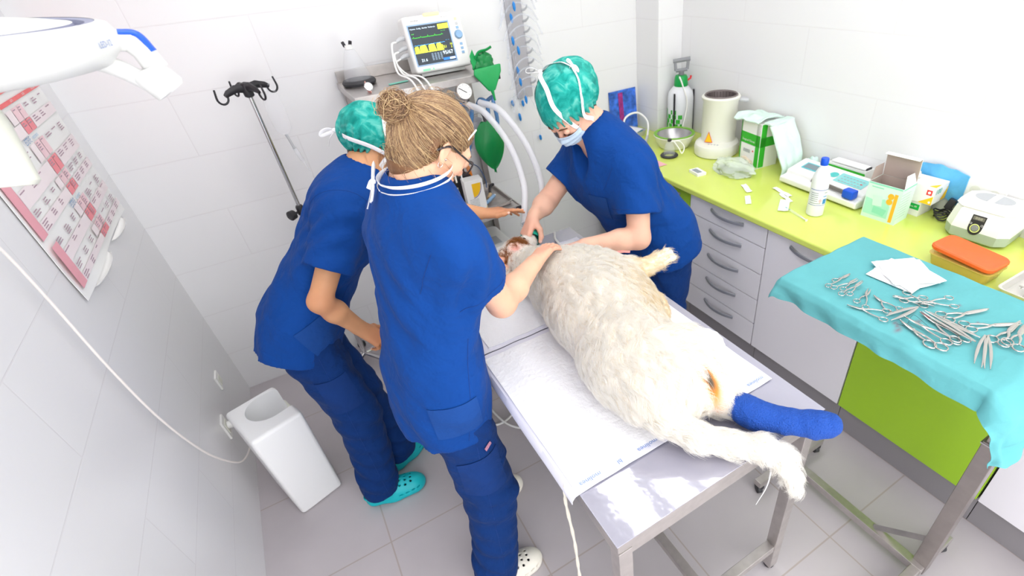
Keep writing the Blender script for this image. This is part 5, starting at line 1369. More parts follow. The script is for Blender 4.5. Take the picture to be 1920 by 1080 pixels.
def add_hand(S, w, f, n, side, curl, spread=.12, sc=1., thumb=None, fl=None):
    """wrist w, finger direction f, back-of-hand normal n, thumb on +y*side; curl = bend per finger"""
    f = nrm_(f); n = nrm_(np.array(n)-f*np.dot(n, f)); y = np.cross(n, f)*side; w = np.array(w, float)
    P = lambda a, b, c: w+sc*(a*f+b*y+c*n)
    ky = (.027, .009, -.009, -.026); kx = (.086, .090, .085, .076); nails = []
    S.cone(P(-.02, .0, 0), P(.02, 0, 0), .023*sc, .024*sc, .02, (n, .72))
    for i in range(4):
        S.cone(P(.012, ky[i]*.55, 0), P(kx[i], ky[i], .002), .0165*sc, .0118*sc, .010)
    L = ((.043, .026, .021), (.047, .030, .022), (.043, .028, .021), (.034, .020, .019)); R_ = (.0090, .0080, .0072, .0060)
    for i in range(4):
        sp = spread*(1.2-.8*i)*.5; k = .9 if i == 3 else 1
        c = curl[i]; c = c if isinstance(c, (tuple, list)) else (c*.9, c*1.1, c*.7)
        p = P(kx[i], ky[i], .001); a = 0
        d0 = f*math.cos(sp)+y*math.sin(sp)
        for j in range(3):
            a += c[j]; d = d0*math.cos(a)-n*math.sin(a)
            q = p+d*L[i][j]*sc
            S.cone(p, q, R_[j]*k*sc, R_[j+1]*k*sc, .0035)
            if j < 2: S.ell(q+n*.0005, [R_[j+1]*k*1.06*sc]*3, None, .003)
            p = q
        nails.append((p, d, nrm_(np.cross(np.cross(d, n), d)) if abs(np.dot(d, n)) < .98 else f, R_[3]*k*sc))
    T = thumb or ((.022, .018, -.008), (.052, .045, -.020), (.080, .056, -.028), (.104, .060, -.034)); tr = (.0155, .0122, .0105, .0082)
    pts = [P(*q) for q in T]
    for j in range(3): S.cone(pts[j], pts[j+1], tr[j]*sc, tr[j+1]*sc, .006 if j else .012)
    d = nrm_(pts[3]-pts[2]); nails.append((pts[3], d, nrm_(np.cross(np.cross(d, y), d)), tr[3]*sc))
    return nails

def add_head(S, c, f, up, sc=1.0, neck=None, neckr=.052):
    r, f, u = basis(f, up); c = np.array(c, float); R = np.stack([r, f, u], 1)
    P = lambda x, y, z: c+sc*(x*r+y*f+z*u)
    E = lambda x, y, z, a, b, d, k=.02, sub=False: S.ell(P(x, y, z), (a*sc, b*sc, d*sc), R, k, sub)
    E(0, -.014, .030, .074, .094, .082)
    S.cone(P(0, .030, 0), P(0, .048, -.070), .056*sc, .037*sc, .03)
    for s in (-1, 1):
        E(s*.034, .055, -.018, .026, .026, .026, .02); E(s*.038, .018, -.066, .022, .034, .024, .025)
    E(0, .070, -.094, .019, .017, .015, .015)
    E(0, .072, .024, .052, .020, .014, .02)
    for s in (-1, 1): E(s*.032, .096, .002, .017, .014, .011, .012, True)
    S.cone(P(0, .084, .012), P(0, .105, -.026), .0075*sc, .0105*sc, .010)
    for s in (-1, 1): E(s*.010, .094, -.031, .007, .009, .006, .006)
    E(0, .084, -.055, .022, .010, .0065, .006); E(0, .081, -.067, .018, .010, .0075, .006); E(0, .094, -.061, .017, .008, .0016, .003, True)
    for s in (-1, 1):
        q = R @ np.array([[math.cos(.35*s), -math.sin(.35*s)*1, 0], [math.sin(.35*s), math.cos(.35*s), 0], [0, 0, 1]])
        S.ell(P(s*.0795, -.014, -.002), (.0058*sc, .0175*sc, .0285*sc), q, .006)
        S.ell(P(s*.077, -.008, -.026), (.006*sc, .010*sc, .012*sc), q, .005)
        S.ell(P(s*.088, -.012, .003), (.0056*sc, .0105*sc, .0175*sc), q, .004, True)
    if neck is not None:
        S.cone(P(0, -.026, -.045), neck, neckr*sc, neckr*1.06*sc, .035)
    return P, R

def folds(lst, base=.0016, seed=0, scl=26):
    """fabric creases: general unevenness plus local pleats (centre, radius, direction, wavelength, depth)"""
    def fn(P):
        o = base*2.2*noise3(P, scl, seed)+base*1.5*noise3(P, scl*2.1, seed+1)
        rg = noise3(P, 17, seed+7)+.35*noise3(P, 41, seed+8); o = o-.0055*np.exp(-(rg/.10)**2)*np.clip(noise3(P, 9, seed+9)*2.2, 0, 1)
        warp = noise3(P, 13, seed+2)
        for c, R, d, wl, a in lst:
            c = np.array(c); d = nrm_(d)
            g = np.exp(-((P-c)**2).sum(1)/(R*R))
            s = np.sin(((P-c)@d)*2*PI/wl+2.2*warp)
            o = o-1.35*a*g*(np.abs(s)**.6*np.sign(s))
        return o
    return fn

def clog(par, loc, ang, holes_mat, matn, pitch=0, name='clog'):
    S = Sculpt(); fl = ((0, 0, 1), .55)
    S.cone((.045, 0, .014), (.12, -.002, .012), .037, .040, .02, fl); S.cone((.12, -.002, .012), (.205, .006, .014), .040, .046, .03, fl)
    S.ell((.185, .004, .030), (.072, .050, .043), None, .02); S.ell((.125, 0, .042), (.06, .042, .044), None, .03)
    S.cone((.035, 0, .02), (.035, 0, .044), .037, .034, .02)
    S.cone((.07, 0, .03), (.12, 0, .04), .038, .042, .02)
    S.ell((.18, .003, .032), (.064, .042, .035), None, .004, True); S.cone((.04, 0, .032), (.13, 0, .038), .029, .036, .006, None, 1, True)
    S.cone((.03, 0, .075), (.105, 0, .085), .038, .036, .01, None, 1, True)
    S.half((0, 0, .001), (0, 0, -1), .002)
    for i, x in enumerate((.128, .152, .176, .200)):
        for j in range(4 if i < 3 else 3):
            y = (j-(1.5 if i < 3 else 1))*.019+.003
            S.cone((x, y, .05), (x+.004, y*1.1, .10), .0048, .0048, .001, None, 1, True)
    for s in (-1, 1):
        for x, zz in ((.150, .032), (.178, .032), (.204, .034), (.228, .034)):
            yy = s*.055 if x < .2 else s*(.05 if x < .21 else .042)
            S.ell((x, yy+.003, zz), (.0085, .014, .0045), None, .001, True)
    P, F = S.run(.0024)
    o = mesh_np(name, P, F, matn, par); o.location = loc; o.rotation_euler = (0, pitch, ang)
    st = MB().tube(spline([(.112, .043, .05), (.07, .045, .050), (.03, .040, .046), (-.001, .02, .045), (-.004, 0, .045), (-.001, -.02, .045), (.03, -.040, .046), (.07, -.045, .050), (.112, -.043, .05)], 5), [(.003, .008)]*41, 8, flat=(0, 0, 1)); st.build('heel_strap', matn, o)
    rv = MB()
    for s in (-1, 1): rv.lathe([(.008, 0), (.007, .003), (0, .0035)], 14, T=Matrix.Translation((.112, s*.045, .05)) @ Matrix.Rotation(-s*PI/2, 4, 'X'))
    rv.build('rivet', holes_mat, o)
    lin_ = MB().bm((lambda b: (bmesh.ops.create_uvsphere(b, u_segments=20, v_segments=12, radius=1), b)[1])(bmesh.new()), T=Matrix.Translation((.165, .003, .028)) @ Matrix.Diagonal((.07, .040, .027, 1)))
    lin_.build('foot', 'sock', o)
    return o
M['sock'] = mat('dark_sock', '#3b3f48', .9)

def person(J, o):
    """J joints, o options; builds body, scrub top, trousers, clogs"""
    g = {k: np.array(v, float) for k, v in J.items()}
    base = (g['AR']+g['AL'])/2; t = thing('person', o['label'], 'person', (base[0], base[1], 0))
    off = np.array([base[0], base[1], 0.]); loc = lambda k: g[k]-off
    q = {k: loc(k) for k in g}
    fw = nrm_(np.cross((0, 0, 1), q['SR']-q['SL'])); rt = nrm_(q['SR']-q['SL'])
    up = nrm_(q['N']-q['PEL']); ft = nrm_(fw-up*np.dot(fw, up)); sc = o.get('arm', 1.)
    # body
    S = Sculpt(); Ph, Rh = add_head(S, q['H'], o['hf'], o['hu'], o.get('hs', 1.), q['N'], o.get('neckr', .052))
    flat = (ft, .62)
    S.chain([q['PEL'], q['WA'], q['CH'], q['N']-up*.06], [.125, .115, .125, .10], .05, flat)
    S.cone(q['SR']-rt*.02, q['SL']+rt*.02, .048, .048, .05)
    S.cone(q['N']-up*.05, q['N']+up*.02, .07, .055*o.get('neckr', .052)/.052, .03)
    nails = []
    for s, k in ((1, 'R'), (-1, 'L')):
        a, b, c = q['S'+k], q['E'+k], q['W'+k]
        S.cone(a, b, .046*sc, .038*sc, .03); d = (c-b)
        S.cone(b, b+d*.35, .037*sc, .0385*sc, .02); S.cone(b+d*.35, c, .0385*sc, .0265*(.6+.4*sc), .02)
        h = o['hand'+k]; S_ = -s if h.get('flip') else s
        nails += add_hand(S, c+nrm_(d)*.012, h['f'], h['n'], h['side'], h['curl'], h.get('spread', .12), h.get('sc', .95), h.get('thumb'))
        hp, kn, an = q['HI'+k], q['K'+k], q['A'+k]
        S.cone(hp, kn, .068, .05, .03); S.cone(kn, an, .048, .033, .02); S.cone(an, an-np.array([0, 0, .03])+.05*nrm_(o['toe'+k]), .032, .03, .02)
    P, F = S.run(.0034)
    B = mesh_np('body', P, F, o['skin'], t, relax=1)
    ti = np.zeros(len(P))
    for k in 'RL':
        for c, r_, a in ((q['E'+k], .05, .35), (q['W'+k]+.09*nrm_(o['hand'+k]['f']), .07, .45)):
            ti = np.maximum(ti, a*np.exp(-((P-c)**2).sum(1)/r_**2))
    ti = np.maximum(ti, .4*np.exp(-((P-Ph(0, .09, -.03))**2).sum(1)/.03**2)); set_tint(B, ti)
    nm = MB()
    for p, d, n_, r_ in nails:
        y = np.cross(d, n_)
        c = p-d*r_*.15+n_*r_*.86
        nm.bm((lambda b: (bmesh.ops.create_uvsphere(b, u_segments=10, v_segments=6, radius=1), b)[1])(bmesh.new()), 0,
              Matrix.Translation(V(c)) @ Matrix((V(d), V(y), V(n_))).transposed().to_4x4() @ Matrix.Diagonal((r_*.85, r_*.72, r_*.22, 1)))
    nl = nm.build('fingernails', M.setdefault('nail', mat('nail', '#f0c3b4', .3)), t); nl['kind'] = 'stuff'
    # face details
    for s in (-1, 1):
        c = V(Ph(s*.031, .081, .002))
        e = MB().bm((lambda b: (bmesh.ops.create_uvsphere(b, u_segments=16, v_segments=10, radius=.0125), b)[1])(bmesh.new()), T=Matrix.Translation(c)).build('eye', 'eye', t)
        MB().bm((lambda b: (bmesh.ops.create_uvsphere(b, u_segments=12, v_segments=8, radius=.0062), b)[1])(bmesh.new()), T=Matrix.Translation(V(Ph(s*.031, .0885, -.002)))).build('iris', 'iris', e)
        MB().bm((lambda b: (bmesh.ops.create_uvsphere(b, u_segments=16, v_segments=10, radius=.0142), b)[1])(bmesh.new()), T=Matrix.Translation(V(Ph(s*.031, .0812, .0028)))).build('eyelid', o['skin'], t)
        MB().tube([Ph(s*.012, .093, .022), Ph(s*.032, .092, .029), Ph(s*.052, .080, .024)], [(.002, .003), (.0022, .0035), (.001, .002)], 8).build('eyebrow', 'brow', t)
    MB().tube([Ph(-.02, .086, -.057), Ph(-.008, .0935, -.0545), Ph(0, .093, -.056), Ph(.008, .0935, -.0545), Ph(.02, .086, -.057)], [.0015, .0036, .0034, .0036, .0015], 8).build('lips', 'lip', t)
    # scrub top
    W_ = o.get('wide', 1.)
    S = Sculpt(); fl = (ft, .70)
    hem = q['HEM']; hu = nrm_(q['WA']-hem)
    for k in 'RL':
        a, b = q['S'+k], q['E'+k]; d = b-a; L = np.linalg.norm(d); e = a+d*o.get('sleeve', .72)
        S.cone(a, e+d/L*.02, .066*o.get('slv', 1), .076*o.get('slv', 1), .045)
    for k in 'RL':
        a, b = q['S'+k], q['E'+k]; d = nrm_(b-a); L = np.linalg.norm(b-a); e = a+(b-a)*o.get('sleeve', .72)
        S.half(e, d, .002, (e+d*.06, .125))
        S.cone(e-d*.07, e+d*.05, .052*o.get('slv', 1), .064*o.get('slv', 1), .004, None, 1, True)
    S.chain([hem-hu*.05, q['PEL'], q['WA'], q['CH'], q['N']-up*.10], [.200*W_, .180*W_, .158*W_, .164*W_, .138*W_], .07, fl)
    if o.get('bust', 1): S.ell(q['CH']+ft*.06-up*.0, (.13*W_, .07, .09), np.stack([rt, ft, up], 1), .06)
    S.cone(q['SR']-rt*.03, q['SL']+rt*.03, .064, .064, .08)
    for k in 'RL': S.cone(q['N']-up*.02, q['S'+k]*.62+(q['N']-up*.03)*.38, .058, .056, .06)
    S.cone(q['N']-up*.07, q['N']-up*.025, .088, .072, .03)
    S.ell(q['CH']-ft*.035+up*.09, (.17*W_, .08, .10), np.stack([rt, ft, up], 1), .06)
    fd = [(q['S'+k]+up*-.06, .12, nrm_(q['E'+k]-q['S'+k])*.6+up*.5, .06, .0040) for k in 'RL']
    fd += [(q['WA'], .22, up+.8*rt, .12, .0034), (q['WA']-rt*.1, .15, up-.9*rt, .09, .0032), (hem, .2, rt+.3*up, .11, .0045), (q['CH']-ft*.08, .16, up*.5+rt*.8, .08, .0030)]
    fd += o.get('folds', [])
    # openings
    v0 = q['N']+up*.06
    S.cone(q['N']-up*.03-ft*.004, q['N']+up*.10, .056*o.get('neckr', .052)/.052, .072, .004, None, 1, True)
    S.cone(q['N']-up*.01+ft*.06, q['N']-up*.13+ft*.205*W_, .054, .030, .006, None, 1, True)
    S.half(hem, -hu+o.get('hemtilt', np.zeros(3)), .002)
    S.cone(hem-hu*.06, hem+hu*.07, .172*W_, .155*W_, .004, fl, 1, True)
    for s in (1, -1):   # side vents
        c0 = hem+rt*s*.17*W_
        S.cone(c0-hu*.03, c0+hu*.10, .022, .001, .002, None, 1, True)
    P, F = S.run(.0052, folds(fd, .0014, o['seed']))
    top = mesh_np('scrub_top', P, F, SCRUB, t, relax=1)
    # trousers
    S = Sculpt(); pf = (ft*np.array([1, 1, 0]), .8)
    S.cone(q['PEL']+np.array([0, 0, .03]), (q['HIR']+q['HIL'])/2-np.array([0, 0, .03]), .128*W_, .134*W_, .05, pf)
    fd = []
    for k in 'RL':
        hp, kn, an = q['HI'+k], q['K'+k], q['A'+k]; w_ = o.get('legw', 1.)
        end = an+np.array([0, 0, -.045])+nrm_(o['toe'+k])*.0
        S.cone(hp, kn, .098*W_**.5*w_, .086*w_, .05); S.cone(kn, end-np.array([0, 0, .05])+np.array([0, 0, .06]), .086*w_, .074*w_, .03)
        d = an-kn
        fd += [(kn, .14, (0.5, .3, 1), .08, .0035), (an+np.array([0, 0, .12]), .14, (.5, -.4, 1), .07, .0040), (hp-np.array([0, 0, .08]), .13, (.6, .6, 1), .08, .004), ((hp+kn)/2, .16, np.cross(d, fw)+.3*d, .10, .004)]
    for k in 'RL':
        an = q['A'+k]; td = nrm_(o['toe'+k]); lw = o.get('legw', 1.)
        S.cone(an+np.array([0, 0, .06]), np.array([an[0], an[1], .045])-td*.004, .072*lw, .060*lw, .03)
        S.cone(np.array([an[0], an[1], .0])-td*.004, np.array([an[0], an[1], .13]), .055*lw, .053*lw, .004, None, 1, True)
    S.half((0, 0, .064), (.0, 0, -1), .004)
    P, F = S.run(.0058, folds(fd, .0016, o['seed']+5))
    tr = mesh_np('scrub_trousers', P, F, TROU, t, relax=1)
    for k in 'RL':
        td = nrm_(o['toe'+k]); a = q['A'+k]; p = V((a[0], a[1], 0))-V(tuple(td))*.078; p.z = .0015
        clog(t, p, math.atan2(td[1], td[0]), 'black', o['clog'])
    return dict(t=t, q=q, Ph=Ph, Rh=Rh, rt=rt, ft=ft, up=up, off=off, top=top, tr=tr, B=B, hem=hem, hu=hu)

def ribbon(par, pts, w_=.005, name='tie', m='tie', flat=None, n=6):
    P_ = spline(pts, n)
    return MB().tube(P_, [(w_*1.3, .0011)]*len(P_), 8, flat=flat if flat is not None else (tuple(V(P_[0])-V(tuple(par['centre']))) if 'centre' in par.keys() else None)).build(name, m, par)

def cap_mesh(p, sc, seed, tilt, c0=(0, -.026, .045), r=(.094, .118, .094), cut=(.006, -.45)):
    """gathered nonwoven cap over the head"""
    Ph, R = p['Ph'], p['Rh']; S = Sculpt()
    S.ell(Ph(*c0), [x*sc for x in r], R, .02)
    S.ell(Ph(0, -.055, .03), [.090*sc, .100*sc, .088*sc], R, .04)
    n_ = R @ nrm_((0, -cut[1], -1.)); 
    S.half(Ph(0, .03, cut[0]), n_, .006)
    S.ell(Ph(0, -.014, .030), (.077*sc, .097*sc, .085*sc), R, .004, True)
    S.cone(Ph(0, -.02, -.10), Ph(0, -.02, -.03), .075*sc, .078*sc, .01, None, 1, True)
    for s in (-1, 1): S.ell(Ph(s*.08, -.008, -.016), (.022*sc, .024*sc, .030*sc), R, .004, True)
    ax0 = R[:, 2]; ax1 = R[:, 0]; c = Ph(0, -.02, .04)
    def dsp(P):
        d = P-c; a = np.arctan2(d@R[:, 0], d@R[:, 1]); h = d@R[:, 2]
        g = np.clip((.05-h)/.09, 0, 1)
        w_ = noise3(P, 35, seed)
        return -.0045*g*np.sin(a*26+3*w_)-.0045*noise3(P, 45, seed+1)-.003*noise3(P, 90, seed+2)*1.0
    P, F = S.run(.0032, dsp)
    o = mesh_np('surgical_cap', P, F, CAPM, p['t'])
    return o
CAPM = mat('teal_nonwoven_cap', '#3fb0a6', .95, spec=.1)
_nt = CAPM.node_tree; _b = _nt.nodes['Principled BSDF']
_tc = _nt.nodes.new('ShaderNodeTexCoord'); _n1 = _nt.nodes.new('ShaderNodeTexNoise'); _n1.inputs['Scale'].default_value = 26; _n1.inputs['Detail'].default_value = 6; _n1.inputs['Distortion'].default_value = .9
_n2 = _nt.nodes.new('ShaderNodeTexNoise'); _n2.inputs['Scale'].default_value = 160; _n2.inputs['Detail'].default_value = 3
_nt.links.new(_tc.outputs['Object'], _n1.inputs['Vector']); _nt.links.new(_tc.outputs['Object'], _n2.inputs['Vector'])
_cr = _nt.nodes.new('ShaderNodeValToRGB'); _cr.color_ramp.elements[0].position = .30; _cr.color_ramp.elements[0].color = lin('#158f86')
_cr.color_ramp.elements[1].position = .78; _cr.color_ramp.elements[1].color = lin('#86d3c5'); _e = _cr.color_ramp.elements.new(.52); _e.color = lin('#2fb0a4')
_nt.links.new(_n1.outputs['Fac'], _cr.inputs[0]); _nt.links.new(_cr.outputs[0], _b.inputs['Base Color'])
_mr = _nt.nodes.new('ShaderNodeMapRange'); _mr.inputs[1].default_value = .35; _mr.inputs[2].default_value = .65; _mr.inputs[3].default_value = .74; _mr.inputs[4].default_value = .88
_nt.links.new(_n1.outputs['Fac'], _mr.inputs[0]); _nt.links.new(_mr.outputs[0], _b.inputs['Alpha'])
_bp = _nt.nodes.new('ShaderNodeBump'); _bp.inputs['Strength'].default_value = .3; _bp.inputs['Distance'].default_value = .02; _nt.links.new(_n1.outputs['Fac'], _bp.inputs['Height'])
_bp2 = _nt.nodes.new('ShaderNodeBump'); _bp2.inputs['Strength'].default_value = .4; _bp2.inputs['Distance'].default_value = .004; _nt.links.new(_n2.outputs['Fac'], _bp2.inputs['Height']); _nt.links.new(_bp.outputs[0], _bp2.inputs['Normal']); _nt.links.new(_bp2.outputs[0], _b.inputs['Normal'])
HAIRD = mat('dark_brown_hair', '#3a2a22', .5)

def hair_shell(p, m, sc=1.0):
    Ph, R = p['Ph'], p['Rh']; S = Sculpt()
    S.ell(Ph(0, -.016, .032), (.0775*sc, .0975*sc, .0855*sc), R, .02)
    S.cone(Ph(0, -.070, -.01), Ph(0, -.054, -.088), .050*sc, .034*sc, .03)
    for s in (-1, 1): S.cone(Ph(s*.045, -.055, -.01), Ph(s*.028, -.050, -.075), .030*sc, .026*sc, .03)
    n_ = R @ nrm_((0, 1., -.55)); S.half(Ph(0, .052, .035), n_, .02)
    for s in (-1, 1): S.ell(Ph(s*.085, .022, -.035), (.035, .042, .046), R, .01, True)
    S.cone(Ph(-.12, -.012, -.008), Ph(.12, -.012, -.008), .024, .024, .008, None, 1, True) if 0 else None
    for s in (-1, 1): S.ell(Ph(s*.086, -.010, -.010), (.018, .024, .034), R, .004, True)
    P, F = S.run(.0034)
    return mesh_np('hair', P, F, m, p['t'])
SKA = skin_mat('tan_skin', '#cf9870', '#bf6e54'); SKB = skin_mat('fair_skin', '#e6b497', '#d98d78'); SKC = skin_mat('pale_pink_skin', '#e9b9a0', '#dd8f7c')
M['turq'] = mat('turquoise_clog', '#12bcc6', .45); M['wclog'] = mat('white_clog', '#e6e1d6', .5, var=.06, vscale=14)

# person in the middle, bare-headed with a bun and glasses
B_ = person(dict(H=(1.000, -1.68, 1.598), N=(.930, -1.695, 1.522), CH=(.895, -1.69, 1.28), WA=(.845, -1.695, 1.08), PEL=(.825, -1.70, .93), HEM=(.815, -1.70, .80),
    SR=(.950, -1.86, 1.405), SL=(.900, -1.54, 1.405), ER=(1.055, -1.765, 1.155), EL=(1.05, -1.41, 1.17), WR=(1.245, -1.585, 1.128), WL=(1.185, -1.26, 1.005),
    HIR=(.835, -1.785, .87), HIL=(.825, -1.615, .87), KR=(.86, -1.825, .48), KL=(.875, -1.58, .48), AR=(.785, -1.857, .09), AL=(.87, -1.52, .09)),
    dict(label='person in blue scrubs with a hair bun and dark glasses, hand on the dog', hf=(.68, .16, -.72), hu=(.6, .1, .8), hs=.885, skin=SKB, seed=11, arm=1.05,
    neckr=.048, toeR=(1, -.06, 0), toeL=(1, .03, 0), clog='wclog', wide=.95, slv=.94, sleeve=.48,
    handR=dict(f=(.78, .60, -.02), n=(-.05, .25, 1), side=1, curl=((.10, .22, .15), (.14, .26, .18), (.18, .28, .2), (.22, .3, .2)), spread=.12, thumb=((.02, .018, -.006), (.05, .036, -.018), (.078, .040, -.026), (.10, .036, -.030))),
    handL=dict(f=(.85, -.1, -.15), n=(0, .3, 1), side=-1, curl=(.3, .35, .4, .45), spread=.15)))
# person at the back left, capped, leaning in
A_ = person(dict(H=(.980, -1.0, 1.440), N=(.890, -1.02, 1.375), CH=(.762, -1.025, 1.20), WA=(.62, -1.04, 1.045), PEL=(.52, -1.05, .92), HEM=(.475, -1.055, .805),
    SR=(.775, -1.185, 1.310), SL=(.855, -.865, 1.30), ER=(.605, -1.265, 1.075), EL=(1.10, -.84, 1.125), WR=(.685, -1.205, .885), WL=(1.305, -.93, 1.05),
    HIR=(.50, -1.135, .86), HIL=(.50, -.965, .86), KR=(.545, -1.17, .48), KL=(.58, -1.01, .48), AR=(.505, -1.215, .09), AL=(.63, -1.055, .09)),
    dict(label='person in blue scrubs and teal cap at the back left, wearing turquoise clogs', hf=(.80, -.25, -.55), hu=(.5, -.1, .85), hs=.92, skin=SKA, seed=23, arm=.96,
    toeR=(.98, -.2, 0), toeL=(.85, .52, 0), clog='turq', wide=.95, sleeve=.62, slv=1.02, hemtilt=np.array([0., 0, -.12]),
    handR=dict(f=(.52, .02, -.86), n=(.60, -.70, .38), side=1, curl=((.35, .6, .4), (.45, .75, .5), (.55, .8, .5), (.6, .8, .5)), spread=.08),
    handL=dict(f=(.97, -.20, -.05), n=(.1, .15, 1), side=-1, curl=((.0, .08, .05), (.12, .2, .1), (.25, .35, .2), (.3, .4, .25)), spread=.3, thumb=((.02, .018, -.006), (.055, .04, -.010), (.085, .05, -.006), (.108, .052, -.002)))))
# person at the right, capped and masked, bending over the dog
C_ = person(dict(H=(1.665, -1.155, 1.452), N=(1.765, -1.17, 1.355), CH=(1.835, -1.185, 1.14), WA=(1.915, -1.225, 1.00), PEL=(1.985, -1.26, .89), HEM=(2.01, -1.27, .76),
    SR=(1.81, -1.0, 1.225), SL=(1.82, -1.37, 1.235), ER=(1.615, -.975, 1.035), EL=(1.77, -1.455, .985), WR=(1.500, -1.055, 1.02), WL=(1.565, -1.365, .985),
    HIR=(2.01, -1.16, .84), HIL=(2.01, -1.355, .84), KR=(2.0, -1.14, .46), KL=(2.0, -1.355, .46), AR=(2.03, -1.14, .09), AL=(2.03, -1.355, .09)),
    dict(label='person in blue scrubs, teal cap and face mask, bending over the dog by the counter', hf=(-.62, -.22, -.72), hu=(-.7, -.2, .65), hs=1.02, skin=SKC, seed=37, arm=1.18, neckr=.060,
    toeR=(-1, .1, 0), toeL=(-1, -.1, 0), clog='wclog', wide=1.2, sleeve=.62, slv=1.2, legw=1.08,
    handR=dict(f=(-.68, -.38, -.60), n=(-.62, .1, .78), side=1, curl=((.35, .5, .3), (.4, .55, .35), (.45, .6, .4), (.5, .6, .4)), spread=.06, sc=1.0, thumb=((.02, .018, -.010), (.045, .042, -.030), (.07, .048, -.045), (.092, .046, -.050))),
    handL=dict(f=(-.90, .40, -.15), n=(-.1, .2, 1), side=-1, curl=(.3, .35, .4, .45), spread=.06, sc=1.0)))
# ------------------------------------------------------------------ what the people wear
from mathutils.bvhtree import BVHTree
def patch_on(o, c, ux, uy, w_, h, d, name, m, nu=14, nv=14, off=.0022, th=.0015, round_=0):
    """cloth patch laid on the surface of o, found by looking along d from around c"""
    bv_ = BVHTree.FromPolygons([v.co for v in o.data.vertices], [p.vertices[:] for p in o.data.polygons])
    c, ux, uy, d = V(c), V(ux).normalized(), V(uy).normalized(), V(d).normalized()
    P_ = {}
    for i in range(nu+1):
        for j in range(nv+1):
            s = c+ux*w_*(i/nu-.5)+uy*h*(j/nv-.5); hit = bv_.ray_cast(s, d, .5)
            P_[i, j] = hit[0]-d*off if hit[0] is not None else None
    if any(v is None for v in P_.values()): return None
    return MB().sheet(lambda u, v: P_[round(u*nu), round(v*nv)], nu, nv, th=-th).build(name, m, o)
SEAM = fabric('blue_scrub_pocket', '#1a4488', .8, .05, .3); SEAM2 = fabric('trouser_pocket', '#153570', .8, .05, .3)

def mask_on(p, m, name='face_mask', drop=0.):
    Ph = p['Ph']
    def fn(u, v):
        a = (u-.5)*2.7; e = abs(u-.5)*2
        z = -.004-.104*v-.014*e*(1-v)+.020*e*v
        b = .096-.035*v*(v-.2) if v > .2 else .096
        b += .014*math.sin(PI*min(1, v*1.15))*(1-e)
        y = -.004+(b+.018*(1-e)**.6)*math.cos(a*.78)**.8+.0028*math.sin(v*2*PI*4+1)*(1-e*.6)+.004*math.sin(9*u+5*v)*e
        x = (.074-.004*v)*math.sin(a*.86)
        return V(Ph(x, y, z))
    return MB().sheet(fn, 36, 30, th=.0014).build(name, m, p['t'])
MASKM = mat('pale_blue_mask', '#c4d8ec', .85, bump=.4, bscale=60)
def capdir(p, sc, d, c0=(0, -.022, .045), r=(.094, .118, .094), k=1.035):
    d = np.array(d)/np.linalg.norm(d)
    return p['Ph'](*[c0[i]+r[i]*d[i]*k for i in range(3)])
def bow(p, c, ux, uy, s=1, tails=2):
    c, ux, uy = V(c), V(ux).normalized()*s, V(uy).normalized()*s
    for sg in (-1, 1):
        P_ = [c, c+ux*.022*sg+uy*.010, c+ux*.042*sg+uy*.006, c+ux*.046*sg-uy*.006, c+ux*.022*sg-uy*.004, c]
        ribbon(p['t'], P_, .0042, 'tie_bow')
    for k in range(tails): ribbon(p['t'], [c, c+ux*(.018*(1 if k else -1))-uy*.020, c+ux*(.026*(1 if k else -1))-uy*.045], .0045, 'tie_end')
    MB().bm((lambda b: (bmesh.ops.create_uvsphere(b, u_segments=12, v_segments=8, radius=.0075*s), b)[1])(bmesh.new()), T=Matrix.Translation(c)).build('tie_knot', 'tie', p['t'])

HC = {}
for p_ in (A_, B_, C_): p_['t']['centre'] = tuple(float(x) for x in p_['Ph'](0, -.02, .03))
# C: cap, mask, ties
hair_shell(C_, HAIRD, .995); cap_mesh(C_, 1.13, 3, 0, c0=(0, -.034, .045))
mask_on(C_, MASKM)
cd_ = lambda d, k=1.04: capdir(C_, 1, d, k=k*1.13/1.02*1.03, c0=(0, -.034/1.02, .045))
for s in (-1, 1):
    lo_ = C_['Ph'](s*.066, .045, -.014); lo2 = C_['Ph'](s*.062, .035, -.082)
    if s < 0:
        ribbon(C_['t'], [lo_, cd_((-.62, .70, -.42), 1.02), cd_((-.45, .62, .60)), cd_((-.15, .28, .95)), cd_((.32, -.02, .95)), cd_((.58, -.22, .78))], .0062, 'mask_tie')
        ribbon(C_['t'], [lo2, C_['Ph'](-.085, .0, -.055), cd_((-.93, .40, -.28), 1.06), cd_((-.97, .12, .2)), cd_((-.85, -.25, .5)), cd_((-.55, -.5, .7))], .0062, 'mask_tie')
    else:
        ribbon(C_['t'], [lo_, cd_((.70, .65, -.35), 1.02), cd_((.85, .3, .4)), cd_((.58, -.22, .78))], .0062, 'mask_tie')
        ribbon(C_['t'], [lo2, C_['Ph'](.085, .0, -.055), cd_((.95, .2, -.1), 1.06), cd_((.6, -.3, .7)), cd_((-.1, -.5, .85)), cd_((-.55, -.5, .7))], .0062, 'mask_tie')
bow(C_, cd_((.6, -.24, .78), 1.08), (-.85, .35, .15), (-.1, .3, 1), 1.15); bow(C_, cd_((-.55, -.52, .7), 1.07), (-.3, .6, .5), (.2, .1, 1), .6)
q = C_['q']
patch_on(C_['top'], q['CH']+np.array([-.35, -.16, -.06]), (.3, -1, 0), (.3, .1, 1), .09, .11, (1, .3, 0), 'chest_pocket', SEAM)
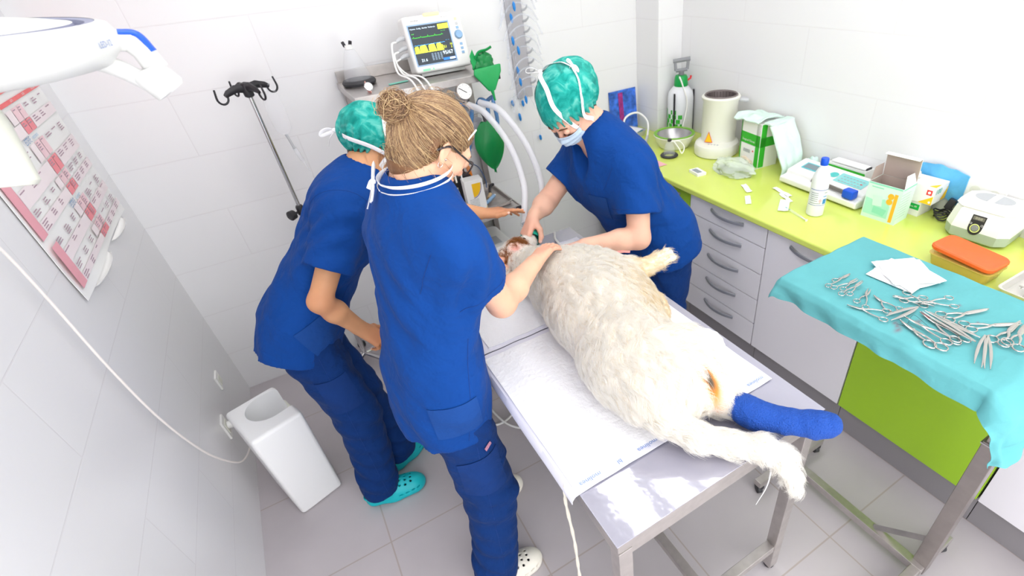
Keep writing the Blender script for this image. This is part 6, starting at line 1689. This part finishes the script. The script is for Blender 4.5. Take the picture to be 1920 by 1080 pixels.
# A: cap, mask hanging, ties, pearl earring
hair_shell(A_, HAIRD, .995); cap_mesh(A_, .95, 9, 0)
mask_on(A_, MASKM)
ad_ = lambda d, k=1.04: capdir(A_, 1, d, k=k*1.185, c0=(0, -.027, .045))
for s in (1, -1):
    lo_ = A_['Ph'](s*.066, .045, -.014); lo2 = A_['Ph'](s*.062, .035, -.082)
    ribbon(A_['t'], [lo_, ad_((s*.78, .45, -.42), 1.0), ad_((s*.95, -.05, -.3), 1.02), ad_((s*.70, -.60, -.38)), ad_((.05, -.86, -.45))], .0062, 'mask_tie')
    ribbon(A_['t'], [lo2, A_['Ph'](s*.080, .022, -.055), ad_((s*.86, .42, -.12), 1.04), ad_((s*.92, .2, .32)), ad_((s*.66, .03, .74)), ad_((0, -.05, 1.0))], .0062, 'mask_tie')
bow(A_, ad_((.05, -.88, -.46), 1.08), (-.65, .35, -.1), (.2, -.2, 1), 1.1); bow(A_, ad_((.1, -.02, 1.0), 1.06), (.3, -.6, .2), (-.4, .1, 1), .55)
def bead(p, c, r, m, n='earring'): return MB().bm((lambda b: (bmesh.ops.create_uvsphere(b, u_segments=12, v_segments=8, radius=r), b)[1])(bmesh.new()), T=Matrix.Translation(V(c))).build(n, m, p['t'])
for s in (-1, 1): bead(A_, A_['Ph'](s*.083, -.006, -.042), .0052, mat('pearl%d' % s, '#efe9e2', .2))
# B: hair drawn back into a bun
BH = bpy.data.materials.new('blond_brown_hair'); BH.use_nodes = True
_nt = BH.node_tree; _b = _nt.nodes['Principled BSDF']; _b.inputs['Roughness'].default_value = .38
_hi = _nt.nodes.new('ShaderNodeHairInfo'); _cr = _nt.nodes.new('ShaderNodeValToRGB')
_cr.color_ramp.elements[0].color = lin('#62483a'); _cr.color_ramp.elements[1].color = lin('#d6b88a')
_e = _cr.color_ramp.elements.new(.5); _e.color = lin('#977453')
_nt.links.new(_hi.outputs['Random'], _cr.inputs[0]); _nt.links.new(_cr.outputs[0], _b.inputs['Base Color'])
SHELL = mat('hair_base', '#7a5538', .5, var=.2, vscale=30)
hs = hair_shell(B_, SHELL, .985)
def strands(name, curves, radii, m, par):
    """hair strands as one curves object; curves: array (n, k, 3)"""
    hc = bpy.data.hair_curves.new(name); n, k, _ = curves.shape
    hc.add_curves([k]*n)
    hc.attributes['position'].data.foreach_set('vector', curves.reshape(-1).astype(np.float32))
    ra = hc.attributes.new('radius', 'FLOAT', 'POINT') if 'radius' not in hc.attributes else hc.attributes['radius']
    ra.data.foreach_set('value', np.broadcast_to(radii, (n, k)).reshape(-1).astype(np.float32))
    hc.materials.append(M[m] if isinstance(m, str) else m)
    o = bpy.data.objects.new(name, hc); COL.objects.link(o)
    if par is not None: o.parent = par
    o['kind'] = 'stuff'
    return o
r_ = np.random.default_rng(3); sc_ = .885
Ph, R = B_['Ph'], B_['Rh']
vs = np.array([v.co[:] for v in hs.data.vertices]); c0 = Ph(0, -.016, .032)
def loc_(P): return ((P-c0)@R)/sc_
L_ = loc_(vs)/np.array([.0775, .0975, .0855]); rad = np.linalg.norm(L_, axis=1)
ok = np.where((rad > .93))[0]
lp = loc_(vs); ok = ok[~((lp[ok][:, 1] > -.034) & (lp[ok][:, 1] < .016) & (lp[ok][:, 2] < .026) & (np.abs(lp[ok][:, 0]) > .06))]
seeds = L_[r_.choice(ok, 9000)]
bund = nrm_((0, -.985, .16)); K = 14
D0 = seeds/np.linalg.norm(seeds, axis=1)[:, None]; R0 = np.linalg.norm(seeds, axis=1)+.004
om = np.arccos(np.clip(D0@bund, -1, 1)); tt = np.linspace(0, 1, K)[None, :]
tgt = bund+r_.normal(size=(len(D0), 3))*.07; tgt /= np.linalg.norm(tgt, axis=1)[:, None]
om = np.arccos(np.clip((D0*tgt).sum(1), -1, 1))[:, None]
w0 = np.sin((1-tt)*om)/np.sin(om); w1 = np.sin(tt*om)/np.sin(om)
U = w0[..., None]*D0[:, None]+w1[..., None]*tgt[:, None]
lift = 1.0+.022*np.sin(PI*tt)+r_.uniform(0, .035, len(D0))[:, None]+.012*np.sin(5*np.arctan2(D0[:, 0], D0[:, 2])*6)[:, None]*np.sin(PI*tt)
U = U*(1+(np.minimum(R0, 1.4)[:, None]-1)*(1-tt)**1.7)[..., None]*lift[..., None]
U += .012*np.sin(9*tt+r_.uniform(0, 6, (len(D0), 1)))[..., None]*r_.normal(size=(len(D0), 1, 3))*.5*np.sin(PI*tt)[..., None]
Wd = c0+sc_*(U*np.array([.0775, .0975, .0855]))@R.T
_bv = BVHTree.FromPolygons([v.co for v in hs.data.vertices], [f.vertices[:] for f in hs.data.polygons])
for i in range(len(Wd)):
    lf = r_.uniform(.0006, .0034)
    for j in range(K-2):
        h = _bv.find_nearest(V(Wd[i, j]))
        w_ = .92*min(1, (K-1-j)/4); t_ = j/(K-1)
        Wd[i, j] = Wd[i, j]*(1-w_)+np.array(h[0]+h[1]*(lf+.0035*math.sin(PI*t_)*lf/.0034))*w_
strands('swept_hair', Wd, .00042*np.ones(K), BH, B_['t'])
bc_ = Ph(.004, -.143, .026); coils = []
for i in range(1500):
    ax = nrm_(bund@R.T*0+R@nrm_((.35, -.9, .2))+r_.normal(size=3)*.55); a = nrm_(np.cross(ax, r_.normal(size=3))); b = np.cross(ax, a)
    t0 = r_.uniform(0, 6.28); th = t0+np.linspace(0, r_.uniform(2.2, 4.2), K); rr = .0215+.009*r_.random()+.004*np.sin(3*th)
    P_ = bc_+a*(rr*np.cos(th))[:, None]+b*(rr*1.02*np.sin(th))[:, None]+ax*(r_.normal()*.010+.006*np.sin(th*2+i))[:, None] if 0 else bc_+np.outer(rr*np.cos(th), a)+np.outer(rr*np.sin(th), b)+np.outer(.006*np.sin(th*2+i)+r_.normal()*.010, ax)
    coils.append(P_)
strands('hair_bun', np.array(coils), .00048*np.ones(K), BH, B_['t'])
bead(B_, bc_, .022, SHELL, 'bun_core')
fly = []
for i in range(260):
    s = vs[r_.integers(len(vs))]
    while (s-c0)@R[:, 1] > .015: s = vs[r_.integers(len(vs))]
    n_ = nrm_(s-c0); t_ = nrm_(np.cross(n_, r_.normal(size=3))); l = r_.uniform(.015, .05)
    low = (s-c0)@R[:, 2] < -.03
    tv = np.linspace(0, 1, K)[:, None]
    fly.append(s+n_*(.003+.014*np.sin(tv*2.2)*(1 if not low else .6))+t_*l*tv+np.array([0, 0, -1.])*(l*.9*tv**2 if low else .2*l*tv**2))
strands('loose_hair', np.array(fly), .0003*np.ones(K), BH, B_['t'])
MB().tube([Ph(.068, .045, .092), Ph(.079, .030, .055)], [(.0016, .0022)]*2, 8).build('hair_pin', 'cream', B_['t'])
# glasses
FR = mat('dark_glasses_frame', '#2a2226', .3)
gl = MB()
for s in (-1, 1):
    cc = [Ph(s*.034+.025*math.cos(a)*(1.0), .103-.010*abs(math.cos(a))*(.5+.5*math.cos(a)*s), .000+.0195*math.sin(a)*(1 if math.sin(a) < 0 else .85)) for a in [2*PI*k/26 for k in range(27)]]
    gl.tube(cc, .0021, 8)
gl.tube(spline([Ph(-.010, .106, .006), Ph(0, .110, .009), Ph(.010, .106, .006)], 4), .002, 8)
GF = gl.build('glasses_frame', FR, B_['t'])
for s in (-1, 1):
    MB().tube(spline([Ph(s*.058, .094, .008), Ph(s*.068, .075, .009), Ph(s*.079, .03, .012), Ph(s*.086, -.006, .014), Ph(s*.086, -.026, .002), Ph(s*.083, -.040, -.014)], 5), [(.0016, .0030)]*26, 8).build('glasses_temple', FR, GF)
    MB().add([Ph(s*.034+.024*math.cos(a), .1025-.009*abs(math.cos(a))*(.5+.5*math.cos(a)*s), .0185*math.sin(a)*(1 if math.sin(a) < 0 else .85)) for a in [2*PI*k/24 for k in range(24)]], [list(range(24))]).build('lens', 'clearer', GF)
    bead(B_, Ph(s*.0835, -.004, -.022), .0026, 'chrome', 'ear_stud')
    MB().tube([Ph(s*.082+.0*k, -.010+.0065*math.cos(a), -.040+.0075*math.sin(a)) for k, a in enumerate([2*PI*k/14 for k in range(15)])], .0009, 6).build('earring', 'chrome', B_['t'])
# white tie round the neck with a bow at the nape, mask hanging below the chin
q = B_['q']; N_, up, ft, rt = q['N'], B_['up'], B_['ft'], B_['rt']
for k, dz in enumerate((.014, .032)):
    lp = [N_+up*(dz-.018*math.cos(a)*(-1))*1+ft*(.086*math.cos(a))+rt*(.088*math.sin(a)) for a in [PI+.06+(2*PI-.12)*i/16 for i in range(17)]]
    ribbon(B_['t'], lp, .0050, 'neck_tie', n=4)
bow(B_, N_+up*.015-ft*.092-rt*.03, ft*.35-rt*.5+up*.75, up*.7+ft*.3, .95)
mk = MB().sheet(lambda u, v: N_+ft*(.080+.010*math.sin(PI*u)+.02*v)+rt*(.11*(u-.5))-up*(.02+.085*v+.004*math.sin(v*20)), 20, 20, th=.0014).build('hanging_mask', MASKM, B_['t'])
patch_on(B_['top'], q['PEL']+np.array([.0, -.36, -.005]), (1, 0, 0), (0, 0, 1), .13, .11, (0, 1, 0), 'hip_pocket', SEAM)
patch_on(B_['tr'], np.array([.845, -2.1, .66])-B_['off'], (1, -.05, 0), (0, 0, 1), .13, .15, (0, 1, 0), 'cargo_pocket', SEAM2)
patch_on(B_['tr'], np.array([.905, -2.1, .765])-B_['off'], (1, -.05, .25), (-.25, 0, 1), .026, .012, (-.1, 1, 0), 'fabric_tag', mat('tag_red', '#b07a90', .8, var=.3, vscale=300), 6, 6, .004)
q = A_['q']
patch_on(A_['tr'], np.array([.53, -1.5, .66])-A_['off'], (1, 0, 0), (-.1, 0, 1), .11, .16, (0, 1, 0), 'cargo_pocket', SEAM2)
patch_on(A_['top'], np.array([.56, -1.5, .93])-A_['off'], (1, 0, .3), (-.3, 0, 1), .12, .12, (0, 1, 0), 'hip_pocket', SEAM)

SEAMT = mat('seam_thread', '#0b357a', .8)
def ring_seam(p, c, ax, name, rmax=.16, out=.24, r=.0007, keep=None):
    o = p['top']; bv_ = BVHTree.FromPolygons([v.co for v in o.data.vertices], [f.vertices[:] for f in o.data.polygons])
    ax = nrm_(ax); e1 = nrm_(np.cross(ax, (.3, .2, 1))); e2 = np.cross(ax, e1); run = []; runs = []
    for i in range(65):
        th = 2*PI*i/64; d = e1*math.cos(th)+e2*math.sin(th); h = bv_.ray_cast(V(c+d*out), V(-d), out)
        if h[0] is not None and (h[0]-V(c)).length < rmax: run.append(h[0]+h[1]*.0006)
        else:
            if len(run) > 5: runs.append(run)
            run = []
    if len(run) > 5: runs.append(run)
    for k, rn in enumerate(runs[:1]): MB().tube(rn, r, 6).build(name, SEAMT, o)
def line_seam(o, a, b, d, name, n=24, r=.0007):
    bv_ = BVHTree.FromPolygons([v.co for v in o.data.vertices], [f.vertices[:] for f in o.data.polygons]); pts = []
    for i in range(n+1):
        s = V(a).lerp(V(b), i/n); h = bv_.ray_cast(s, V(d).normalized(), .6)
        if h[0] is not None: pts.append(h[0]+h[1]*.0006)
    if len(pts) > 5: MB().tube(pts, r, 6).build(name, SEAMT, o)
for p_, sl in ((A_, .62), (B_, .48), (C_, .62)):
    q = p_['q']
    for k in 'RL':
        d = q['E'+k]-q['S'+k]; ring_seam(p_, q['S'+k]+d*(sl-.075), d, 'sleeve_hem', .12)
        ring_seam(p_, q['S'+k]-p_['rt']*(.018 if k == 'R' else -.018), d*.35+nrm_(p_['rt'])*np.linalg.norm(d)*(1 if k == 'R' else -1)*.65, 'armhole_seam', .15)
qb = B_['q']; line_seam(B_['top'], qb['CH']+np.array([.02, -.5, -.12]), qb['HEM']+np.array([.02, -.5, .03]), (0, 1, 0), 'side_seam')
qa = A_['q']; line_seam(A_['top'], qa['CH']+np.array([-.0, -.6, -.10]), qa['HEM']+np.array([.02, -.6, .03]), (0, 1, 0), 'side_seam')
line_seam(B_['tr'], qb['HIR']+np.array([.02, -.5, -.02]), qb['AR']+np.array([.02, -.5, .0]), (0, 1, 0), 'leg_seam')
line_seam(A_['tr'], qa['HIR']+np.array([.02, -.5, -.02]), qa['AR']+np.array([.02, -.5, .0]), (0, 1, 0), 'leg_seam')
for p_ in (A_, B_, C_): del p_['t']['centre']
# ------------------------------------------------------------------ the dog
DOGM = mat('dog_skin_and_undercoat', '#f3ece2', .75, var=.05, vscale=14)
_nt = DOGM.node_tree; _b = _nt.nodes['Principled BSDF']
_src = _b.inputs['Base Color'].links[0].from_socket
for nm_, c_ in (('cream', '#e8d2a8'), ('brown', '#a8683a'), ('pink', '#e3a79a'), ('iodine', '#d9852a'), ('dark', '#55483a')):
    _at = _nt.nodes.new('ShaderNodeAttribute'); _at.attribute_name = nm_
    _mx = _nt.nodes.new('ShaderNodeMix'); _mx.data_type = 'RGBA'; _mx.inputs[7].default_value = lin(c_)
    _nt.links.new(_at.outputs['Fac'], _mx.inputs[0]); _nt.links.new(_src, _mx.inputs[6]); _src = _mx.outputs[2]
_nt.links.new(_src, _b.inputs['Base Color'])
DO = V((1.37, -1.85, .8830))
d_ = thing('dog', 'white long-haired dog with brown ears lying on its side on the operating table', 'dog', DO)
def dg(*p): return np.array(p, float)-np.array(DO)
S = Sculpt(); fz = ((0, 0, 1), .70)
S.cone(dg(1.405, -1.60, .985), dg(1.395, -1.76, .985), .165, .162, .05, fz)
S.cone(dg(1.395, -1.76, .985), dg(1.335, -2.02, .975), .160, .138, .06, fz)
S.cone(dg(1.335, -2.00, .975), dg(1.315, -2.14, .975), .138, .122, .05, ((0, 0, 1), .8))
S.ell(dg(1.47, -1.66, .985), (.105, .12, .095), None, .06)                     # shoulder and forechest
S.cone(dg(1.385, -1.54, .975), dg(1.335, -1.33, .960), .118, .085, .06, ((0, 0, 1), .85))   # neck
S.ell(dg(1.325, -1.235, .958), (.072, .085, .066), None, .04)                  # skull
S.cone(dg(1.365, -1.175, .948), dg(1.435, -1.105, .938), .046, .034, .03)      # muzzle
S.ell(dg(1.345, -1.20, .985), (.04, .04, .03), None, .03)
S.cone(dg(1.275, -1.245, .985), dg(1.232, -1.345, .935), .030, .040, .02, ((.6, -.2, .8), .45))   # ear flap, thrown back
S.cone(dg(1.31, -1.26, 1.018), dg(1.285, -1.30, 1.006), .026, .022, .02, ((.2, -.3, 1), .5))
S.ell(dg(1.306, -1.268, 1.030), (.014, .024, .012), None, .008, True)
S.ell(dg(1.41, -2.12, .985), (.105, .100, .088), None, .05)                    # upper thigh
S.cone(dg(1.42, -2.10, .99), dg(1.475, -2.085, .985), .085, .064, .03)
S.cone(dg(1.40, -2.16, .965), dg(1.450, -2.235, .935), .085, .052, .04)        # lower thigh
S.cone(dg(1.450, -2.235, .935), dg(1.475, -2.275, .925), .052, .036, .03)
S.ell(dg(1.355, -2.20, .965), (.060, .060, .075), None, .04)                   # buttock
# upper foreleg, reaching over the table edge with the paw turned up
fl = [dg(1.50, -1.66, 1.010), dg(1.560, -1.675, 1.015), dg(1.628, -1.685, 1.012), dg(1.672, -1.69, 1.020)]
S.chain(fl, [.066, .040, .026, .028], .03)
S.ell(dg(1.694, -1.692, 1.026), (.034, .030, .024), None, .02)
for k, (y, z) in enumerate(((-.026, .002), (-.009, .014), (.010, .014), (.026, .002))): S.ell(dg(1.722, -1.692+y, 1.029+z), (.018, .011, .013), None, .006)
# lower foreleg tucked on the table
S.chain([dg(1.49, -1.70, .945), dg(1.575, -1.73, .925), dg(1.60, -1.775, .912), dg(1.592, -1.82, .908)], [.062, .040, .032, .030], .03)
# tail, dropping over the table's near edge
TL = [dg(1.275, -2.225, .955), dg(1.315, -2.30, .925), dg(1.375, -2.362, .910), dg(1.435, -2.412, .905), dg(1.470, -2.452, .880), dg(1.492, -2.478, .82), dg(1.508, -2.492, .765)]
S.chain(TL, [.046, .031, .026, .024, .022, .019, .010], .02)
S.half(dg(0, 0, .8785), (0, 0, -1), .006, (dg(1.35, -1.75, .8785), .63)) if 0 else None
P, F = S.run(.0055, lambda P: .0022*noise3(P, 40, 3)+.0012*noise3(P, 95, 4))
ix = P[:, 1] > (-2.40-DO.y); P[:, 2] = np.where(ix, np.maximum(P[:, 2], .0012), P[:, 2])
dog = mesh_np('dog_body', P, F, DOGM, d_, relax=1)
P = np.array([v.co[:] for v in dog.data.vertices])
def blob(c, r): return np.exp(-((((P-dg(*c))/np.array(r))**2).sum(1))**1.5)
cream = np.clip(.75*blob((1.52, -1.86, .98), (.10, .14, .12))+.5*blob((1.47, -1.70, 1.07), (.06, .05, .03))+.5*blob((1.6, -1.70, 1.0), (.10, .09, .08))+.35*blob((1.46, -2.40, .90), (.1, .1, .06)), 0, 1)
brown = np.clip(blob((1.262, -1.30, .965), (.05, .085, .06))+blob((1.345, -1.225, 1.03), (.045, .045, .03))*.9+.5*blob((1.385, -1.17, .985), (.03, .03, .02)), 0, 1)
pink = np.clip(blob((1.306, -1.275, 1.02), (.026, .032, .025))+.45*blob((1.40, -2.02, 1.05), (.05, .05, .03))+.4*blob((1.345, -2.262, .95), (.03, .02, .03))+.3*blob((1.375, -2.215, 1.03), (.03, .03, .03)), 0, 1)
WX = np.array([1.418, -2.245, .985])
ax_ = nrm_((.10, -.35, -.93)); dl = P-dg(*WX); al = dl@ax_; pr_ = np.sqrt(np.maximum(((dl)**2).sum(1)-al**2, 0))
iod = np.clip(1.6*np.exp(-(al/.064)**4-(pr_/.026)**2), 0, 1); drk = np.clip(1.8*np.exp(-((al+.022)/.032)**4-(pr_/.013)**2), 0, 1)
for n_, v_ in (('cream', cream), ('brown', brown), ('pink', pink), ('iodine', iod), ('dark', drk)): set_tint(dog, v_, n_)
bead2 = lambda par, c, r, m, n, sc=(1, 1, 1): MB().bm((lambda b: (bmesh.ops.create_uvsphere(b, u_segments=16, v_segments=10, radius=1), b)[1])(bmesh.new()), T=Matrix.Translation(V(dg(*c))) @ Matrix.Diagonal((r*sc[0], r*sc[1], r*sc[2], 1))).build(n, m, par)
bead2(d_, (1.455, -1.088, .945), .019, mat('dog_nose', '#2c2422', .35), 'nose', (1, .8, .9))
bead2(d_, (1.378, -1.196, 1.004), .010, mat('dog_eye', '#1d1713', .1), 'eye')
PADM = mat('paw_pad', '#5a4a44', .6)
for k, (y, z, r) in enumerate(((-.026, .0, .009), (-.009, .010, .009), (.010, .010, .009), (.026, .0, .009))): bead2(d_, (1.737, -1.692+y, 1.025+z), r, PADM, 'paw_pad', (.6, 1, 1))
bead2(d_, (1.720, -1.692, 1.014), .016, PADM, 'paw_pad', (.7, 1.1, .7))
# bandage over the operated leg and the blue cast
bd = MB(); 
BS = Sculpt(); BS.cone(dg(1.465, -2.105, 1.000), dg(1.515, -2.115, .985), .058, .055, .02); BS.cone(dg(1.515, -2.115, .985), dg(1.525, -2.125, .945), .054, .050, .02)
BP, BF = BS.run(.004, lambda P: .0012*np.sin(P[:, 1]*260+P[:, 2]*120)+.001*noise3(P, 60, 1))
mesh_np('white_bandage', BP, BF, mat('bandage_white', '#f4f3f3', .9, bump=.4, bscale=120), d_)
CS = Sculpt(); CS.chain([dg(1.468, -2.268, .928), dg(1.482, -2.312, .925), dg(1.492, -2.338, .922), dg(1.540, -2.400, .922), dg(1.588, -2.452, .924), dg(1.612, -2.472, .926)], [.036, .040, .041, .034, .036, .034], .012)
CS.half(dg(1.466, -2.262, .928), (-.3, .95, .05), .004, (dg(1.466, -2.262, .928), .07))
CP, CF = CS.run(.0034, lambda P: .0009*np.sin((P@nrm_((.55, -.7, .45)))*190)*(noise3(P, 30, 2) > -.2)+.0007*noise3(P, 260, 5)+.0005*noise3(P, 400, 6))
cst = mesh_np('blue_cast', CP, CF, mat('cast_blue', '#1250b4', .6, bump=1.0, bscale=240), d_)
cst['label'] = 'bright blue wrapped cast on the hind leg'
# coat: long soft locks laid from head to tail
me = dog.data; me.calc_loop_triangles()
nv = len(P); N = np.zeros((nv, 3)); me.vertices.foreach_get('normal', N.reshape(-1)) if 0 else None
N = np.array([v.normal[:] for v in me.vertices])
r_ = np.random.default_rng(21)
area = np.array([p.area for p in me.polygons]); cen = np.array([p.center[:] for p in me.polygons]); fn_ = np.array([p.normal[:] for p in me.polygons])
ZT_ = cen[:, 2]
# where hair grows: not under the belly on the pad, not under the cast
okf = (fn_[:, 2] > -.55)
w_ = area*okf; W0 = cen+np.array(DO)
_d = W0-WX; _al = _d@nrm_((.10, -.35, -.93)); _pr = np.sqrt(np.maximum((_d**2).sum(1)-_al**2, 0)); bare = np.exp(-(_al/.070)**4-(_pr/.034)**2)
paw = np.exp(-((W0-np.array([1.727, -1.692, 1.027]))**2).sum(1)/.030**2); bare = np.maximum(bare, paw)
handz = np.exp(-((W0-np.array([1.36, -1.50, 1.05]))**2).sum(1)/.07**2)
w_ = w_*(1-np.clip(bare*1.5, 0, 1)); w_ = w_/w_.sum()
tailax = np.array(TL)
def flow(C, Nn):
    d = np.tile(np.array([-.12, -1., -.15]), (len(C), 1))
    X = C+np.array(DO)
    hd = X[:, 1] > -1.33
    d[hd] = np.array([-.4, -1, -.05])
    leg = (X[:, 0] > 1.55) & (X[:, 1] > -1.8); d[leg] = np.array([.9, -.1, -.3])
    th = (X[:, 0] > 1.37) & (X[:, 1] < -2.04) & (X[:, 1] > -2.3); d[th] = np.array([.35, -.75, -.5])
    # along the tail
    for i in range(len(TL)-1):
        a, b = tailax[i], tailax[i+1]; t_ = np.clip(((C-a)@(b-a))/((b-a)@(b-a)), 0, 1)
        m = np.linalg.norm(C-(a+t_[:, None]*(b-a)), axis=1) < .06
        d[m] = nrm_(b-a)
    sw = np.stack([noise3(X, 11, 31), noise3(X, 11, 32), noise3(X, 11, 33)], 1)*.75+np.stack([noise3(X, 30, 34), noise3(X, 30, 35), noise3(X, 30, 36)], 1)*.18
    d = d/np.linalg.norm(d, axis=1)[:, None]+sw
    d -= Nn*(d*Nn).sum(1)[:, None]
    return d/np.maximum(np.linalg.norm(d, axis=1), 1e-6)[:, None]
def coat(name, n, lock, lmin, lmax, sel, m, rad, rise=.28):
    ww = w_*sel; ww = ww/ww.sum()
    f = r_.choice(len(cen), n, p=ww); L = max(1, n//lock)
    side = np.sqrt(area[f])
    T1 = np.cross(fn_[f], r_.normal(size=(n, 3))); T1 /= np.linalg.norm(T1, axis=1)[:, None]+1e-9
    C = cen[f]+T1*(side*r_.uniform(-.6, .6, n))[:, None]; Nn = fn_[f]
    # lock guides: each strand follows the flow at a coarse cell so neighbours clump
    cell = .021; key = np.floor(C/cell).astype(int); Cc = (key+.5)*cell
    h = np.abs(np.sin(key@np.array([12.9898, 78.233, 37.719])))*43758.5453 % 1
    d = flow(Cc, Nn); d -= Nn*(d*Nn).sum(1)[:, None]; d /= np.linalg.norm(d, axis=1)[:, None]+1e-9
    s_ = np.cross(Nn, d); K = 7; tt = np.linspace(0, 1, K)
    l = (lmin+(lmax-lmin)*(.5*h+.5*r_.random(n)))
    pull = (Cc-C); pull -= Nn*(pull*Nn).sum(1)[:, None]
    wav = np.sin(tt[None, :]*(3.5+2*h[:, None])+6.28*h[:, None])-np.sin(6.28*h)[:, None]
    A = C[:, None]+(d*l[:, None])[:, None]*tt[None, :, None]+Nn[:, None]*((l*rise)[:, None]*np.sin(tt*2.4)[None, :]*(.6+.6*h[:, None])+.0008)[..., None]
    A += s_[:, None]*(.16*l[:, None]*wav)[..., None]+pull[:, None]*(tt**1.2*.5)[None, :, None]
    A += r_.normal(size=(n, 1, 3))*.0028*tt[None, :, None]
    A[:, :, 2] -= (.22*l[:, None]*tt[None, :]**2)*(np.abs(Nn[:, 2:3]) < .75)
    flo = A[:, :, 1] > (-2.40-DO.y); A[:, :, 2] = np.where(flo & (A[:, :, 0] < 1.69-DO.x), np.maximum(A[:, :, 2], .002), A[:, :, 2])
    return strands(name, A, rad*(1-.75*tt), m, d_)
Xw = cen+np.array(DO)
cb = np.exp(-((((Xw-np.array([1.262, -1.30, .965]))/np.array([.05, .085, .06]))**2).sum(1))**1.5)+np.exp(-((((Xw-np.array([1.345, -1.225, 1.03]))/np.array([.045, .045, .03]))**2).sum(1))**1.5)
earcup = np.exp(-((Xw-np.array([1.306, -1.272, 1.02]))**2).sum(1)/.026**2)
face = Xw[:, 1] > -1.30
tailm = np.zeros(len(cen), bool)
for i in range(len(TL)-1):
    a, b = tailax[i], tailax[i+1]; t_ = np.clip(((cen-a)@(b-a))/((b-a)@(b-a)), 0, 1); tailm |= np.linalg.norm(cen-(a+t_[:, None]*(b-a)), axis=1) < .052
crm = np.exp(-((((Xw-np.array([1.53, -1.84, .98]))/np.array([.11, .16, .12]))**2).sum(1))**1.5)
def fur_mat(name, a, b):
    m = bpy.data.materials.new(name); m.use_nodes = True; nt = m.node_tree; bs = nt.nodes['Principled BSDF']; bs.inputs['Roughness'].default_value = .6; bs.inputs['Specular IOR Level'].default_value = .25
    hi = nt.nodes.new('ShaderNodeHairInfo'); cr = nt.nodes.new('ShaderNodeValToRGB'); cr.color_ramp.elements[0].color = lin(a); cr.color_ramp.elements[1].color = lin(b)
    nt.links.new(hi.outputs['Random'], cr.inputs[0]); nt.links.new(cr.outputs[0], bs.inputs['Base Color'])
    tl = nt.nodes.new('ShaderNodeBsdfTranslucent'); nt.links.new(cr.outputs[0], tl.inputs[0])
    ms = nt.nodes.new('ShaderNodeMixShader'); ms.inputs[0].default_value = .55
    nt.links.new(bs.outputs[0], ms.inputs[1]); nt.links.new(tl.outputs[0], ms.inputs[2]); nt.links.new(ms.outputs[0], nt.nodes['Material Output'].inputs[0]); return m
FW = fur_mat('white_fur', '#f8f4ed', '#fdfcf9'); FC = fur_mat('cream_fur', '#ead7b2', '#f7eedd'); FB = fur_mat('brown_fur', '#935a30', '#c98f58')
legm = (Xw[:, 0] > 1.57) & (Xw[:, 1] > -1.85)
body = (~face & ~tailm & ~legm).astype(float)*(1-.75*handz)
shaved = np.exp(-((((Xw-np.array([1.44, -2.10, 1.04]))/np.array([.07, .07, .06]))**2).sum(1)))
coat('white_coat', 64000, 24, .022, .048, body*(1-.85*crm)*(1-.8*shaved), FW, .00034, .16)
coat('cream_coat', 12000, 24, .022, .045, body*(.03+crm), FC, .00034, .16)
coat('tail_coat', 8000, 24, .022, .045, tailm.astype(float), FW, .00042, .22)
coat('leg_coat', 4000, 24, .010, .024, legm.astype(float), FC, .0004, .25)
coat('neck_coat', 2500, 20, .006, .014, handz*(~face), FW, .0004, .15)
coat('face_coat', 3500, 16, .006, .014, face*np.clip(1-1.3*cb, 0, 1)*np.clip(1-1.5*earcup, 0, 1), FW, .00035, .2)
coat('brown_coat', 3000, 16, .008, .018, face*np.clip(cb, 0, 1)*np.clip(1-1.5*earcup, 0, 1)+.0, FB, .00035, .2)
# pink collar band at the chest, muzzle mask, lead and card on the table
MB().tube(spline([dg(1.53, -1.585, 1.035), dg(1.565, -1.60, 1.06), dg(1.60, -1.63, 1.062)], 6), [(.006, .0015)]*13, 8).build('pink_band', mat('coral_band', '#f28d84', .6), d_)
t = thing('muzzle_mask', 'teal cone mask held over the dog muzzle by the masked person', 'mask', (1.455, -1.085, .94))
mf = Matrix.Translation((0, 0, 0)) @ V((.42, .62, .30)).to_track_quat('Z', 'Y').to_matrix().to_4x4()
MB().lathe([(.046, -.012), (.047, -.006), (.040, .02), (.030, .040), (.022, .048)], 30, T=mf, cap=(False, False)).build('cone', mat('teal_mask', '#1fa58e', .35), t)
MB().lathe([(.022, .046), (.021, .048), (.018, .068), (.013, .075), (0, .075)], 24, T=mf).build('connector', 'clear', t)
o = MB().tube(spline([(1.615, -1.0, .878), (1.585, -1.06, .880), (1.57, -1.12, .889), (1.555, -1.20, .889), (1.53, -1.26, .889)], 8), .0055, 8).build('monitor_cable', 'white', None); tag(o, 'white cable lying across the far end of the table beside the masked person', 'cable')
o = MB().box((0, 0, .0015), (.06, .085, .002), .0005).build('paper_card', 'paper', None, loc=(1.60, -1.215, .884), rz=-.35); tag(o, 'white paper card on the table behind the dog', 'card')
t = thing('airway_tube', 'clear breathing tube with a yellow end at the far left of the table', 'tube', (1.30, -1.10, .875))
MB().tube(spline([(-.10, .05, .006), (-.06, .075, .03), (-.01, .05, .035), (.035, -.01, .02)], 6), .006, 10).build('tube', 'clear', t); MB().tube([(.03, -.002, .022), (.045, -.025, .014)], .008, 10).build('yellow_connector', mat('pale_yellow_plastic', '#e9df9a', .4), t)
